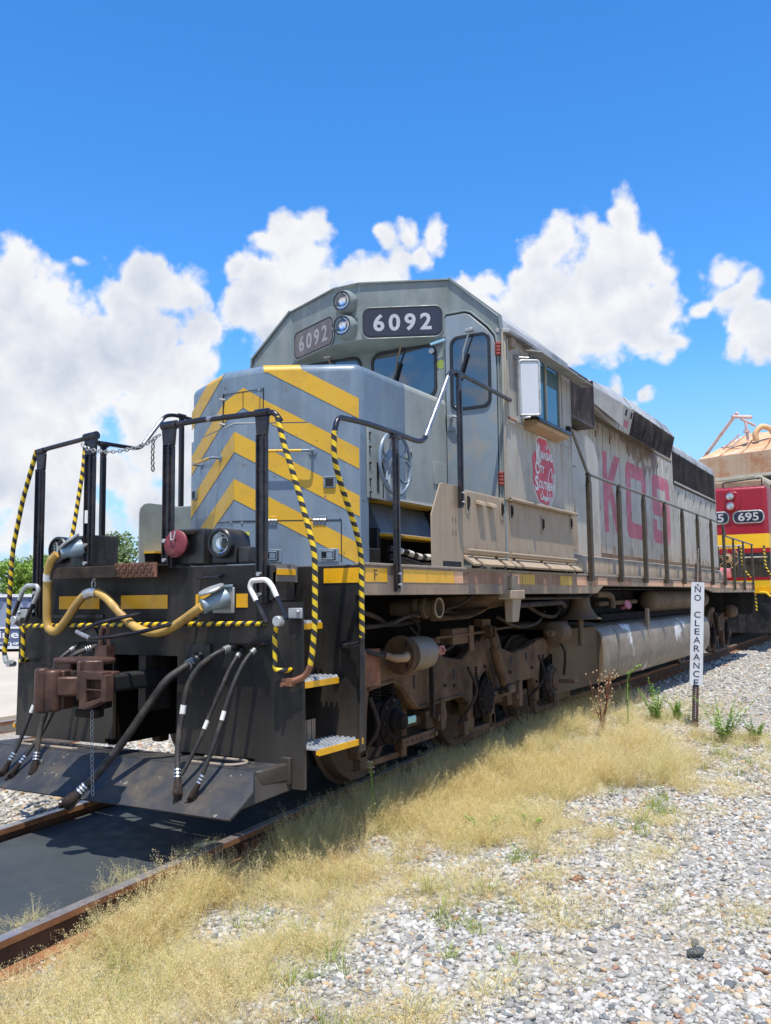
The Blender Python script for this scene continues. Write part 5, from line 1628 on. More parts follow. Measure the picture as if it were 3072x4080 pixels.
# left side mirror images: lockers and panel seen past the nose
obj('side_locker', MB().box(-1.556, -1.0, 2.2, 5.25, 1.75, 2.37), M['box'], LOCO, bevel=0.01)
lp = MB().prism([(1.44, 1.672), (2.30, 1.672), (2.30, 2.385), (1.56, 2.385), (1.50, 2.37), (1.455, 2.33), (1.44, 2.27)], 'x', -1.556, -1.545)
ls_ = obj('splash_panel', lp, M['nosegrey'], LOCO, bevel=0.002)
obj('nose_box', MB().box(-1.54, -0.95, 1.80, 2.9, 1.90, 2.36), M['browgrey'], LOCO, bevel=0.01)
obj('panel_edge', MB().box(-1.544, -1.40, 1.50, 1.80, 1.885, 1.905), M['yellow'], ls_)
obj('panel_opening', MB().box(-1.544, -1.42, 1.52, 1.78, 1.68, 1.884), M['under'], ls_)
obj('panel_post', MB().box(-1.544, -1.51, 1.765, 1.795, 1.906, 2.38), M['sillgrey'], ls_)

# ---- behind the cab: ribbed intake box, curved blower housing
ZH = 4.56
mb = MB().box(0.2, 1.435, CY1 + 0.07, 6.52, 3.62, 4.20)
mb.prism([(-1.435, 4.2), (1.435, 4.2), (1.40, 4.27), (1.05, 4.50), (0.3, 4.56), (-0.3, 4.56), (-1.05, 4.50), (-1.40, 4.27)], 'y', CY1 + 0.07, 6.52)
ib = obj('intake_box', mb, M['soot'], LOCO)
for k in range(24):
    y = CY1 + 0.11 + k * 0.051
    mb = MB().box(1.435, 1.458, y, y + 0.024, 3.65, 4.20).bar((1.44, y + 0.012, 4.20), (1.06, y + 0.012, 4.515), 0.024, 0.03)
    obj('rib', mb, M['soot'], ib)
obj('intake_sill', MB().box(1.0, 1.46, CY1 + 0.07, 6.54, 3.60, 3.645), M['soot'], ib, bevel=0.004)
obj('intake_trim', MB().box(1.40, 1.462, 6.52, 6.55, 3.60, 4.24), M['soot'], ib)
mb = MB()
pr = [(CY1 + 0.02, 1.93), (7.38, 1.93), (7.38, 3.30)]
for k in range(1, 9):
    a = PI / 2 * k / 8
    pr.append((6.93 + 0.45 * math.cos(a), 3.20 + 0.38 * math.sin(a)))
pr.append((CY1 + 0.02, 3.58))
mb.prism(pr, 'x', 0.9, 1.25)
bh = obj('blower_housing', mb, M['hood'], LOCO, bevel=0.03, seg=4)
obj('housing_door', MB().prism([(5.6, 2.0), (6.35, 2.0), (6.32, 2.35), (6.12, 3.08), (5.6, 3.08)], 'x', 1.252, 1.262), M['box'], bh, bevel=0.005)
mb = MB().box(1.2525, 1.256, 5.5, 6.35, 3.085, 3.092).box(1.2525, 1.258, 5.7, 5.72, 1.95, 3.0)
obj('housing_seam', mb, M['truckdark'], bh)
# ---- long hood
HY1 = 18.2
mb = MB().box(-0.95, 0.95, CY1 + 0.05, HY1, ZD, 4.1)
hood = obj('long_hood', mb, M['sillgrey'], LOCO)
def hoodroof(z):
    return [(-0.95, z - 0.20), (-0.93, z - 0.10), (-0.86, z - 0.03), (-0.5, z), (0.5, z), (0.86, z - 0.03), (0.93, z - 0.10), (0.95, z - 0.20)]
obj('hood_roof', MB().prism([(-0.95, 4.1)] + hoodroof(4.56) + [(0.95, 4.1)], 'y', 6.53, 13.4), M['hoodtop'], LOCO, bevel=0.01)
obj('radiator_roof', MB().prism([(-0.96, 4.28), ] + [(x * 1.01, z) for x, z in hoodroof(4.55)] + [(0.96, 4.28)], 'y', 13.42, HY1), M['hoodtop'], LOCO, bevel=0.01)
# flared dynamic brake bulge
mb = MB()
prof = [(0.9, 4.58), (1.18, 4.545), (1.345, 4.30), (1.25, 3.92), (0.93, 4.13)]
f0 = [(0.9, 4.50), (1.10, 4.45), (1.32, 4.27), (1.30, 4.07), (0.93, 4.20)]
for s in (1, -1):
    vs = [(s * x, 6.56, z) for x, z in f0] + [(s * x, 8.40, z) for x, z in prof] + [(s * x, 11.95, z) for x, z in prof]
    fs = [(0, 1, 2, 3, 4), (10, 11, 12, 13, 14)]
    for a in (0, 5):
        for i in range(5):
            j = (i + 1) % 5
            fs.append((a + i, a + j, a + 5 + j, a + 5 + i))
    mb.add(vs, fs)
fl2 = obj('brake_flare', mb, M['hoodtop'], LOCO, bevel=0.012)
def flare_pt(y, t, off=0.0):
    """t 0 top .. 1 bottom of the outward leaning face"""
    return Vector((1.345 - 0.095 * t + off, y, 4.30 - 0.38 * t))
mb = MB().slab([flare_pt(8.45, 0.02), flare_pt(9.05, 0.02), flare_pt(9.05, 0.98), flare_pt(8.45, 0.98)], (0.014, 0, -0.003))
fd = obj('flare_door', mb, M['hood'], fl2, bevel=0.004)
for y in (8.62, 8.92):
    obj('latch', MB().slab([flare_pt(y, 0.15, 0.0145), flare_pt(y + 0.07, 0.15, 0.0145), flare_pt(y + 0.07, 0.38, 0.0145), flare_pt(y, 0.38, 0.0145)], (0.008, 0, 0)), M['truckdark'], fd)
obj('red_notice', MB().slab([flare_pt(8.65, 0.55, 0.0145), flare_pt(8.88, 0.55, 0.0145), flare_pt(8.88, 0.80, 0.0145), flare_pt(8.65, 0.80, 0.0145)], (0.003, 0, 0)), M['kcs'], fd)
obj('flare_front_panel', MB().slab([(1.322, 6.60, 4.07), (1.345, 8.38, 3.935), (1.352, 8.38, 4.28), (1.335, 6.60, 4.26)], (0.008, 0, 0)), M['hood'], fl2)
for k in range(4):
    y = 9.10 + k * 0.71
    mb = MB().slab([flare_pt(y, 0.0), flare_pt(y + 0.69, 0.0), flare_pt(y + 0.69, 1.0), flare_pt(y, 1.0)], (0.012, 0, -0.003))
    g_ = obj('flare_grille', mb, M['soot'], fl2)
    for j in range(11):
        yy = y + 0.03 + j * 0.06
        obj('grille_bar', MB().slab([flare_pt(yy, 0.03, 0.0125), flare_pt(yy + 0.025, 0.03, 0.0125), flare_pt(yy + 0.025, 0.97, 0.0125), flare_pt(yy, 0.97, 0.0125)], (0.012, 0, 0)), M['soot'], g_)
obj('flare_soot', MB().slab([(1.345, 9.0, 4.305), (1.345, 11.96, 4.305), (1.20, 11.96, 4.53), (1.20, 9.0, 4.53)], (0.006, 0, 0.006)), M['soot' if False else 'hoodtop'], fl2)
mb = MB()
for k in range(6): mb.box(1.349, 1.356, 9.05 + k * 0.5, 9.07 + k * 0.5, 4.27, 4.33)
obj('flare_seam', mb, M['sillgrey'], fl2)
# roof fans and stacks
for y, r_, h_ in ((12.6, 0.36, 0.20), (13.35, 0.36, 0.22), (14.6, 0.55, 0.10), (15.9, 0.55, 0.10), (17.2, 0.55, 0.10), (9.3, 0.5, 0.10), (10.8, 0.5, 0.10)):
    mb = MB().lathe((0.0, y, 4.55), (0, 0, 1), [(0, r_), (h_ * 0.8, r_), (h_, r_ * 0.92)], 24)
    f_ = obj('roof_fan', mb, M['truckdark'] if y < 14 else M['hoodtop'], LOCO, bevel=0.01)
for y in (11.7, 12.2):
    obj('exhaust_cap', MB().lathe((0.62, y, 4.50), (0, 0, 1), [(0, 0.10), (0.10, 0.10), (0.13, 0.15), (0.18, 0.16), (0.21, 0.10)], 16), M['truckdark'], LOCO, smooth=True)
mb = MB()
for x in (0.2, 0.4, 0.6):
    mb.tube([(x, 14.9, 4.55), (x, 14.9, 4.85)], 0.015, 6); mb.tube([(x, 15.3, 4.55), (x, 15.3, 4.85)], 0.015, 6)
mb.tube([(0.2, 14.9, 4.85), (0.6, 14.9, 4.85), (0.6, 15.3, 4.85), (0.2, 15.3, 4.85)], 0.015, 6)
obj('roof_guard', mb, M['woodsill'], LOCO)
# hood doors, each its own panel with latches
seams = [7.42, 7.95, 8.30, 8.62, 9.05, 9.53, 10.10, 10.53, 11.02, 11.55, 12.26, 12.58, 12.97, 13.38, 13.92, 14.30, 14.63, 15.10, 15.50, 15.90, 16.25, 16.55, 16.88, 17.20, 17.55, 17.88, 18.18]
for i, (a, b) in enumerate(zip(seams[:-1], seams[1:])):
    zt = 4.05 if a < 13.3 else 3.62
    mb = MB().box(0.95, 0.968, a + 0.013, b - 0.013, 2.055, zt)
    dr = obj('hood_door', mb, M['hood'], hood, bevel=0.005, seg=1)
    side = b - 0.06 if i % 2 else a + 0.06
    zs = (2.13, 2.75, zt - 0.12) if i % 2 == 0 else (2.12, 3.0, zt - 0.2)
    for z in zs:
        mm = MB().box(0.966, 0.972, side - 0.022, side + 0.022, z - 0.055, z + 0.055)
        obj('latch', mm, M['truckdark' if (i * 3 + int(z * 10)) % 3 else 'sillgrey'], dr, bevel=0.003, seg=1)
obj('hood_trim', MB().box(0.95, 0.975, 13.38, 13.44, 2.05, 4.35).box(0.95, 0.972, 18.14, 18.20, 2.05, 4.3), M['hood'], hood)
obj('hood_ledge', MB().box(0.95, 0.975, 6.6, 13.4, 4.06, 4.085), M['sillgrey'], hood)
# soot run down the doors below the exhaust
def blob(pts, x=0.9685, m=None, name='soot_run'):
    obj(name, MB().prism(pts, 'x', x - 0.0012, x), m or M['sootrun'], hood)
M['sootrun'] = mat('brown_soot_stain', (0.21, 0.165, 0.14), 0.75, var=0.15, vscale=3, second=((0.42, 0.40, 0.37), 3.0, 0.55, 0.66))
sp1 = [9.60, 9.8, 9.92, 10.05, 10.16, 10.30, 10.42, 10.55, 10.68, 10.8, 10.92, 11.05, 11.18, 11.30, 11.42, 11.55, 11.7, 11.85, 12.0, 12.1, 12.2]
dz1 = [3.97, 3.92, 3.95, 3.80, 3.74, 3.84, 3.70, 3.76, 3.52, 3.72, 3.76, 3.66, 3.42, 3.60, 3.74, 3.50, 3.75, 3.58, 3.80, 3.62, 3.92]
blob([(y, 4.045) for y in (12.2, 9.6)] + [(y, z) for y, z in zip(sp1, dz1)], x=0.9698)
# short rust and soot runs hanging from the roofline
rr = random.Random(9)
M['rustrun'] = mat('thin_rust_run', (0.27, 0.19, 0.13), 0.75, var=0.2, vscale=5, second=((0.36, 0.31, 0.25), 9.0, 0.45, 0.6))
yq = 6.7
mbq = MB()
while yq < 18.0:
    w_q = rr.uniform(0.02, 0.09); l_q = rr.uniform(0.08, 0.42) * (1 if yq < 13.4 else 0.6)
    z_q = 4.045 if yq < 13.3 else 3.615
    if not (9.5 < yq < 12.3):
        mbq.prism([(yq, z_q), (yq + w_q, z_q), (yq + w_q * 0.8, z_q - l_q * 0.6), (yq + w_q * 0.5, z_q - l_q), (yq + w_q * 0.3, z_q - l_q * 0.7)], 'x', 0.9686, 0.9692)
    yq += w_q + rr.uniform(0.04, 0.35)
obj('rust_run', mbq, M['rustrun'], hood)['kind'] = 'stuff'
mbq = MB()
yq = 3.35
while yq < 5.1:
    w_q = rr.uniform(0.008, 0.03); l_q = rr.uniform(0.10, 0.45)
    if not (3.9 < yq < 4.72):
        mbq.prism([(yq, 3.14), (yq + w_q, 3.14), (yq + w_q * 0.5, 3.14 - l_q)], 'x', 1.5562, 1.5566)
    yq += w_q + rr.uniform(0.05, 0.2)
yq = 2.3
while yq < 5.2:
    w_q = rr.uniform(0.01, 0.05); l_q = rr.uniform(0.08, 0.30)
    if not (3.14 < yq + w_q and yq < 3.22):
        mbq.add([(1.5567, yq, 1.845), (1.5567, yq + w_q, 1.845), (1.5567, yq + w_q * 0.5, 1.845 + l_q)], [(0, 1, 2)])
    yq += w_q + rr.uniform(0.03, 0.15)
obj('rust_run', mbq, M['rustrun'], cabo)['kind'] = 'stuff'
# big faded letters across the doors
XL = 0.9685
K_ = [(8.56, 3.64), (8.80, 3.64), (8.80, 3.22), (9.22, 3.64), (9.56, 3.64), (9.06, 3.12), (9.54, 2.39), (9.22, 2.39), (8.89, 2.92), (8.80, 2.84), (8.80, 2.39), (8.56, 2.39)]
C_ = [(9.98, 3.65), (11.12, 3.65), (11.23, 3.54), (11.23, 3.16), (10.90, 3.16), (10.90, 3.36), (10.86, 3.40), (10.24, 3.40), (10.18, 3.34), (10.18, 2.69), (10.24, 2.63), (10.86, 2.63), (10.90, 2.67), (10.90, 2.84), (11.23, 2.84), (11.23, 2.48), (11.12, 2.37), (9.98, 2.37), (9.86, 2.49), (9.86, 3.53)]
S_ = [(11.78, 3.65), (12.97, 3.65), (13.08, 3.54), (13.08, 3.24), (12.74, 3.24), (12.74, 3.40), (12.06, 3.40), (12.06, 3.16), (12.97, 3.16), (13.08, 3.05), (13.08, 2.48), (12.97, 2.37), (11.76, 2.37), (11.66, 2.48), (11.66, 2.80), (11.98, 2.80), (11.98, 2.62), (12.74, 2.62), (12.74, 2.88), (11.78, 2.88), (11.67, 2.98), (11.67, 3.54)]
for L_ in (K_, C_, S_):
    blob(L_, x=XL, m=M['kcs'], name='side_letter')
# radiator grille: outer screen of slats
mb = MB().box(0.95, 0.962, 13.46, 18.12, 3.70, 4.31)
rg_ = obj('radiator_screen', mb, M['soot'], hood)
for k in range(18):
    z = 3.715 + k * 0.033
    obj('slat', MB().hexa([(0.962, 13.47, z), (0.985, 13.47, z - 0.006), (0.985, 18.11, z - 0.006), (0.962, 18.11, z)], [(0.962, 13.47, z + 0.016), (0.985, 13.47, z + 0.006), (0.985, 18.11, z + 0.006), (0.962, 18.11, z + 0.016)]), M['soot'], rg_)
for y in (14.1, 14.65, 15.8, 16.95): obj('screen_post', MB().box(0.985, 0.992, y, y + 0.03, 3.70, 4.31), M['soot'], rg_)
mb = MB()
for k in range(30):
    y = 13.5 + k * 0.155
    mb.box(0.966, 1.0, y, y + 0.10, 3.655, 3.69)
obj('screen_foot', mb, M['hood'], rg_)
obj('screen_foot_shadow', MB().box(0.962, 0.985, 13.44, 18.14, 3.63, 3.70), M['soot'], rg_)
# battery / walkway boxes along the foot of the hood
y = CY1 + 0.02
for a, b in ((5.29, 5.72), (5.73, 7.06), (7.07, 7.80), (7.81, 8.40), (8.41, 9.74), (9.75, 11.06), (11.07, 12.38), (12.39, 13.74), (13.75, 15.0), (15.01, 15.95)):
    mb = MB().prism([(0.95, ZD), (1.44, ZD), (1.44, 1.885), (1.425, 1.915), (1.39, 1.93), (0.95, 1.93)], 'y', a + 0.004, b - 0.004)
    obj('walkway_box', mb, M['box'], LOCO, bevel=0.004, seg=1)
mb = MB()
yy = 5.8
while yy < 19.6:
    mb.box(1.50, 1.552, yy, yy + 0.07, ZD + 0.0125, ZD + 0.03); yy += 0.145
obj('walkway_cleat', mb, M['decktop'], LOCO)['kind'] = 'stuff'

# ---- handrails
def stanchion(x, y, z0, z1, w=0.055, d=0.035, m='rail_black', name='stanchion', lean=0.0):
    mb = MB()
    # flattened channel with a pinched head
    mb.hexa([(x - d / 2, y - w / 2, z0), (x + d / 2, y - w / 2, z0), (x + d / 2, y + w / 2, z0), (x - d / 2, y + w / 2, z0)],
            [(x - d / 2, y - w / 2, z1 - 0.10), (x + d / 2, y - w / 2, z1 - 0.10), (x + d / 2, y + w / 2, z1 - 0.10), (x - d / 2, y + w / 2, z1 - 0.10)])
    mb.hexa([(x - d / 2, y - w / 2, z1 - 0.10), (x + d / 2, y - w / 2, z1 - 0.10), (x + d / 2, y + w / 2, z1 - 0.10), (x - d / 2, y + w / 2, z1 - 0.10)],
            [(x - 0.012, y - w * 0.65, z1), (x + 0.012, y - w * 0.65, z1), (x + 0.012, y + w * 0.65, z1), (x - 0.012, y + w * 0.65, z1)])
    mb.cyl((x, y - 0.055, z1 + 0.01), (x, y + 0.055, z1 + 0.01), 0.024, 10)
    s = obj(name, mb, M[m], LOCO, bevel=0.006)
    if m == 'rail_black':
        obj('stanchion_rib', MB().box(x + (d / 2 if x > 0 else -d / 2 - 0.01), x + (d / 2 + 0.01 if x > 0 else -d / 2), y - 0.008, y + 0.012, z0 + 0.02, z1 - 0.12), M[m], s)
        mbx = MB()
        for z in (z0 + 0.05, z0 + 0.13):
            mbx.cyl((x + (d / 2 if x > 0 else -d / 2), y, z), (x + (d / 2 + 0.018 if x > 0 else -d / 2 - 0.018), y, z), 0.012, 6)
        obj('bolt', mbx, M['zinc'], s)
    return s
for _k in ('kcs', 'herald', 'stripold', 'decktop'): M[_k].node_tree.nodes['Principled BSDF'].inputs['Specular IOR Level'].default_value = 0.2
M['railbrown'] = mat('dusty_dark_stanchion', (0.048, 0.036, 0.022), 0.6, var=0.25, vscale=8)
M['railgrey'] = mat('dusty_long_handrail', (0.16, 0.15, 0.135), 0.6, var=0.15, vscale=8)
for s in (1, -1):
    X = s * 1.60
    if s > 0:
        stanchion(X, 0.93, 1.475, 2.63)
    else:
        stanchion(X, 1.02, 1.475, 2.885)
    stanchion(X, 2.075, 2.19, 3.34)
    for y in (5.75, 7.09, 8.43, 9.77, 11.10, 12.42, 13.78, 15.20):
        stanchion(X, y, 1.60, 2.885 if y < 15 else 2.80, w=0.085, d=0.055, m='railbrown')
    for y in (16.43, 17.86, 19.28):
        stanchion(X, y, 1.50, 2.62, w=0.07, d=0.045, m='railbrown')
    if s > 0:
        rp = [(3.27, 3.355), (2.02, 3.375), (1.90, 3.345), (1.40, 2.675), (1.28, 2.655), (0.88, 2.668), (0.50, 2.672), (0.13, 2.655), (0.085, 2.53)]
        gp = [(0.085, 2.55), (0.08, 2.37), (0.15, 2.22), (0.35, 1.91), (0.42, 1.74), (0.42, 1.16)]
    else:
        rp = [(3.27, 3.34), (1.95, 3.34), (1.83, 3.31), (1.50, 2.935), (1.40, 2.915), (0.86, 2.905), (0.80, 2.84)]
        gp = [(0.80, 2.87), (0.79, 2.68), (0.68, 2.03), (0.60, 1.75), (0.55, 1.16)]
    mb = MB().tube(fillet([(X, a, b) for a, b in rp], 0.07, 4), 0.020, 12)
    hr = obj('handrail', mb, M['rail_black'], LOCO, smooth=True)
    if s > 0: obj('handrail_wear', MB().tube([(X, 1.86, 3.29), (X, 1.43, 2.715)], 0.0212, 12), M['wornsteel'], hr, smooth=True)
    else: obj('handrail_wear', MB().tube([(X, 1.79, 3.265), (X, 1.54, 2.98)], 0.0212, 12), M['wornsteel'], hr, smooth=True)
    obj('rail_end', MB().box(min(X, X - s * 0.05), max(X, X - s * 0.05), 3.24, 3.30, 3.33, 3.38), M['zinc'], hr, bevel=0.006)
    mb = MB().tube(fillet([(X, a, b) for a, b in gp], 0.12, 4), 0.0195, 12, pitch=0.078)
    tp = obj('taped_grab', mb, M['tape'], LOCO, smooth=True)
    ge = gp[-1][0]
    mb = MB().tube(fillet([(X, ge, 1.20), (X, ge, 1.12), (X - s * 0.14, ge + 0.04, 1.10), (X - s * 0.2, ge + 0.05, 1.10)], 0.05, 4), 0.019, 12)
    mb.box(min(X - s * 0.21, X - s * 0.14), max(X - s * 0.21, X - s * 0.14), ge + 0.048, ge + 0.075, 1.07, 1.13)
    mb.cyl((X - s * 0.175, ge + 0.02, 1.10), (X - s * 0.175, ge + 0.08, 1.10), 0.016, 6)
    obj('grab_end', mb, M['rail_black'], tp, smooth=True)
    # long side rail
    mb = MB().tube([(X, 5.12, 3.36), (X, 5.18, 3.34), (X, 5.70, 2.93), (X, 5.78, 2.90), (X, 15.15, 2.90), (X, 15.45, 2.655), (X, 19.45, 2.645)], 0.019, 10)
    obj('long_handrail', mb, M['railgrey'], LOCO, smooth=True)
    obj('rail_end', MB().box(min(X, X - s * 0.06), max(X, X - s * 0.06), 5.08, 5.14, 3.33, 3.39), M['truckdark'], LOCO, bevel=0.006)
# end posts and rails across the front
def front_post(x, z0, z1, w=0.085):
    mb = MB()
    y = -0.03
    mb.hexa([(x - w / 2, y - 0.018, z0), (x + w / 2, y - 0.018, z0), (x + w / 2, y + 0.018, z0), (x - w / 2, y + 0.018, z0)],
            [(x - w / 2, y - 0.018, z1 - 0.14), (x + w / 2, y - 0.018, z1 - 0.14), (x + w / 2, y + 0.018, z1 - 0.14), (x - w / 2, y + 0.018, z1 - 0.14)])
    mb.hexa([(x - w / 2, y - 0.018, z1 - 0.14), (x + w / 2, y - 0.018, z1 - 0.14), (x + w / 2, y + 0.018, z1 - 0.14), (x - w / 2, y + 0.018, z1 - 0.14)],
            [(x - w * 0.68, y - 0.014, z1), (x + w * 0.68, y - 0.014, z1), (x + w * 0.68, y + 0.014, z1), (x - w * 0.68, y + 0.014, z1)])
    p = obj('end_post', mb, M['rail_black'], LOCO, bevel=0.008, seg=3)
    mb = MB().box(x - 0.032, x - 0.022, y - 0.036, y - 0.018, z0 + 0.01, z1 - 0.13).box(x + 0.020, x + 0.030, y - 0.036, y - 0.018, z0 + 0.01, z1 - 0.13)
    obj('post_flange', mb, M['rail_black'], p, bevel=0.003)
    mb = MB()
    for z in (z0 + 0.06, z0 + 0.2):
        mb.cyl((x, y - 0.018, z), (x, y - 0.05, z), 0.016, 6)
    obj('bolt', mb, M['zinc'], p)
    return p
front_post(1.085, 1.40, 2.69, 0.085)
front_post(-1.165, 1.30, 2.63, 0.075)
front_post(0.225, 1.66, 2.70, 0.10)
p_ = front_post(-0.595, 1.66, 2.70, 0.10)
obj('post_label', MB().box(-0.605, -0.572, -0.0705, -0.0685, 2.03, 2.13), M['whitep'], p_)
mb = MB().tube(fillet([(0.225, -0.03, 2.715), (0.55, -0.035, 2.722), (0.72, -0.04, 2.715), (1.085, -0.03, 2.712), (1.19, -0.03, 2.705), (1.235, -0.02, 2.64)], 0.05, 4), 0.021, 12)
mb.cyl((0.16, -0.03, 2.715), (0.30, -0.03, 2.716), 0.033, 14); mb.cyl((1.03, -0.03, 2.712), (1.14, -0.03, 2.712), 0.030, 14)
er = obj('end_rail', mb, M['rail_black'], LOCO, smooth=True)
obj('rail_wear', MB().tube([(0.60, -0.037, 2.720), (0.74, -0.038, 2.716)], 0.0214, 12), M['wornsteel'], er, smooth=True)
mb = MB().tube(fillet([(-0.54, -0.03, 2.715), (-1.10, -0.03, 2.665), (-1.165, -0.03, 2.65), (-1.235, -0.02, 2.64)], 0.04, 4), 0.019, 12)
mb.cyl((-0.66, -0.03, 2.71), (-0.53, -0.03, 2.72), 0.033, 14); mb.cyl((-1.22, -0.03, 2.645), (-1.13, -0.03, 2.655), 0.026, 14)
obj('end_rail', mb, M['rail_black'], LOCO, smooth=True)
# taped grabs running down from the outer posts
mb = MB().tube(fillet([(1.215, -0.03, 2.67), (1.26, -0.03, 2.50), (1.345, -0.03, 2.27), (1.44, -0.03, 1.99), (1.515, -0.03, 1.74), (1.52, -0.03, 1.60), (1.515, -0.03, 1.25), (1.49, -0.03, 1.05), (1.475, -0.03, 0.99)], 0.08, 4), 0.0195, 12, pitch=0.078)
g1 = obj('taped_grab', mb, M['tape'], LOCO, smooth=True)
obj('grab_end', MB().tube(fillet([(1.48, -0.03, 1.00), (1.45, -0.035, 0.93), (1.38, -0.04, 0.90), (1.32, -0.04, 0.885)], 0.04, 4), 0.021, 12).box(1.27, 1.35, -0.06, -0.025, 0.86, 0.91).cyl((1.29, -0.09, 0.87), (1.29, -0.02, 0.87), 0.014, 6), M['rust'], g1, smooth=True)
mb = MB().tube(fillet([(-1.225, -0.03, 2.665), (-1.38, -0.03, 2.27), (-1.49, -0.03, 1.86), (-1.515, -0.03, 1.44), (-1.52, -0.03, 1.22), (-1.56, -0.03, 1.03), (-1.55, -0.03, 0.985)], 0.08, 4), 0.0195, 12, pitch=0.078)
g2 = obj('taped_grab', mb, M['tape'], LOCO, smooth=True)
obj('grab_end', MB().tube([(-1.55, -0.03, 0.99), (-1.53, -0.03, 0.945), (-1.43, -0.03, 0.93)], 0.022, 10).lathe((-1.46, -0.07, 0.935), (0, 1, 0), [(0, 0.03), (0.05, 0.03)], 6), M['zinc'], g2, smooth=True)
# safety chain between the inner posts, with the loose end hanging
def chain(pts, link=0.034, r=0.0045, name='safety_chain', m='zinc'):
    c = curve(pts, 40)
    L = [0]
    for a, b in zip(c[:-1], c[1:]): L.append(L[-1] + (b - a).length)
    n = int(L[-1] / (link * 0.80))
    root = None
    for k in range(n):
        t = (k + 0.5) * L[-1] / n
        i = max(j for j in range(len(L)) if L[j] <= t)
        i = min(i, len(c) - 2)
        d = (c[i + 1] - c[i]).normalized()
        p = c[i] + d * (t - L[i])
        u = d.cross(Vector((0, 1, 0))).normalized()
        if k % 2: u = d.cross(u)
        w = link * 0.30
        ring = [p + d * (math.cos(a) * (link * 0.5) + (w * 0 if True else 0)) + u * math.sin(a) * w for a in [2 * PI * j / 10 for j in range(11)]]
        mb = MB().tube(ring, r, 5, cap=False)
        if root is None: root = obj(name, mb, M[m], LOCO, smooth=True)
        else: obj('chain_link', mb, M[m], root, smooth=True)
    return root
chain([(-0.67, -0.06, 2.655), (-0.55, -0.07, 2.60), (-0.33, -0.07, 2.565), (-0.10, -0.07, 2.57), (0.06, -0.07, 2.60), (0.16, -0.06, 2.65)], link=0.044, r=0.0048)
chain([(0.105, -0.07, 2.625), (0.10, -0.07, 2.50), (0.105, -0.07, 2.38)], link=0.044, r=0.0055, m='railgrey')
chain([(-0.40, -0.15, 1.65), (-0.415, -0.14, 1.58), (-0.43, -0.125, 1.53)], link=0.06, r=0.006, name='cable_chain')
chain([(0.10, -0.60, 0.70), (0.095, -0.59, 0.45), (0.09, -0.57, 0.14)], link=0.040, r=0.0022, name='hanging_chain')
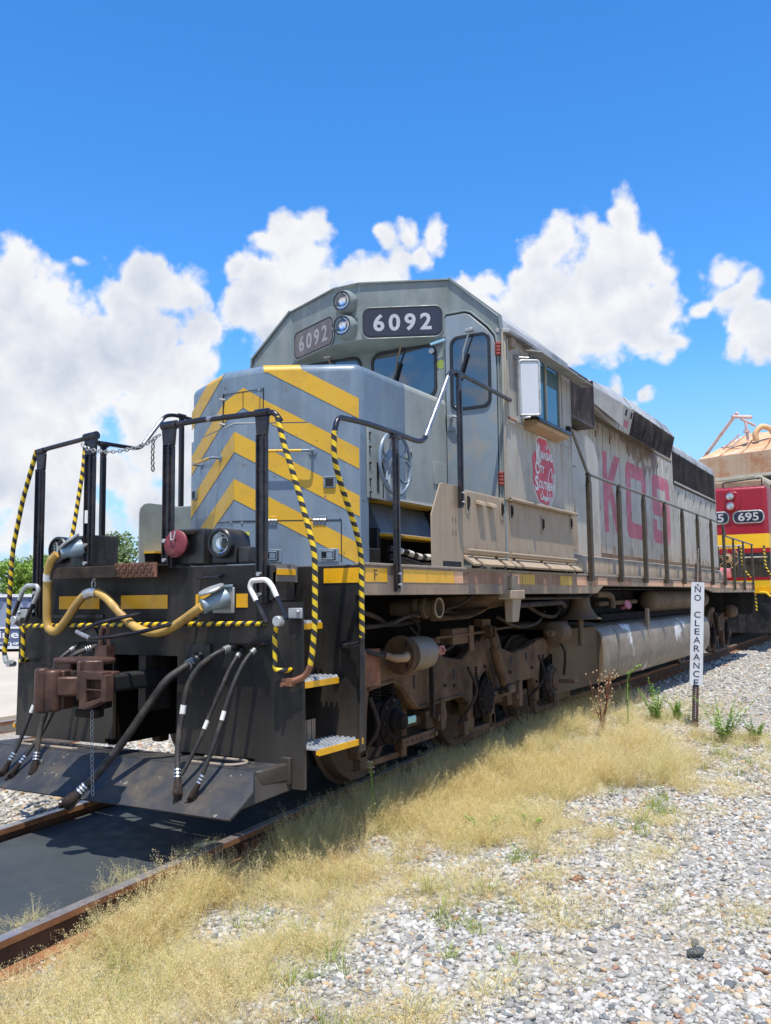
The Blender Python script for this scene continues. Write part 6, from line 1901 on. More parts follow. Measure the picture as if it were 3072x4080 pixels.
# far-side handrails seen over the nose: posts of the left side are built above
# ---- trucks
def truck(yc, flip, zoff):
    """HT-style truck: yc = y of the first axle as seen; side frames, wheels, boxes"""
    T = obj('truck', MB().box(-0.65, 0.65, yc - 0.5, yc + 4.4, 0.55 + zoff, 0.85 + zoff), M['truckdark'], LOCO)
    ax = [0.0, 1.93, 3.86]
    obj('dark_backing', MB().box(-0.62, 0.66, yc - 0.55, yc + 4.5, 0.16 + zoff, 0.95), M['dark'], T)  # dark block added to black out the gaps behind the frames
    sgn = 1
    for s in (1, -1):
        x0, x1 = (0.99, 1.10) if s > 0 else (-1.10, -0.99)
        top = [(-0.95, 0.96), (-0.55, 0.99), (0.3, 1.11), (0.95, 1.13), (1.10, 0.95), (1.5, 0.90), (1.88, 1.07), (2.1, 1.12), (2.42, 1.12), (2.52, 0.95), (2.80, 0.89), (3.2, 0.92), (3.6, 0.99), (4.0, 1.02), (4.70, 1.02)]
        bot = [(4.72, 0.97), (4.1, 0.80), (3.66, 0.72), (3.63, 0.60), (3.60, 0.22), (3.50, 0.22), (3.46, 0.56), (2.66, 0.55), (2.44, 0.50), (2.30, 0.48), (2.27, 0.18), (2.18, 0.18), (2.16, 0.66), (2.12, 0.75), (1.96, 0.74), (1.86, 0.68),
               (1.80, 0.55), (1.76, 0.18), (1.66, 0.18), (1.60, 0.46), (1.46, 0.54), (0.55, 0.52), (0.42, 0.60), (0.28, 0.72), (0.12, 0.79), (-0.25, 0.76), (-0.28, 0.6), (-0.30, 0.24), (-0.42, 0.24), (-0.45, 0.6), (-0.95, 0.75)]
        prof = [(yc + a, z + zoff) for a, z in top + bot]
        f = obj('side_frame', MB().prism(prof, 'x', x0, x1), M['truck'], T, bevel=0.02, seg=3)
        if s < 0: continue
        mb = MB()
        for a, z, h in ((0.86, 0.74, 0.05), (1.30, 0.78, 0.06), (2.75, 0.80, 0.06), (3.20, 0.82, 0.055)):
            mb.prism([(yc + a + 0.035 * math.cos(q), z + zoff + h * math.sin(q)) for q in [2 * PI * j / 14 for j in range(14)]], 'x', x1 - 0.002, x1 + 0.0015)
        for a, z in ((0.50, 0.78),):
            mb.box(x1, x1 + 0.0015, yc + a - 0.02, yc + a + 0.02, z + zoff - 0.07, z + zoff + 0.05)
        obj('casting_hole', mb, M['dark'], f)
        mb = MB()   # raised rims along the frame
        rimt = [(yc + a, z + zoff) for a, z in [(-0.28, 0.78), (0.12, 0.81), (0.30, 0.74), (0.44, 0.62), (0.57, 0.54), (1.45, 0.56), (1.60, 0.49)]]
        mb.tube([(x1, a, z) for a, z in rimt], 0.018, 8)
        rimt = [(yc + a, z + zoff) for a, z in [(1.82, 0.56), (1.88, 0.70), (1.98, 0.76), (2.13, 0.77), (2.18, 0.67)]]
        mb.tube([(x1, a, z) for a, z in rimt], 0.016, 8)
        obj('frame_rim', mb, M['truck'], f, smooth=True)
    for i, a in enumerate(ax):
        y = yc + a
        zc = 0.50 + zoff
        rz_ = zc
        for s in (1, -1):
            W_ = obj('wheel', MB().lathe((s * 0.70, y, rz_), (s, 0, 0), [(0.0, 0.53), (0.02, 0.535), (0.035, 0.505), (0.13, 0.498), (0.14, 0.49), (0.141, 0.43), (0.115, 0.42), (0.10, 0.20), (0.15, 0.17), (0.16, 0.10)], 44), M['wheel'], T, smooth=True)
            if s > 0:
                mb = MB().box(0.95, 1.14, y - 0.20, y + 0.20, zc - 0.19, zc + 0.17)
                bx = obj('axle_box', mb, M['under'], T, bevel=0.03, seg=3)
                mb = MB().lathe((1.14, y, zc), (1, 0, 0), [(0, 0.19), (0.02, 0.19), (0.03, 0.15), (0.045, 0.14), (0.05, 0.06)], 20)
                obj('bearing_cap', mb, M['under'] if i < 2 else M['truckdark'], bx, smooth=True)
                mb = MB()
                for k in range(8):
                    q = 2 * PI * k / 8
                    mb.cyl((1.16, y + 0.165 * math.cos(q), zc + 0.165 * math.sin(q)), (1.185, y + 0.165 * math.cos(q), zc + 0.165 * math.sin(q)), 0.014, 6)
                obj('cap_bolt', mb, M['truckdark'], bx)
                # coil spring above the box
                for dy in (-0.11, 0.11):
                    hel = [(1.05 + 0.055 * math.cos(q), y + dy + 0.055 * math.sin(q), zc + 0.16 + q / (2 * PI) * 0.028) for q in [j * PI / 5 for j in range(0, 51)]]
                    obj('coil_spring', MB().tube(hel, 0.011, 6), M['under'], bx, smooth=True)
                # pedestal tie bar
                mb = MB().bar((1.06, y - 0.36, zc - 0.315), (1.06, y + 0.34, zc - 0.315), 0.04, 0.05)
                mb.box(1.03, 1.10, y + 0.26, y + 0.36, zc - 0.34, zc - 0.2).box(1.03, 1.10, y - 0.40, y - 0.29, zc - 0.34, zc - 0.2)
                obj('tie_bar', mb, M['truck'], T, bevel=0.006)
        obj('axle', MB().cyl((-0.72, y, zc), (0.95, y, zc), 0.09, 14), M['truckdark'], T, smooth=True)
        # brake rigging: beam, hangers and shoe
        mb = MB().bar((0.98, y + 0.50, zc - 0.10), (0.98, y + 1.35, zc - 0.10), 0.05, 0.075) if i < 2 else MB().bar((0.98, y - 0.6, zc - 0.1), (0.98, y - 0.4, zc - 0.1), 0.05, 0.07)
        if i < 2:
            mb.box(0.93, 1.06, y + 0.80, y + 0.95, zc - 0.18, zc - 0.02)
            mb.box(0.80, 0.94, y + 0.56, y + 0.66, zc - 0.22, zc + 0.2)
        obj('brake_beam', mb, M['truck'], T, bevel=0.008)
    return T
T1 = truck(1.60, False, -0.075)
# lower slack adjuster with holes beside the first wheel
mb = MB().bar((1.15, 1.78, 0.215), (1.15, 2.38, 0.225), 0.022, 0.075)
sa = obj('slack_adjuster', mb, M['truck'], T1, bevel=0.004)
mb = MB()
for k in range(6):
    mb.cyl((1.1615, 1.86 + k * 0.085, 0.217), (1.163, 1.86 + k * 0.085, 0.217), 0.016 if k % 2 else 0.010, 10)
obj('adjuster_hole', mb, M['dark'], sa)
obj('adjuster_pin', MB().cyl((1.13, 2.35, 0.225), (1.19, 2.35, 0.225), 0.022, 12), M['truck'], sa, smooth=True)
# brake cylinder hung at the front of the truck
bc = obj('brake_cylinder', MB().lathe((1.22, 1.62, 0.955), (0.12, 1, 0.02), [(0, 0.10), (0.0, 0.155), (0.03, 0.165), (0.05, 0.155), (0.06, 0.14), (0.24, 0.14), (0.34, 0.13), (0.40, 0.11), (0.47, 0.06), (0.50, 0.05)], 26), M['truck'], T1, smooth=True)
obj('cylinder_body', MB().lathe((1.25, 1.70, 0.957), (0.12, 1, 0.02), [(0, 0.143), (0.20, 0.143), (0.28, 0.134)], 26), M['tank'], bc, smooth=True)
obj('cylinder_elbow', MB().tube(curve([(1.22, 1.42, 0.965), (1.28, 1.45, 0.945), (1.33, 1.53, 0.945), (1.30, 1.60, 0.96)], 4), [0.028] * 4 + [0.034] * 4 + [0.036] * 5, 12), M['woodsill'], bc, smooth=True)
obj('supply_hose', MB().tube(curve([(1.05, 1.2, 1.05), (1.15, 1.32, 0.985), (1.22, 1.42, 0.965)], 4), 0.017, 8), M['rubber'], bc, smooth=True)
obj('push_rod', MB().lathe((1.28, 2.12, 0.965), (0.1, 1, 0.03), [(0, 0.05), (0.05, 0.05), (0.06, 0.028), (0.12, 0.028)], 12).box(1.27, 1.31, 2.20, 2.30, 0.925, 0.955).box(1.27, 1.31, 2.20, 2.30, 0.975, 1.005).cyl((1.25, 2.26, 0.965), (1.33, 2.26, 0.965), 0.02, 10), M['pinkred'], bc, bevel=0.004)
mb = MB()
for q in range(3):
    mb.cyl((1.30, 1.60 + q * 0.002, 1.05 - q * 0.09), (1.33, 1.64, 1.05 - q * 0.09), 0.016, 8)
obj('cylinder_bolt', mb, M['truckdark'], bc)
obj('brake_lever', MB().bar((1.17, 2.31, 0.82), (1.17, 2.31, 0.36), 0.03, 0.045), M['truckdark'], T1, bevel=0.006)
obj('mount_plate', MB().box(1.0, 1.12, 0.9, 1.50, 0.72, 1.02), M['rust'], T1, bevel=0.01)
# vertical damper between the second and third axles
sh = obj('damper', MB().lathe((1.19, 3.93, 0.50), (0, -0.30, 0.52), [(0, 0.03), (0.03, 0.03), (0.04, 0.048), (0.16, 0.048), (0.17, 0.058), (0.46, 0.058), (0.48, 0.035), (0.60, 0.03)], 18), M['truck'], T1, smooth=True)
obj('damper_eye', MB().lathe((1.15, 3.94, 0.475), (1, 0, 0), [(0, 0.042), (0.09, 0.042)], 14).box(1.10, 1.2, 3.86, 4.03, 0.42, 0.46), M['truckdark'], sh, bevel=0.004)
obj('damper_clevis', MB().box(1.10, 1.22, 3.55, 3.58, 1.02, 1.14).box(1.10, 1.22, 3.66, 3.69, 1.0, 1.12).box(1.05, 1.15, 3.50, 3.70, 1.12, 1.20), M['truck'], sh, bevel=0.006)
mb = MB().box(1.02, 1.16, 2.78, 3.20, 0.98, 1.13).box(1.16, 1.18, 3.12, 3.22, 0.90, 1.15).box(1.02, 1.12, 2.4, 2.6, 1.0, 1.06)
obj('side_bearing', mb, M['truck'], T1, bevel=0.008)
obj('cross_rod', MB().tube([(1.17, 2.4, 1.06), (1.17, 3.5, 1.075)], 0.013, 8), M['truck'], T1, smooth=True)
obj('cross_rod', MB().tube([(1.17, 3.75, 1.09), (1.17, 4.7, 1.11)], 0.012, 8), M['truck'], T1, smooth=True)
c2 = obj('brake_cylinder', MB().lathe((1.19, 5.34, 0.985), (0, 1, 0), [(0, 0.04), (0.12, 0.045), (0.12, 0.06), (0.15, 0.13), (0.42, 0.135), (0.48, 0.12), (0.50, 0.05)], 22), M['tankend'], T1, smooth=True)
# speed sensor on the first axle end
se = obj('speed_sensor', MB().lathe((1.19, 1.60, 0.425), (1, 0, 0), [(0, 0.10), (0.03, 0.095), (0.05, 0.07), (0.09, 0.06)], 16), M['under'], T1, smooth=True)
obj('sensor_plate', MB().box(1.24, 1.262, 1.66, 1.84, 0.39, 0.45), M['teal'], se, bevel=0.01)
obj('end_stop', MB().box(1.16, 1.40, 5.62, 5.70, 0.38, 0.42).lathe((1.16, 5.50, 0.42), (1, 0, 0), [(0, 0.10), (0.04, 0.10), (0.06, 0.05)], 16), M['truck'], T1, bevel=0.004)
T2 = truck(14.2, True, 0.0)
obj('brake_cylinder', MB().lathe((1.22, 17.8, 1.0), (0, 1, 0), [(0, 0.05), (0.1, 0.15), (0.40, 0.15), (0.5, 0.05)], 20), M['truck'], T2, smooth=True)
obj('damper', MB().lathe((1.19, 16.45, 0.50), (0, -0.30, 0.52), [(0, 0.03), (0.04, 0.048), (0.5, 0.055), (0.6, 0.03)], 14), M['truckdark'], T2, smooth=True)

# ---- hoses and rods crowding the front truck
mb = MB()
mb.tube(curve([(1.14, 1.95, 1.18), (1.20, 2.15, 1.02), (1.16, 2.5, 0.93), (1.14, 2.9, 1.0), (1.12, 3.2, 1.14)], 5), 0.014, 7)
mb.tube(curve([(1.12, 3.9, 1.22), (1.2, 4.3, 1.10), (1.2, 4.9, 1.12), (1.15, 5.3, 1.24)], 5), 0.018, 7)
mb.tube(curve([(1.2, 4.5, 1.36), (1.25, 4.9, 1.22), (1.2, 5.5, 1.18), (1.1, 6.0, 1.26)], 5), 0.022, 7)
mb.tube(curve([(1.15, 5.6, 0.95), (1.2, 5.85, 0.75), (1.15, 5.95, 0.45)], 5), 0.016, 7)
mb.tube(curve([(1.16, 1.25, 0.65), (1.2, 1.3, 0.4), (1.05, 1.2, 0.15)], 5), 0.018, 7)
mb.tube(curve([(1.16, 3.1, 0.75), (1.2, 3.2, 0.5), (1.05, 3.1, 0.2)], 5), 0.016, 7)
mb.tube(curve([(1.16, 5.05, 0.75), (1.2, 5.1, 0.5), (1.05, 5.0, 0.25)], 5), 0.016, 7)
mb.tube(curve([(1.2, 0.7, 1.40), (1.25, 1.2, 1.28), (1.1, 1.7, 1.2), (1.1, 2.2, 1.22)], 5), 0.02, 7)
objs('truck_hose', mb, M['truckdark'], T1, smooth=True)
mb = MB()
for (y, z) in ((1.95, 1.02), (2.05, 0.93), (2.62, 1.02), (2.70, 0.62), (3.5, 1.0), (3.35, 0.95), (4.30, 0.62), (4.95, 0.62), (4.85, 0.88), (5.05, 0.92), (5.45, 0.92), (2.9, 0.60), (3.16, 0.40), (3.86, 0.40), (5.1, 0.45)):
    mb.cyl((1.095, y, z - 0.01), (1.125, y, z - 0.01), 0.016, 6)
objs('frame_bolt', mb, M['truckdark'], T1)
mb = MB()
for y in (2.62, 4.55):
    mb.box(1.02, 1.13, y - 0.05, y + 0.05, 0.22, 0.50)
    mb.box(1.05, 1.12, y - 0.09, y + 0.09, 0.30, 0.36)
objs('brake_hanger', mb, M['truck'], T1, bevel=0.006)
obj('torque_arm', MB().bar((1.12, 3.62, 0.40), (1.12, 4.35, 0.44), 0.06, 0.09), M['truck'], T1, bevel=0.01)
# ---- piping under the sill
mb = MB()
mb.tube([(1.45, 3.6, 1.405), (1.45, 6.0, 1.40), (1.45, 6.35, 1.47)], 0.016, 8)
mb.tube([(1.40, 3.5, 1.33), (1.40, 5.2, 1.35), (1.30, 5.6, 1.30)], 0.03, 8)
mb.tube(curve([(1.2, 0.9, 1.2), (1.3, 1.3, 1.22), (1.25, 1.8, 1.28), (1.15, 2.6, 1.30), (1.2, 3.0, 1.24)], 5), 0.018, 8)
mb.tube(curve([(1.1, 2.0, 1.28), (1.15, 2.1, 1.18), (1.1, 2.16, 1.08)], 4), 0.015, 8)
mb.tube(curve([(1.45, 2.6, 1.44), (1.4, 2.45, 1.36), (1.3, 2.35, 1.32)], 4), 0.012, 8)
obj('under_pipe', mb, M['truckdark'], LOCO, smooth=True)
mb = MB().lathe((0.95, 2.0, 1.33), (1, 0.08, 0.02), [(0, 0.06), (0.2, 0.06), (0.22, 0.085), (0.25, 0.085), (0.26, 0.07), (0.29, 0.07), (0.30, 0.09), (0.33, 0.09), (0.34, 0.075), (0.40, 0.075), (0.41, 0.088), (0.44, 0.088), (0.44, 0.075), (0.36, 0.07)], 24)
sp2 = obj('filler_pipe', mb, M['tankend'], LOCO, smooth=True)
obj('filler_rim', MB().tube([(1.393, 2.035 + 0.082 * math.cos(a), 1.339 + 0.082 * math.sin(a)) for a in [2 * PI * k / 20 for k in range(21)]], 0.008, 8, cap=False), M['box'], sp2, smooth=True)
obj('jacking_pad', MB().box(1.2, 1.62, 3.12, 3.48, 1.40, 1.49).hexa([(1.50, 3.24, 1.18), (1.58, 3.24, 1.18), (1.58, 3.40, 1.18), (1.50, 3.40, 1.18)], [(1.50, 3.22, 1.42), (1.60, 3.22, 1.42), (1.60, 3.44, 1.42), (1.50, 3.44, 1.42)]).box(1.555, 1.60, 3.20, 3.36, 1.49, 1.62), M['box'], LOCO, bevel=0.012, seg=3)
mb = MB().hexa([(0.4, 3.0, 1.15), (1.5, 3.3, 1.35), (1.5, 3.4, 1.35), (0.4, 3.6, 1.15)], [(0.4, 3.0, 1.42), (1.5, 3.0, 1.44), (1.5, 3.45, 1.44), (0.4, 3.6, 1.42)])
mb.hexa([(1.0, 2.6, 1.20), (1.3, 2.8, 1.22), (1.3, 3.2, 1.28), (1.0, 3.2, 1.2)], [(1.0, 2.6, 1.26), (1.35, 2.9, 1.25), (1.35, 3.25, 1.33), (1.0, 3.2, 1.3)])
obj('bolster_arm', mb, M['truck'], LOCO, bevel=0.02)
mb = MB().lathe((1.25, 6.35, 1.40), (0, 0, -1), [(0, 0.12), (0.12, 0.14), (0.22, 0.20), (0.27, 0.27), (0.275, 0.26)], 22)
obj('bell', mb, M['tankend'], LOCO, smooth=True)
obj('bell_drain', MB().cyl((1.3, 6.2, 1.14), (1.3, 6.2, 0.80), 0.035, 10), M['tankend'], LOCO, smooth=True)
mb = MB().tube(fillet([(1.3, 6.9, 1.44), (1.38, 7.15, 1.44), (1.4, 7.3, 1.40), (1.4, 7.3, 1.25)], 0.08), 0.045, 10).tube([(1.1, 7.6, 1.3), (1.1, 9.7, 1.32)], 0.035, 8)
obj('sill_pipe', mb, M['tankend'], LOCO, smooth=True)
obj('fuel_cap', MB().lathe((1.30, 8.15, 1.24), (0.75, -0.4, 0.35), [(0, 0.03), (0.10, 0.035), (0.11, 0.065), (0.13, 0.065)], 16), M['kcs'], LOCO, smooth=True)
mb = MB()
prof = [(0, 0.05), (0.05, 0.13), (0.14, 0.172), (4.5, 0.172), (4.6, 0.13), (4.65, 0.05)]
obj('air_reservoir', MB().lathe((1.22, 9.9, 1.32), (0, 1, 0), prof, 26), M['tankend'], LOCO, smooth=True)
# fuel tank with rolled shoulder
mb = MB()
pr = [(-1.42, 0.35), (-1.05, 0.22), (1.05, 0.22), (1.35, 0.29), (1.45, 0.42), (1.475, 0.60), (1.47, 0.80), (1.44, 0.93), (1.36, 1.02), (1.0, 1.06), (-1.4, 1.06)]
mb.prism(pr, 'y', 6.62, 13.9)
tk = obj('fuel_tank', mb, M['tank'], LOCO, bevel=0.03, seg=4)
obj('tank_end', MB().prism([(x * 0.985, z) for x, z in pr], 'y', 6.605, 6.618), M['tankend'], tk)
for y in (7.28, 9.0, 13.0):
    mb = MB().prism([(x * 1.004, z + (0.004 if z > 0.5 else -0.003)) for x, z in pr], 'y', y, y + 0.05)
    obj('tank_band', mb, M['tank'], tk)
mb = MB().box(-1.0, 1.0, 5.95, 6.6, 0.12, 1.1)
mb.hexa([(-1.0, 5.95, 0.2), (1.0, 5.95, 0.2), (1.38, 6.6, 0.3), (-1.38, 6.6, 0.3)], [(-1.0, 5.95, 1.0), (1.0, 5.95, 1.0), (1.38, 6.6, 1.02), (-1.38, 6.6, 1.02)])
obj('tank_nose', mb, M['tankend'], tk)
obj('tank_gauge', MB().box(1.40, 1.45, 9.05, 9.16, 0.86, 1.22), M['sillgrey'], tk, bevel=0.01)
obj('tank_top_plate', MB().box(0.4, 1.2, 7.4, 13.6, 1.06, 1.16), M['under'], tk)
# rear coupler
mb = MB().box(-0.15, 0.15, 19.8, 20.35, 0.76, 0.98).box(-0.25, 0.25, 20.2, 20.6, 0.70, 1.02)
obj('coupler', mb, M['truckdark'], LOCO, bevel=0.03)
obj('end_plate', MB().box(-1.54, 1.54, 19.80, 19.83, 0.9, 1.67), M['plate'], LOCO)
# antenna on the cab roof
obj('antenna', MB().tube([(-0.35, 3.6, 4.68), (-0.38, 3.6, 5.02)], 0.006, 6), M['gasket'], LOCO)
# ================================================================== RED LOCOMOTIVE coupled behind
RC = 0.217     # its centre line as it stands on the bend behind
RY = 24.6
RED = thing('locomotive', (RC, 30.0, 0.0), 'red and yellow locomotive numbered 695 standing behind the grey one', 'locomotive')
hw = 1.18
mb = MB().box(RC - hw, RC + hw, RY, RY + 12, 3.24, 4.72)
cb = weighted('end_hood', mb, M['hred'], RED, 0.12, 5, lambda a, b: (a.y < RY + 0.1 and b.y < RY + 0.1 and (abs(a.x - b.x) < 1e-3 or a.z > 4.7 and b.z > 4.7)) or (a.z > 4.7 and b.z > 4.7))
mb = MB().box(RC - hw, RC + hw, RY, RY + 12, 2.80, 3.24)
weighted('yellow_band', mb, M['hyellow'], RED, 0.12, 5, lambda a, b: a.y < RY + 0.1 and b.y < RY + 0.1 and abs(a.x - b.x) < 1e-3)
mb = MB().box(RC - hw - 0.004, RC + hw + 0.004, RY - 0.004, RY + 12, 2.66, 2.80)
obj('red_band', mb, M['hred'], RED)
obj('lower_hood', MB().box(RC - hw, RC + hw, RY, RY + 12, 1.80, 2.66), M['black'], RED)
mb = MB().box(RC - 0.50, RC + 1.05, RY + 0.5, RY + 2.2, 4.72, 4.97)
obj('roof_box', mb, M['sillgrey'], RED, bevel=0.05)
obj('roof_frame', MB().tube(fillet([(RC - 0.15, RY + 0.4, 4.74), (RC - 0.15, RY + 0.4, 4.92), (RC + 1.0, RY + 0.4, 5.0), (RC + 1.0, RY + 0.4, 4.76)], 0.04), 0.02, 8), M['gasket'], RED, smooth=True)
mb = MB().slab([(RC + 0.20 + x, RY + 0.001, 4.27 + z) for x, z in rrect(0.42, 0.62, 0.20, 5)], (0, -0.05, 0))
hb = obj('headlight_box', mb, M['hred'], RED, bevel=0.02)
for z in (4.43, 4.12):
    h = obj('headlight', MB().lathe((RC + 0.12, RY - 0.05, z), (0, -1, 0), [(0, 0.15), (0.08, 0.145), (0.09, 0.125), (0.04, 0.11)], 20), M['hred'], hb, smooth=True)
for z in (4.43, 4.12):
    obj('lens', MB().lathe((RC + 0.12, RY - 0.11, z), (0, -1, 0), [(0, 0.115), (0.01, 0.08), (0.014, 0.01)], 20), M['steel'], hb, smooth=True)
for cx in (RC + 0.62, RC - 0.40):
    f_ = obj('number_board', MB().slab([(cx + x, RY, 3.77 + z) for x, z in rrect(0.92, 0.40, 0.16, 5)], (0, -0.03, 0)), M['zinc'], RED, bevel=0.01)
    obj('board_glass', MB().slab([(cx + x, RY - 0.031, 3.77 + z) for x, z in rrect(0.84, 0.33, 0.13, 5)], (0, -0.004, 0)), M['boardblack'], f_)
    obj('numerals', text_mb('695', (cx, RY - 0.036, 3.77 - 0.115), (1, 0, 0), (0, 0, 1), 0.24, width=0.60, thick=0.002, bold=0.02, align='CENTER'), M['boardnum'], f_)
mb = MB().box(RC - 1.5, RC + 1.52, RY - 3.2, RY + 14, 1.55, 1.78)
pf = obj('platform', mb, M['hyellow'], RED)
obj('platform_band', MB().box(RC - 1.505, RC + 1.525, RY - 3.205, RY - 3.1, 1.78, 1.86), M['hred'], pf)
obj('platform_step', MB().box(RC + 1.1, RC + 1.56, RY - 3.22, RY - 3.0, 1.42, 1.60), M['tapeyellow'], pf)
mb = MB().box(RC - 1.5, RC + 1.52, RY - 3.15, RY - 3.1, 0.35, 1.55).box(RC - 1.3, RC + 1.3, RY - 3.0, RY + 14, 0.45, 1.5)
obj('end_plate', mb, M['black'], RED)
brake_wheel(RC - 0.05, RY - 0.12, 2.52, 0.34, (0, -1, 0), M['sillgrey'], RED)
mb = MB()
for x in (RC - 0.9, RC + 0.2, RC + 0.75, RC + 1.40):
    mb.tube([(x, RY - 3.1, 1.7), (x, RY - 3.1, 2.72)], 0.03, 8)
obj('end_post', mb, M['rail_black'], RED)
obj('end_rail', MB().tube([(RC - 0.9, RY - 3.1, 2.72), (RC + 0.9, RY - 3.1, 2.74)], 0.022, 8).tube([(RC + 0.3, RY - 0.05, 2.52), (RC + 1.1, RY - 0.05, 2.52)], 0.018, 8), M['zinc'], RED)
for x, dx in ((RC + 0.82, 0.30), (RC + 1.40, 0.28)):
    mb = MB().tube(fillet([(x, RY - 3.15, 2.68), (x + 0.02, RY - 3.15, 2.1), (x + dx, RY - 3.15, 1.72), (x + dx + 0.02, RY - 3.15, 0.95)], 0.15, 4), 0.028, 8, pitch=0.10)
    obj('taped_grab', mb, M['tape'], RED, smooth=True)
mb = MB().tube(curve([(RC + 1.25, RY - 3.25, 1.44), (RC + 1.42, RY - 3.3, 1.43), (RC + 1.52, RY - 3.3, 1.33)], 4), 0.035, 8)
obj('yellow_hose', mb, M['hyellow'], RED, smooth=True)
obj('radio_box', MB().box(RC - 0.2, RC + 0.35, RY - 2.4, RY - 1.9, 1.8, 2.15), M['kcs'], RED, bevel=0.08)
for y in (27.0, 29.0, 31.0):
    for s in (1, -1):
        obj('wheel', MB().lathe((RC + s * 0.70, y, 0.54), (s, 0, 0), [(0, 0.53), (0.035, 0.505), (0.14, 0.49), (0.141, 0.43), (0.10, 0.2), (0.15, 0.15)], 32), M['wheel'], RED, smooth=True)
mb = MB().prism([(25.8, 1.05), (32.0, 1.05), (32.0, 0.6), (25.8, 0.6)], 'x', RC + 1.0, RC + 1.1)
obj('side_frame', mb, M['truck'], RED, bevel=0.03)

# ================================================================== SILO behind
SILO = thing('silo', (0.0, 70.0, -0.3), 'rusty hip roofed grain silo with conveyor spouts behind the red locomotive', 'silo')
A_ = Vector((-6.9, 59.2, 10.66)); B_ = Vector((6.5, 54.0, 10.66))
d_ = (B_ - A_).normalized(); n_ = Vector((-d_.y, d_.x, 0))
Lw, Ld = 14.0, 12.0
AP = Vector((-3.56, 58.59, 11.96))
c4 = [A_, A_ + d_ * Lw, A_ + d_ * Lw + n_ * Ld, A_ + n_ * Ld]
ap1 = Vector((-2.2, 65.2, 13.1)); 
def down(p, dz): return Vector((p.x, p.y, p.z - dz))
ctr = (c4[0] + c4[2]) / 2
apex = Vector((-4.26, 63.9, 12.95))
apex2 = Vector((2.4, 61.2, 12.3))
mb = MB().add([*c4, apex, apex2], [(0, 1, 5, 4), (1, 2, 5), (2, 3, 4, 5), (3, 0, 4), (3, 2, 1, 0)])
rf = obj('silo_roof', mb, M['siloroof'], SILO)
# roof seams
mb = MB()
for k in range(1, 9):
    t = k / 9
    p = A_ + d_ * (Lw * t)
    q = apex.lerp(apex2, min(1, max(0, (t - 0.15) * 1.5)))
    mb.bar(p + Vector((0, 0, 0.03)), p.lerp(q, 0.99) + Vector((0, 0, 0.03)), 0.06, 0.05)
obj('roof_seam', mb, M['siloroof'], rf)
mb = MB().hexa([down(c4[0], 1.45) , down(c4[1], 1.45), down(c4[2], 1.45), down(c4[3], 1.45)], c4)
bd = obj('silo_band', mb, M['siloband'], SILO)
def ring_poly(off, z0, z1):
    o = [c4[0] - d_ * off - n_ * off, c4[1] + d_ * off - n_ * off, c4[2] + d_ * off + n_ * off, c4[3] - d_ * off + n_ * off]
    return MB().hexa([Vector((p.x, p.y, z0)) for p in o], [Vector((p.x, p.y, z1)) for p in o])
obj('silo_flange', ring_poly(0.12, 9.0, 9.2), M['silowall'], SILO)
obj('silo_wall', ring_poly(-0.05, -0.5, 9.0), M['silowall'], SILO)
mb = MB()
for z in (7.9, 6.6, 5.2, 3.6):
    q = ring_poly(0.03, z, z + 0.14); mb.add(q.v, q.f)
obj('wall_rib', mb, M['siloband'], SILO)
# gable hatch with dark opening
hc = A_ + d_ * 4.4; hc.z = 7.9
mb = MB().slab([hc - d_ * 1.1 + Vector((0, 0, 0)) - n_ * 0.10, hc + d_ * 1.9 - n_ * 0.10, hc + d_ * 0.9 + Vector((0, 0, 1.0)) - n_ * 0.10, hc + Vector((0, 0, 1.0)) - n_ * 0.10], -n_ * 0.05)
obj('hatch_opening', mb, M['dark'], SILO)
mb = MB().bar(hc - d_ * 1.3 - n_ * 0.25, hc + Vector((0, 0, 1.05)) - n_ * 0.25, 0.25, 0.2).bar(hc + Vector((0, 0, 1.05)) - n_ * 0.25, hc + d_ * 0.9 - n_ * 0.25 + Vector((0, 0, 0.5)), 0.25, 0.2)
obj('hatch_frame', mb, M['silowall'], SILO)
# conveyor tubes
def SP(u, v, t=62): 
    return None
mb = MB().tube([(-8.6, 63.0, 9.6), (-4.4, 60.2, 13.85)], 0.12, 8)
obj('spout_tube', mb, M['augur'], SILO, smooth=True)
mb = MB().tube([(-4.75, 60.0, 13.55), (-3.6, 60.9, 13.55)], 0.13, 8).tube([(-4.2, 60.4, 13.4), (-3.4, 61.0, 12.95)], 0.10, 8).tube([(-3.85, 60.6, 11.9), (-3.95, 60.55, 13.2)], 0.10, 8).cyl((-3.9, 60.55, 12.45), (-3.9, 60.55, 12.6), 0.22, 10)
obj('spout_head', mb, M['augur'], SILO, smooth=True)
mb = MB()
a0 = Vector((-8.2, 62.0, 9.6)); b0 = Vector((-4.3, 60.1, 12.30))
for o_ in (0.0, -0.38):
    mb.bar(a0 + Vector((0, 0, o_)), b0 + Vector((0, 0, o_)), 0.07, 0.09)
for k in range(12):
    t = (k + 0.5) / 12
    mb.bar(a0.lerp(b0, t), a0.lerp(b0, t + 0.03) + Vector((0, 0, -0.38)), 0.05, 0.05)
obj('roof_ladder', mb, M['augur'], SILO)
mb = MB().tube(curve([(-3.35, 60.9, 11.9), (-3.38, 60.9, 12.4), (-3.0, 61.1, 12.85), (-2.5, 61.4, 12.7), (-2.35, 61.5, 12.4)], 5), 0.2, 10)
obj('vent_gooseneck', mb, M['siloroof'], SILO, smooth=True)

# ================================================================== SIGN
SG = thing('sign', (2.42, 7.24, -0.28), 'narrow white NO CLEARANCE sign on a dark punched post in the gravel', 'sign')
b0 = Vector((2.42, 7.24, -0.45)); tdir = Vector((0.060, 0.0, 1.0)).normalized()
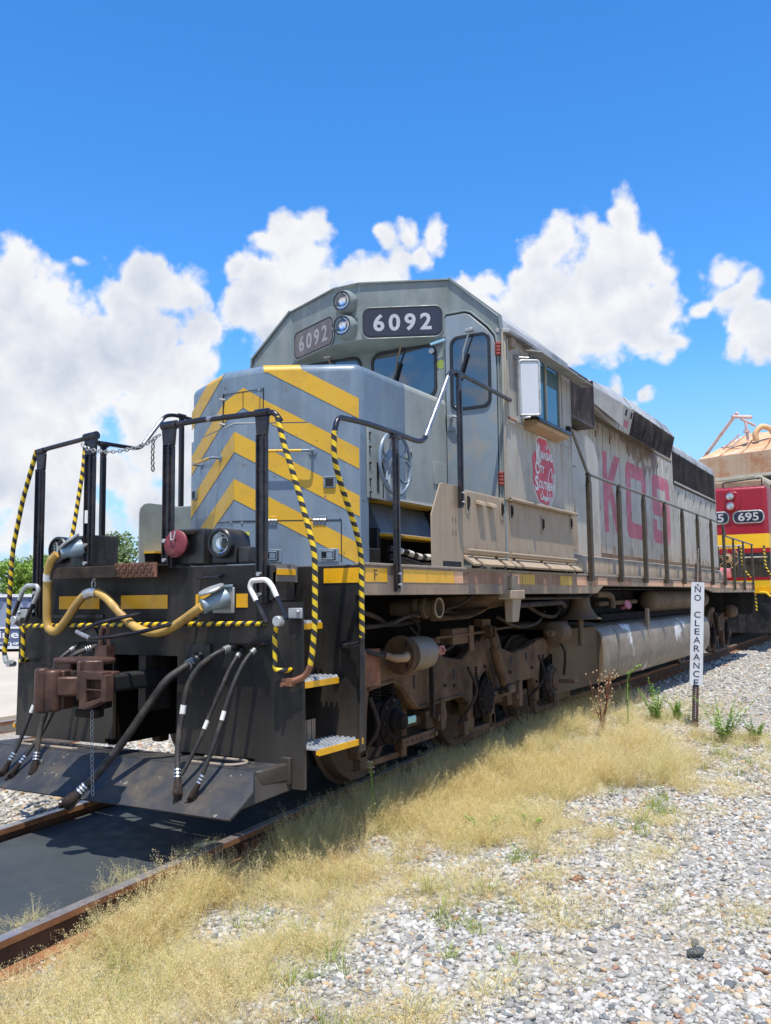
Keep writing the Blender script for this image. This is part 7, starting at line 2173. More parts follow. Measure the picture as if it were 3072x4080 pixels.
# frame of the plate: faces the camera side
fwd = Vector((0.36, -0.93, 0)).normalized(); rgt = Vector((0.93, 0.36, 0)).normalized()
rgt = (rgt - tdir * rgt.dot(tdir)).normalized(); fwd = tdir.cross(rgt) * -1
fwd = rgt.cross(tdir)
if fwd.y > 0: fwd = -fwd
Hh = 2.28
w_ = 0.037
pts = [b0 - rgt * w_ - fwd * 0.0, b0 - rgt * w_ + fwd * 0.03, b0 + rgt * w_ + fwd * 0.03, b0 + rgt * w_]
mb = MB()
mb.add([p + tdir * t for t in (0, Hh) for p in pts], [(0, 1, 5, 4), (1, 2, 6, 5), (2, 3, 7, 6), (3, 0, 4, 7), (0, 3, 2, 1), (4, 5, 6, 7)])
sp0 = obj('post', mb, M['post'], SG, bevel=0.003)
mb = MB()
for k in range(86):
    z = 0.30 + k * 0.0254
    if 0.70 < z < 2.03: continue
    p = b0 + tdir * z + fwd * 0.0302
    mb.add([p + rgt * 0.006 * math.cos(a) + tdir * 0.006 * math.sin(a) for a in [2 * PI * j / 8 for j in range(8)]], [tuple(range(8))])
obj('post_hole', mb, M['signwhite'], sp0, fixn=False)['kind'] = 'stuff'
pc = b0 + tdir * 1.375 + fwd * 0.034
pw, ph = 0.162, 1.32
o1 = rrect(pw, ph, 0.015, 3)
mb = MB().slab([pc + rgt * x + tdir * z for x, z in o1], fwd * 0.003)
pt = obj('sign_plate', mb, M['signwhite'], SG)
letters = 'NO CLEARANCE'
pitch_ = ph / 12.15
for i, ch in enumerate(letters):
    if ch == ' ': continue
    zc = ph / 2 - pitch_ * (i + 0.60) - 0.03
    o_ = pc + tdir * (zc - 0.036) + fwd * 0.0035
    wd = {'N': 0.076, 'O': 0.084, 'C': 0.080, 'L': 0.060, 'E': 0.064, 'A': 0.086, 'R': 0.076}[ch]
    obj('sign_letter', text_mb(ch, o_, rgt, tdir, 0.079, width=wd, thick=0.001 if rgt.cross(tdir).dot(fwd) > 0 else -0.001, bold=0.010, align='CENTER'), M['signblue'], pt)
for z in (ph / 2 - 0.035, -ph / 2 + 0.03):
    p = pc + tdir * z + fwd * 0.003
    obj('bolt', MB().lathe(p, fwd, [(0, 0.011), (0.006, 0.009)], 10), M['gasket'], pt)

# ================================================================== LEFT BACKGROUND
# roll-off container with a printed side
BN = thing('trailer', (-20.6, 15.2, -0.3), 'slate blue trailer side with white lettering far behind the left steps', 'trailer')
u_ = Vector((0.84, 0.54, 0)).normalized(); vv = Vector((0.54, -0.84, 0)).normalized()
bo = Vector((-26.0, 12.0, 0))
def bq(a, z0, z1, b, off=0.0, th=0.04, m='bannerblue', name='side_panel', par=BN):
    p = bo + u_ * a; q = bo + u_ * b
    o_ = vv * off
    return obj(name, MB().slab([Vector((p.x, p.y, z0)) + o_, Vector((q.x, q.y, z0)) + o_, Vector((q.x, q.y, z1)) + o_, Vector((p.x, p.y, z1)) + o_], vv * th), M[m], par)
bq(0, -0.15, 1.58, 9.5, -2.4, 2.4, 'bannerblue')
bq(0, 1.58, 1.68, 9.5, 0, 0.06, 'signwhite', 'top_rail')
bq(0, 0.53, 0.59, 9.5, 0, 0.03, 'signwhite', 'mid_rail')
bq(0, -0.14, -0.05, 9.5, 0, 0.03, 'signwhite', 'bottom_rail')
bq(0, 0.59, 1.40, 9.5, 0.0, 0.01, 'bannerlight', 'upper_panel')
mb = MB()
for k in range(24):
    c_ = bo + u_ * (0.2 + k * 0.4)
    pts = [c_ - u_ * 0.16, c_ + u_ * 0.16, c_]
    mb.slab([Vector((pts[0].x, pts[0].y, 1.56)) + vv * 0.012, Vector((pts[1].x, pts[1].y, 1.56)) + vv * 0.012, Vector((pts[2].x, pts[2].y, 1.15)) + vv * 0.012], vv * 0.006)
obj('pennant', mb, M['bannerblue'], BN)
mb = MB()
for k in (5, 15, 21):
    c_ = bo + u_ * (0.2 + k * 0.4); c_.z = 1.08
    mb.lathe(c_ + vv * 0.012, vv, [(0, 0.07), (0.006, 0.07)], 14)
obj('red_dot', mb, M['bannerred'], BN)
WT = bo + u_ * 5.1
obj('lettering', text_mb('aine', Vector((WT.x, WT.y, 0.22)) + vv * 0.01, u_, (0, 0, 1), 0.25, width=0.92, thick=0.004, bold=0.02), M['signwhite'], BN)
obj('lettering', text_mb('oring', Vector((WT.x, WT.y, -0.04)) + vv * 0.01 - u_ * 0.05, u_, (0, 0, 1), 0.17, width=0.98, thick=0.004, bold=0.02), M['signwhite'], BN)
for a in (1.0, 2.2, 8.4):
    obj('wheel', MB().lathe(bo + u_ * a + Vector((0, 0, -0.02)) - vv * 0.2, vv, [(0, 0.28), (0.2, 0.28), (0.21, 0.2)], 18), M['gasket'], BN)
# parallel track on the left and a low kerb
t2 = thing('railway_track', (-4.6, 0, -0.4), 'second railway track on the far left, half hidden by the plough', 'railway track')
for xc in (-4.05, -5.5):
    obj('rail', rail_mb(xc, lambda y: -0.13, -9, 60, 3.0), [M['railside'], M['railtop']], t2)
y = -5
while y < 24:
    obj('tie', MB().box(-6.05, -3.5, y - 0.115, y + 0.115, -0.45, -0.30), M['tie'], t2); y += 0.6
pv = MB().box(-60, -6.6, -60, 70, -0.40, -0.235)
pvo = obj('pavement', pv, mat('pale_beige_concrete', (0.47, 0.41, 0.325), 0.85, var=0.06, vscale=0.6, dirt=((0.36, 0.31, 0.24), 0.4, 0.8)))
pvo['kind'] = 'structure'

# ================================================================== TREES
def leaf_mat(name, c):
    m = bpy.data.materials.new(name); m.use_nodes = True
    t = m.node_tree; N, L = t.nodes, t.links
    p = N['Principled BSDF']
    oi = N.new('ShaderNodeTexNoise'); oi.inputs['Scale'].default_value = 0.9; oi.inputs['Detail'].default_value = 3
    L.new(N.new('ShaderNodeTexCoord').outputs['Object'], oi.inputs['Vector'])
    n2 = N.new('ShaderNodeTexWhiteNoise'); n2.noise_dimensions = '3D'
    g = N.new('ShaderNodeNewGeometry')
    L.new(g.outputs['Random Per Island'], n2.inputs['Vector'])
    a = N.new('ShaderNodeMath'); a.operation = 'ADD'
    L.new(oi.outputs[0], a.inputs[0]); 
    b = N.new('ShaderNodeMath'); b.operation = 'MULTIPLY'; b.inputs[1].default_value = 0.45
    L.new(n2.outputs['Value'], b.inputs[0]); L.new(b.outputs[0], a.inputs[1])
    r = N.new('ShaderNodeMapRange'); r.inputs[1].default_value = 0.45; r.inputs[2].default_value = 1.0
    L.new(a.outputs[0], r.inputs[0])
    mx = N.new('ShaderNodeMix'); mx.data_type = 'RGBA'
    L.new(r.outputs[0], mx.inputs['Factor'])
    mx.inputs['A'].default_value = (*[v * 0.65 for v in c], 1); mx.inputs['B'].default_value = (c[0] * 1.7, c[1] * 1.45, c[2] * 1.2, 1)
    L.new(mx.outputs['Result'], p.inputs['Base Color'])
    p.inputs['Roughness'].default_value = 0.55
    tr = N.new('ShaderNodeBsdfTranslucent'); L.new(mx.outputs['Result'], tr.inputs['Color'])
    ms = N.new('ShaderNodeMixShader'); ms.inputs[0].default_value = 0.30
    L.new(p.outputs[0], ms.inputs[1]); L.new(tr.outputs[0], ms.inputs[2])
    L.new(ms.outputs[0], N['Material Output'].inputs['Surface'])
    return m
LEAF = [leaf_mat('bright_tree_leaves', (0.20, 0.34, 0.06)), leaf_mat('dusky_tree_leaves', (0.16, 0.24, 0.10))]
def tree(base, h, w, li, label, seed, nclump=26):
    rn = random.Random(seed)
    T = thing('tree', base, label, 'tree', 'trees along the far side of the yard')
    base = Vector(base)
    mb = MB()
    top = base + Vector((0, 0, h * 0.62))
    mb.tube([base, base + Vector((w * 0.03, 0, h * 0.3)), top], [h * 0.035, h * 0.026, h * 0.012], 8)
    cl = []
    for k in range(nclump):
        a = rn.uniform(0, 2 * PI); zz = rn.uniform(0.22, 1.0)
        rad = w * 0.5 * math.sqrt(max(0.08, 1 - ((zz - 0.55) / 0.55) ** 2)) * rn.uniform(0.25, 1.0)
        c_ = base + Vector((math.cos(a) * rad, math.sin(a) * rad, h * zz * 0.93))
        cl.append((c_, w * rn.uniform(0.10, 0.19)))
        if k % 3 == 0:
            s_ = base + Vector((0, 0, h * rn.uniform(0.2, 0.5)))
            mb.tube([s_, (s_ + c_) / 2 + Vector((0, 0, h * 0.04)), c_], [h * 0.012, h * 0.008, h * 0.004], 5)
    obj('trunk', mb, M['bark'], T, smooth=True)
    mb = MB()
    ls = w * 0.024
    for c_, r_ in cl:
        for j in range(330):
            d = Vector((rn.gauss(0, 1), rn.gauss(0, 1), rn.gauss(0, 0.8)))
            d.normalize()
            p = c_ + d * r_ * rn.uniform(0.45, 1.1)
            a = Vector((rn.uniform(-1, 1), rn.uniform(-1, 1), rn.uniform(-0.6, 0.6))).normalized()
            b = a.cross(Vector((rn.uniform(-1, 1), rn.uniform(-1, 1), rn.uniform(-1, 1)))).normalized()
            s_ = ls * rn.uniform(0.6, 1.5)
            mb.add([p - a * s_, p + b * s_ * 0.6, p + a * s_, p - b * s_ * 0.6], [(0, 1, 2, 3)])
    obj('crown', mb, LEAF[li], T, fixn=False)
TB = [((-49.5, 33.0, -0.4), 4.3, 5.5, 1, 'dusky round tree at the far left behind the trailer'),
      ((-45.0, 34.5, -0.4), 4.6, 4.0, 0, 'bright green tree in front of the dusky ones at far left'),
      ((-47.6, 38.2, -0.4), 5.4, 4.4, 1, 'tall dusky tree rising behind the left handrail post'),
      ((-42.8, 34.6, -0.4), 4.1, 3.4, 0, 'low bright green tree beside the left corner post'),
      ((-40.6, 38.8, -0.4), 6.4, 4.6, 1, 'grey green tree seen between the left stanchions and the nose'),
      ((-38.0, 40.8, -0.4), 5.0, 3.6, 0, 'green tree close against the left side of the nose'),
      ((-53.0, 30.5, -0.4), 5.0, 5.5, 0, 'green tree at the very left edge')]
for i, t_ in enumerate(TB): tree(*t_, seed=40 + i, nclump=34)
mb = MB()
rn = random.Random(5)
for k in range(2500):
    x = rn.uniform(-56, -34); y = 30 + (x + 56) * 0.50 + rn.uniform(-0.6, 1.5)
    z = -0.4 + rn.uniform(0, 1.7)
    s_ = 0.16
    a = Vector((rn.uniform(-1, 1), rn.uniform(-1, 1), rn.uniform(-1, 1))).normalized(); b = a.cross(Vector((0.3, 0.5, 1))).normalized()
    p = Vector((x, y, z))
    mb.add([p - a * s_, p + b * s_ * .6, p + a * s_, p - b * s_ * .6], [(0, 1, 2, 3)])
hg = obj('undergrowth', mb, LEAF[1], fixn=False)
hg['kind'] = 'stuff'

# ================================================================== WEEDS
def weed(name, base, h, label, m, kind, seed, group=None):
    rn = random.Random(seed)
    T = thing(name, base, label, 'weed', group)
    b = Vector(base)
    if kind in ('bushy', 'sprig'):      # several leafy upright stems, or two leaning ones
        for k in range(rn.randint(6, 9) if kind == 'bushy' else 2):
            a = rn.uniform(0, 2 * PI); lean = rn.uniform(0.05, 0.75) if kind == 'bushy' else rn.uniform(0.7, 1.1); hh = h * rn.uniform(0.4, 1.0)
            tip = b + Vector((math.cos(a) * lean * hh, math.sin(a) * lean * hh, hh))
            mid = (b + tip) / 2 + Vector((0, 0, hh * 0.05))
            c = curve([b, mid, tip], 8)
            s = obj('stem', MB().tube(c, [0.005 - 0.003 * i / len(c) for i in range(len(c))], 5), M[m], T)
            mb = MB()
            for i in range(2, len(c)):
                for j in range(5):
                    aa = rn.uniform(0, 2 * PI)
                    L_ = 0.055 * (1.15 - i / len(c)) * rn.uniform(0.8, 1.4) + 0.012
                    d = Vector((math.cos(aa), math.sin(aa), rn.uniform(0.3, 0.9))).normalized()
                    sd = d.cross(Vector((0, 0, 1))).normalized() * L_ * 0.17
                    p = c[i] + (c[i] - c[i - 1]) * rn.random()
                    mb.add([p, p + d * L_ * 0.5 + sd, p + d * L_ + Vector((0, 0, -L_ * 0.2)), p + d * L_ * 0.5 - sd], [(0, 1, 2, 3)])
            obj('leaves', mb, M[m], s, fixn=False)
    elif kind == 'spire':   # tall single stem, tip bent over
        c = curve([b, b + Vector((0.01, 0, h * 0.4)), b + Vector((0.02, 0.01, h * 0.8)), b + Vector((0.08, 0.03, h * 0.93)), b + Vector((0.17, 0.05, h))], 10)
        s = obj('stem', MB().tube(c, [0.007 - 0.004 * i / len(c) for i in range(len(c))], 5), M[m], T)
        mb = MB()
        for i in range(3, len(c)):
            for j in range(8):
                aa = rn.uniform(0, 2 * PI); L_ = rn.uniform(0.02, 0.045)
                d = Vector((math.cos(aa), math.sin(aa), rn.uniform(0.2, 0.8))).normalized()
                sd = d.cross(Vector((0, 0, 1))).normalized() * L_ * 0.15
                mb.add([c[i], c[i] + d * L_ * .5 + sd, c[i] + d * L_, c[i] + d * L_ * .5 - sd], [(0, 1, 2, 3)])
        obj('leaves', mb, M[m], s, fixn=False)
    elif kind == 'dry':     # branching brown stalks with seed tufts
        mb = MB(); tufts = MB()
        for k in range(9):
            a = rn.uniform(0, 2 * PI); hh = h * rn.uniform(0.6, 1.0)
            tip = b + Vector((math.cos(a) * 0.16 * h, math.sin(a) * 0.16 * h, hh))
            c = curve([b + Vector((rn.uniform(-.06, .06), rn.uniform(-.06, .06), 0)), (b + tip) / 2, tip], 4)
            mb.tube(c, 0.004, 4)
            for j in range(7):
                p = c[rn.randint(3, len(c) - 1)]
                q = p + Vector((rn.uniform(-.09, .09), rn.uniform(-.09, .09), rn.uniform(0.02, .10)))
                mb.tube([p, q], 0.0022, 3)
                tufts.lathe(q, (0, 0, 1), [(0, 0.003), (0.008, 0.011), (0.02, 0.009), (0.025, 0.002)], 6)
        s = obj('stem', mb, M[m], T)
        obj('seed_head', tufts, M['drytan'], s)['kind'] = 'stuff'
    elif kind == 'flower':
        c = curve([b, b + Vector((0.0, 0, h * 0.5)), b + Vector((-0.02, 0, h))], 6)
        s = obj('stem', MB().tube(c, 0.004, 5), M[m], T)
        mb = MB(); fl_ = MB()
        for i in range(3, len(c)):
            for j in range(7):
                aa = rn.uniform(0, 2 * PI); L_ = 0.035
                d = Vector((math.cos(aa) * 0.5, math.sin(aa) * 0.5, 0.8)).normalized()
                sd = d.cross(Vector((0, 0, 1))).normalized() * L_ * 0.15
                mb.add([c[i], c[i] + d * L_ * .5 + sd, c[i] + d * L_, c[i] + d * L_ * .5 - sd], [(0, 1, 2, 3)])
                if i > len(c) * 0.72:
                    q = c[i] + d * L_ * 1.1
                    fl_.lathe(q, (0, 0, 1), [(0, 0.002), (0.006, 0.009), (0.014, 0.009), (0.018, 0.002)], 6)
        obj('leaves', mb, M[m], s, fixn=False)
        obj('flower_head', fl_, M['drytan'], s)['kind'] = 'stuff'
    return T
def gz(x, y): return ground_h(x, y)
def WP(x, y): return (x, y, gz(x, y) - 0.01)
weed('weed', WP(1.97, 5.75), 0.85, 'tall green weed with its tip bent over beside the fuel tank', 'leafg', 'spire', 1)
weed('weed', WP(1.72, 5.55), 0.75, 'dried brown branching weed in front of the fuel tank', 'drybrown', 'dry', 2)
weed('weed', WP(1.98, 7.1), 0.62, 'bright green pointed weed between the fuel tank and the sign', 'leafg', 'bushy', 3)
weed('weed', WP(2.15, 7.6), 0.35, 'low yellow green weed nearest the sign post on its left', 'leafg', 'bushy', 4)
weed('weed', WP(2.95, 6.25), 0.55, 'leafy green weed in the gravel right of the sign post', 'leafg', 'bushy', 5)
weed('weed', WP(3.25, 6.45), 0.38, 'sprawling green weed at the right edge beyond the sign', 'leafg', 'bushy', 6)
weed('weed', WP(1.18, 1.25), 0.46, 'pale flowering weed standing in the shadow near the front wheel', 'leafg', 'flower', 7)
weed('weed', WP(2.12, 1.30), 0.26, 'small leaning green weed in the middle of the dry grass', 'leafg', 'sprig', 8)
weed('weed', WP(2.38, 1.55), 0.22, 'tiny green weed to the right of the leaning one', 'leafg', 'sprig', 9)

# dark rock and a few loose stones in the gravel
def stone(base, r, m, label, seed, flat=0.6, name='stone'):
    bm = bmesh.new()
    bmesh.ops.create_icosphere(bm, subdivisions=2, radius=r)
    for v in bm.verts:
        n = noise.noise(v.co * (2.0 / r) * 0.5 + Vector((seed * 7.1, 0, 0)))
        v.co *= 1 + 0.35 * n
        v.co.z *= flat
    me = bpy.data.meshes.new(name); bm.to_mesh(me); bm.free()
    me.materials.append(m)
    o = bpy.data.objects.new(name, me); COL.objects.link(o)
    o.location = base; o.rotation_euler = (0.1, 0.2, seed)
    return tag(o, label, 'rock')
stone((3.90, -0.33, -0.265), 0.045, M['rockdark'], 'largest dark grey rock lying on the white gravel at the right', 3, name='rock')
stone((3.05, 0.52, -0.275), 0.035, M['rust'], 'small rust brown rock in the middle of the gravel', 5, name='rock')
stone((2.95, 0.3, -0.275), 0.03, M['rockdark'], 'small slate rock just below the rust brown one', 6, name='rock')

# ================================================================== GRAVEL STONES AND DRY GRASS (uncountable)
def random_tint_mat(name, cols, rough, transl=0.0, noisep=None):
    m = bpy.data.materials.new(name); m.use_nodes = True
    t = m.node_tree; N, L = t.nodes, t.links
    p = N['Principled BSDF']
    oi = N.new('ShaderNodeObjectInfo')
    cr = N.new('ShaderNodeValToRGB')
    cr.color_ramp.interpolation = 'CONSTANT' if transl == 0 else 'LINEAR'
    e = cr.color_ramp.elements
    e[0].position = cols[0][0]; e[0].color = (*cols[0][1], 1)
    e[1].position = cols[1][0]; e[1].color = (*cols[1][1], 1)
    for q, c in cols[2:]:
        k = e.new(q); k.color = (*c, 1)
    L.new(oi.outputs['Random'], cr.inputs[0])
    nz = N.new('ShaderNodeTexNoise'); nz.inputs['Scale'].default_value = 30
    mul = N.new('ShaderNodeMix'); mul.data_type = 'RGBA'; mul.blend_type = 'MULTIPLY'; mul.inputs['Factor'].default_value = 0.2
    L.new(cr.outputs[0], mul.inputs['A']); L.new(nz.outputs[0], mul.inputs['B'])
    L.new(mul.outputs['Result'], p.inputs['Base Color'])
    p.inputs['Roughness'].default_value = rough
    if transl:
        tr = N.new('ShaderNodeBsdfTranslucent'); L.new(mul.outputs['Result'], tr.inputs['Color'])
        ms = N.new('ShaderNodeMixShader'); ms.inputs[0].default_value = transl
        L.new(p.outputs[0], ms.inputs[1]); L.new(tr.outputs[0], ms.inputs[2])
        L.new(ms.outputs[0], N['Material Output'].inputs['Surface'])
    return m
PEB = random_tint_mat('mixed_gravel_stones', [(0, (0.46, 0.44, 0.395)), (0.22, (0.56, 0.535, 0.485)), (0.44, (0.38, 0.36, 0.315)), (0.62, (0.50, 0.435, 0.34)), (0.74, (0.27, 0.26, 0.24)),
                                              (0.84, (0.13, 0.135, 0.135)), (0.90, (0.22, 0.225, 0.22)), (0.94, (0.50, 0.35, 0.20)), (0.975, (0.34, 0.20, 0.13))], 0.8)
GRS = random_tint_mat('dry_golden_grass', [(0, (0.60, 0.42, 0.19)), (0.2, (0.90, 0.73, 0.33)), (0.45, (0.97, 0.85, 0.50)), (0.65, (0.93, 0.80, 0.44)), (0.82, (0.66, 0.62, 0.24)), (1.0, (0.80, 0.62, 0.34))], 0.75, 0.5)
GRG = random_tint_mat('green_grass_blades', [(0, (0.30, 0.40, 0.07)), (0.5, (0.42, 0.47, 0.12)), (1.0, (0.22, 0.34, 0.06))], 0.7, 0.35)
def proto_collection(name, meshes):
    c = bpy.data.collections.new(name)
    for i, me in enumerate(meshes):
        o = bpy.data.objects.new(name + '_piece', me)
        c.objects.link(o)
    return c
def scatter(name, pts, coll, label=None, kind='stuff'):
    """pts: (x, y, z, scale, rx, ry, rz)"""
    me = bpy.data.meshes.new(name)
    me.from_pydata([p[:3] for p in pts], [], [])
    a = me.attributes.new('sc', 'FLOAT', 'POINT'); a.data.foreach_set('value', [p[3] for p in pts])
    r = me.attributes.new('rot', 'FLOAT_VECTOR', 'POINT'); r.data.foreach_set('vector', [v for p in pts for v in p[4:7]])
    o = bpy.data.objects.new(name, me); COL.objects.link(o)
    ng = bpy.data.node_groups.new(name + '_nodes', 'GeometryNodeTree')
    ng.interface.new_socket('Geometry', in_out='INPUT', socket_type='NodeSocketGeometry')
    ng.interface.new_socket('Geometry', in_out='OUTPUT', socket_type='NodeSocketGeometry')
    N, L = ng.nodes, ng.links
    gi = N.new('NodeGroupInput'); go = N.new('NodeGroupOutput')
    ip = N.new('GeometryNodeInstanceOnPoints')
    ci = N.new('GeometryNodeCollectionInfo'); ci.inputs['Collection'].default_value = coll
    ci.inputs['Separate Children'].default_value = True; ci.inputs['Reset Children'].default_value = True
    s = N.new('GeometryNodeInputNamedAttribute'); s.data_type = 'FLOAT'; s.inputs['Name'].default_value = 'sc'
    q = N.new('GeometryNodeInputNamedAttribute'); q.data_type = 'FLOAT_VECTOR'; q.inputs['Name'].default_value = 'rot'
    L.new(gi.outputs[0], ip.inputs['Points'])
    L.new(ci.outputs[0], ip.inputs['Instance'])
    ip.inputs['Pick Instance'].default_value = True
    L.new(s.outputs['Attribute'], ip.inputs['Scale'])
    L.new(q.outputs['Attribute'], ip.inputs['Rotation'])
    L.new(ip.outputs[0], go.inputs[0])
    md = o.modifiers.new('scatter', 'NODES'); md.node_group = ng
    o['kind'] = kind
    if label: o['label'] = label
    return o
# pebble prototypes: rounded, lumpy, unit size 1 = 1 cm radius
pm = []
for k in range(9):
    bm = bmesh.new()
    bmesh.ops.create_icosphere(bm, subdivisions=1 if k < 4 else 2, radius=0.01)
    rn = random.Random(k)
    sx, sy, sz = rn.uniform(0.9, 1.5), rn.uniform(0.75, 1.1), rn.uniform(0.5, 0.85)
    for v in bm.verts:
        n = noise.noise(v.co * 95 + Vector((k * 3.3, 1, 2)))
        v.co = Vector((v.co.x * sx, v.co.y * sy, v.co.z * sz)) * (1 + 0.5 * n)
    me = bpy.data.meshes.new('pebble'); bm.to_mesh(me); bm.free()
    me.materials.append(PEB)
    for p in me.polygons: p.use_smooth = k >= 4
    pm.append(me)
PC = proto_collection('pebble', pm)
rn = random.Random(21)
pts = []
def on_rail(x, y):
    return abs(x) < 0.86 and y < 3.4
def add_pebbles(x0, x1, y0, y1, dens, s0, s1):
    for _ in range(int((x1 - x0) * (y1 - y0) * dens)):
        x = rn.uniform(x0, x1); y = rn.uniform(y0, y1)
        if on_rail(x, y): continue
        if x > 0 and y < 9 and noise.noise(Vector((x * 1.3, y * 1.3, 7))) + 0.4 * noise.noise(Vector((x * 4.5, y * 4.5, 2))) > 0.20 and rn.random() < 0.72: continue
        s = rn.uniform(s0, s1) * (1.5 if rn.random() < 0.07 else 1)
        pts.append((x, y, ground_h(x, y) + 0.002 * s, s, rn.uniform(-.5, .5), rn.uniform(-.5, .5), rn.uniform(0, 6.28)))
add_pebbles(0.85, 4.6, -3.0, 0.6, 1500, 0.75, 1.9)
add_pebbles(0.85, 4.6, -3.0, 0.6, 1100, 0.35, 0.8)
add_pebbles(0.85, 4.6, 0.6, 3.5, 1300, 0.7, 1.9)
add_pebbles(0.85, 4.8, 3.5, 8.0, 650, 1.1, 2.2)
add_pebbles(0.9, 4.6, 8.0, 16.0, 180, 1.5, 2.6)
add_pebbles(0.9, 4.6, 16.0, 30.0, 60, 2.2, 3.6)
add_pebbles(-3.6, -0.9, -2.5, 3.5, 650, 1.1, 2.6)
add_pebbles(-0.6, 0.6, 3.5, 7.0, 350, 1.5, 2.6)
scatter('gravel', pts, PC, 'loose white and grey gravel')
# grass tuft prototypes: wiry stems with airy seed panicles
def tuft(seed, h, nst, spread, head, m, green=False):
    rn = random.Random(seed)
    mb = MB()
    for k in range(nst):
        a = rn.uniform(0, 2 * PI); r0 = rn.uniform(0, 0.045)
        hh = h * rn.uniform(0.45, 1.05); ln = spread * rn.uniform(0.05, 1.0)
        b = Vector((math.cos(a) * r0, math.sin(a) * r0, 0))
        P = []
        a2 = a + rn.uniform(-0.6, 0.6)
        for j in range(4):
            u = j / 3
            P.append(b + Vector((math.cos(a) * ln * u + math.cos(a2) * ln * 0.6 * u * u, math.sin(a) * ln * u + math.sin(a2) * ln * 0.6 * u * u, hh * (u - 0.10 * u * u * (1 + ln * 4)))))
        wv = 0.0014 if not green else 0.0026
        sd = Vector((rn.uniform(-1, 1), rn.uniform(-1, 1), 0)).normalized() * wv
        mb.add([P[0] - sd, P[0] + sd, P[1] + sd, P[1] - sd, P[2] + sd * .8, P[2] - sd * .8, P[3]], [(0, 1, 2, 3), (3, 2, 4, 5), (5, 4, 6)])
        if head and rn.random() < 0.8:
            wide = rn.uniform(0.6, 1.4)
            for j in range(head):
                u = rn.uniform(0.5, 1.0)
                i = min(2, int(u * 3)); p = P[i].lerp(P[i + 1], u * 3 - i)
                q = p + Vector((rn.gauss(0, 1), rn.gauss(0, 1), rn.uniform(-0.4, 0.9))) * 0.026 * wide * (1.3 - u)
                s = rn.uniform(0.0018, 0.0042)
                d = Vector((rn.uniform(-1, 1), rn.uniform(-1, 1), rn.uniform(-1, 1))).normalized() * s
                e = d.cross(Vector((0.2, 0.4, 1))).normalized() * s * 0.7
                mb.add([q - d, q + e, q + d, q - e], [(0, 1, 2, 3)])
    me = bpy.data.meshes.new('grass_tuft')
    me.from_pydata(mb.v, [], mb.f)
    me.materials.append(m)
    return me
DRYC = proto_collection('dry_tuft', [tuft(s, 0.27, 11, 0.15, 34, GRS) for s in range(5)] + [tuft(s + 9, 0.17, 16, 0.17, 18, GRS) for s in range(4)])
TALC = proto_collection('tall_tuft', [tuft(s + 20, 0.40, 13, 0.15, 48, GRS) for s in range(7)])
LOWC = proto_collection('low_tuft', [tuft(s + 60, 0.09, 12, 0.11, 8, GRS) for s in range(4)])
GREC = proto_collection('green_tuft', [tuft(s + 40, 0.16, 22, 0.12, 0, GRG, True) for s in range(4)])
def pn(x, y, s, o=0.0):
    return noise.noise(Vector((x * s + o, y * s + o * 0.7, o)))
rn = random.Random(77)
dry, tall, low, gre = [], [], [], []
def put(lst, x, y, s):
    lst.append((x, y, ground_h(x, y) - 0.005, s, rn.uniform(-.15, .15), rn.uniform(-.15, .15), rn.uniform(0, 6.28)))
def inpoly(x, y, P):
    c = False
    for i in range(len(P)):
        x1, y1 = P[i]; x2, y2 = P[i - 1]
        if (y1 > y) != (y2 > y) and x < (x2 - x1) * (y - y1) / (y2 - y1) + x1: c = not c
    return c
# dense feathery belt beside the fuel tank and trucks
DENSE = [(1.15, 2.4), (1.75, 2.0), (2.35, 2.7), (3.05, 3.9), (3.0, 4.9), (2.3, 5.7), (1.9, 6.6), (1.5, 6.6), (1.25, 5.0), (1.1, 3.5)]
for _ in range(2100):
    x = rn.uniform(0.95, 3.3); y = rn.uniform(1.8, 7.0)
    if inpoly(x + 0.16 * pn(x, y, 3), y + 0.25 * pn(x, y, 2, 4), DENSE) and pn(x, y, 2.2, 9) > -0.32:
        s_ = 0.72 + 0.5 * pn(x, y, 1.4, 6)
        put(tall if rn.random() < 0.75 else dry, x, y, rn.uniform(0.85, 1.2) * s_)
# fringe along the rail, thick enough to hide its foot
for _ in range(1300):
    y = rn.uniform(-2.2, 9.0); x = 0.93 + abs(rn.gauss(0, 0.20))
    if pn(x, y, 1.3, 3) > -0.30: put(tall if rn.random() < 0.5 else dry, x, y, rn.uniform(0.4, 0.9))
# thinner cover in front
for _ in range(7600):
    x = rn.uniform(0.95, 3.6); y = rn.uniform(-2.9, 3.8)
    edge = 2.65 + 0.25 * sstep(0.0, 2.5, y) + 0.65 * pn(x, y, 0.8, 2) + 0.3 * pn(x, y, 2.5, 2)
    k = pn(x, y, 1.3, 5) + 0.6 * pn(x, y, 4.0, 8)
    if x < edge - 0.5 and k > -0.28: put(dry, x, y, rn.uniform(0.35, 0.95))
    elif x < edge and k > -0.05: put(dry if rn.random() < 0.45 else low, x, y, rn.uniform(0.35, 0.85))
    elif x < edge + 0.6 and k > 0.12 and rn.random() < 0.4: put(low, x, y, rn.uniform(0.6, 1.3))
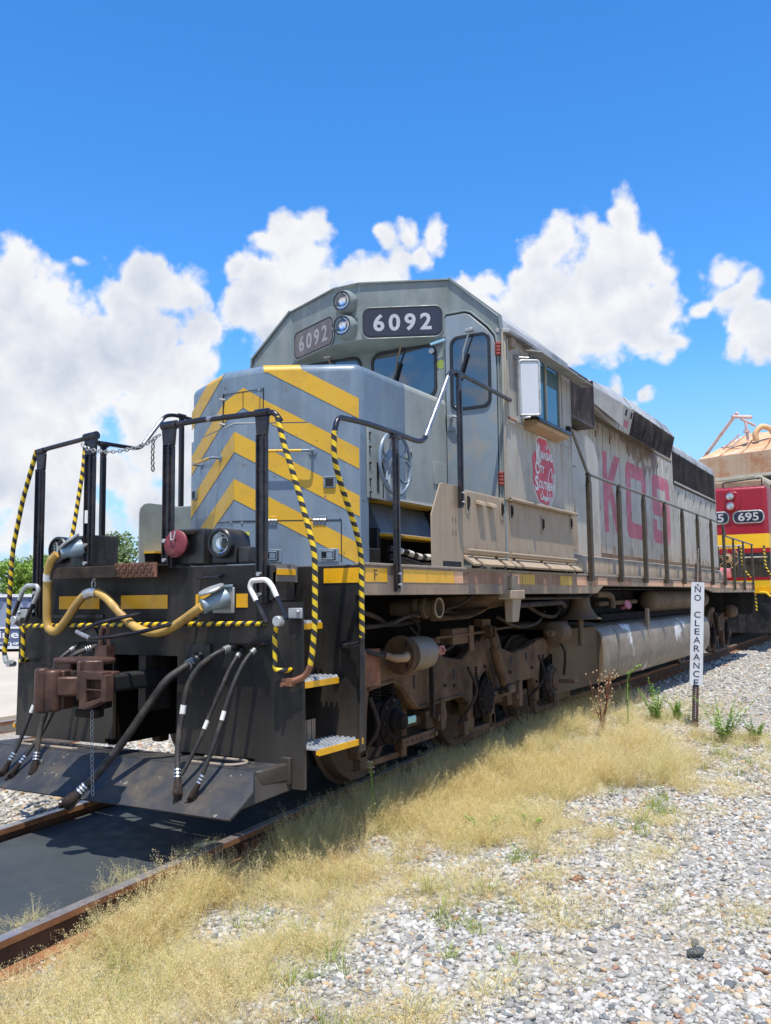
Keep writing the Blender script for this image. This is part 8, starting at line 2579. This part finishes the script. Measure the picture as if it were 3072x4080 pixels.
# sparse sprigs over the stones
for _ in range(2600):
    x = rn.uniform(1.2, 4.6); y = rn.uniform(-2.6, 7.5)
    if pn(x, y, 1.1, 12) + 0.4 * pn(x, y, 5, 1) > 0.20: put(low if rn.random() < 0.8 else dry, x, y, rn.uniform(0.4, 1.2))
# small patches beyond the sign and round the single weeds
for cx, cy, n_, r_ in ((2.1, 8.6, 60, 0.35), (1.75, 7.6, 90, 0.3), (2.95, 6.25, 110, 0.28), (3.25, 6.4, 80, 0.3), (2.3, 9.6, 40, 0.5), (3.4, 4.9, 40, 0.3), (1.98, 7.1, 50, 0.2), (2.15, 7.6, 60, 0.25), (2.38, 1.55, 30, 0.15), (2.12, 1.3, 30, 0.15)):
    for _ in range(n_):
        put(dry if rn.random() < 0.6 else (low if rn.random() < 0.6 else gre), cx + rn.gauss(0, r_), cy + rn.gauss(0, r_), rn.uniform(0.4, 0.9))
for _ in range(900):
    x = rn.uniform(1.0, 3.2); y = rn.uniform(-2.7, 5.5)
    if pn(x, y, 1.7, 31) > 0.10: put(gre, x, y, rn.uniform(0.3, 0.95))
# inside the shade between rail and belt
for _ in range(650):
    put(tall if rn.random() < 0.6 else gre, rn.uniform(0.90, 1.4), rn.uniform(0.9, 7.0), rn.uniform(0.3, 0.8))
# clumps leaning over the near rail in front of and beside the first wheel
for _ in range(420):
    y = rn.uniform(-1.3, 3.2); x = rn.uniform(0.84, 1.22)
    if pn(x, y, 2.6, 17) > -0.12: put(tall, x, y, rn.uniform(0.5, 0.95))
for _ in range(90):
    y = rn.uniform(-2.4, 0.2); x = rn.uniform(0.60, 0.70)
    if pn(x, y, 3.0, 23) > 0.05: lst_ = dry; dry.append((x, y, railz(y) - 0.07, rn.uniform(0.4, 0.7), 0, 0, rn.uniform(0, 6.28)))

scatter('dry_grass', dry, DRYC, 'dry golden grass')
scatter('tall_dry_grass', tall, TALC, 'tall feathery dry grass')
scatter('short_dry_grass', low, LOWC, 'short dry grass in the gravel')
scatter('green_grass', gre, GREC, 'green grass blades among the dry grass')
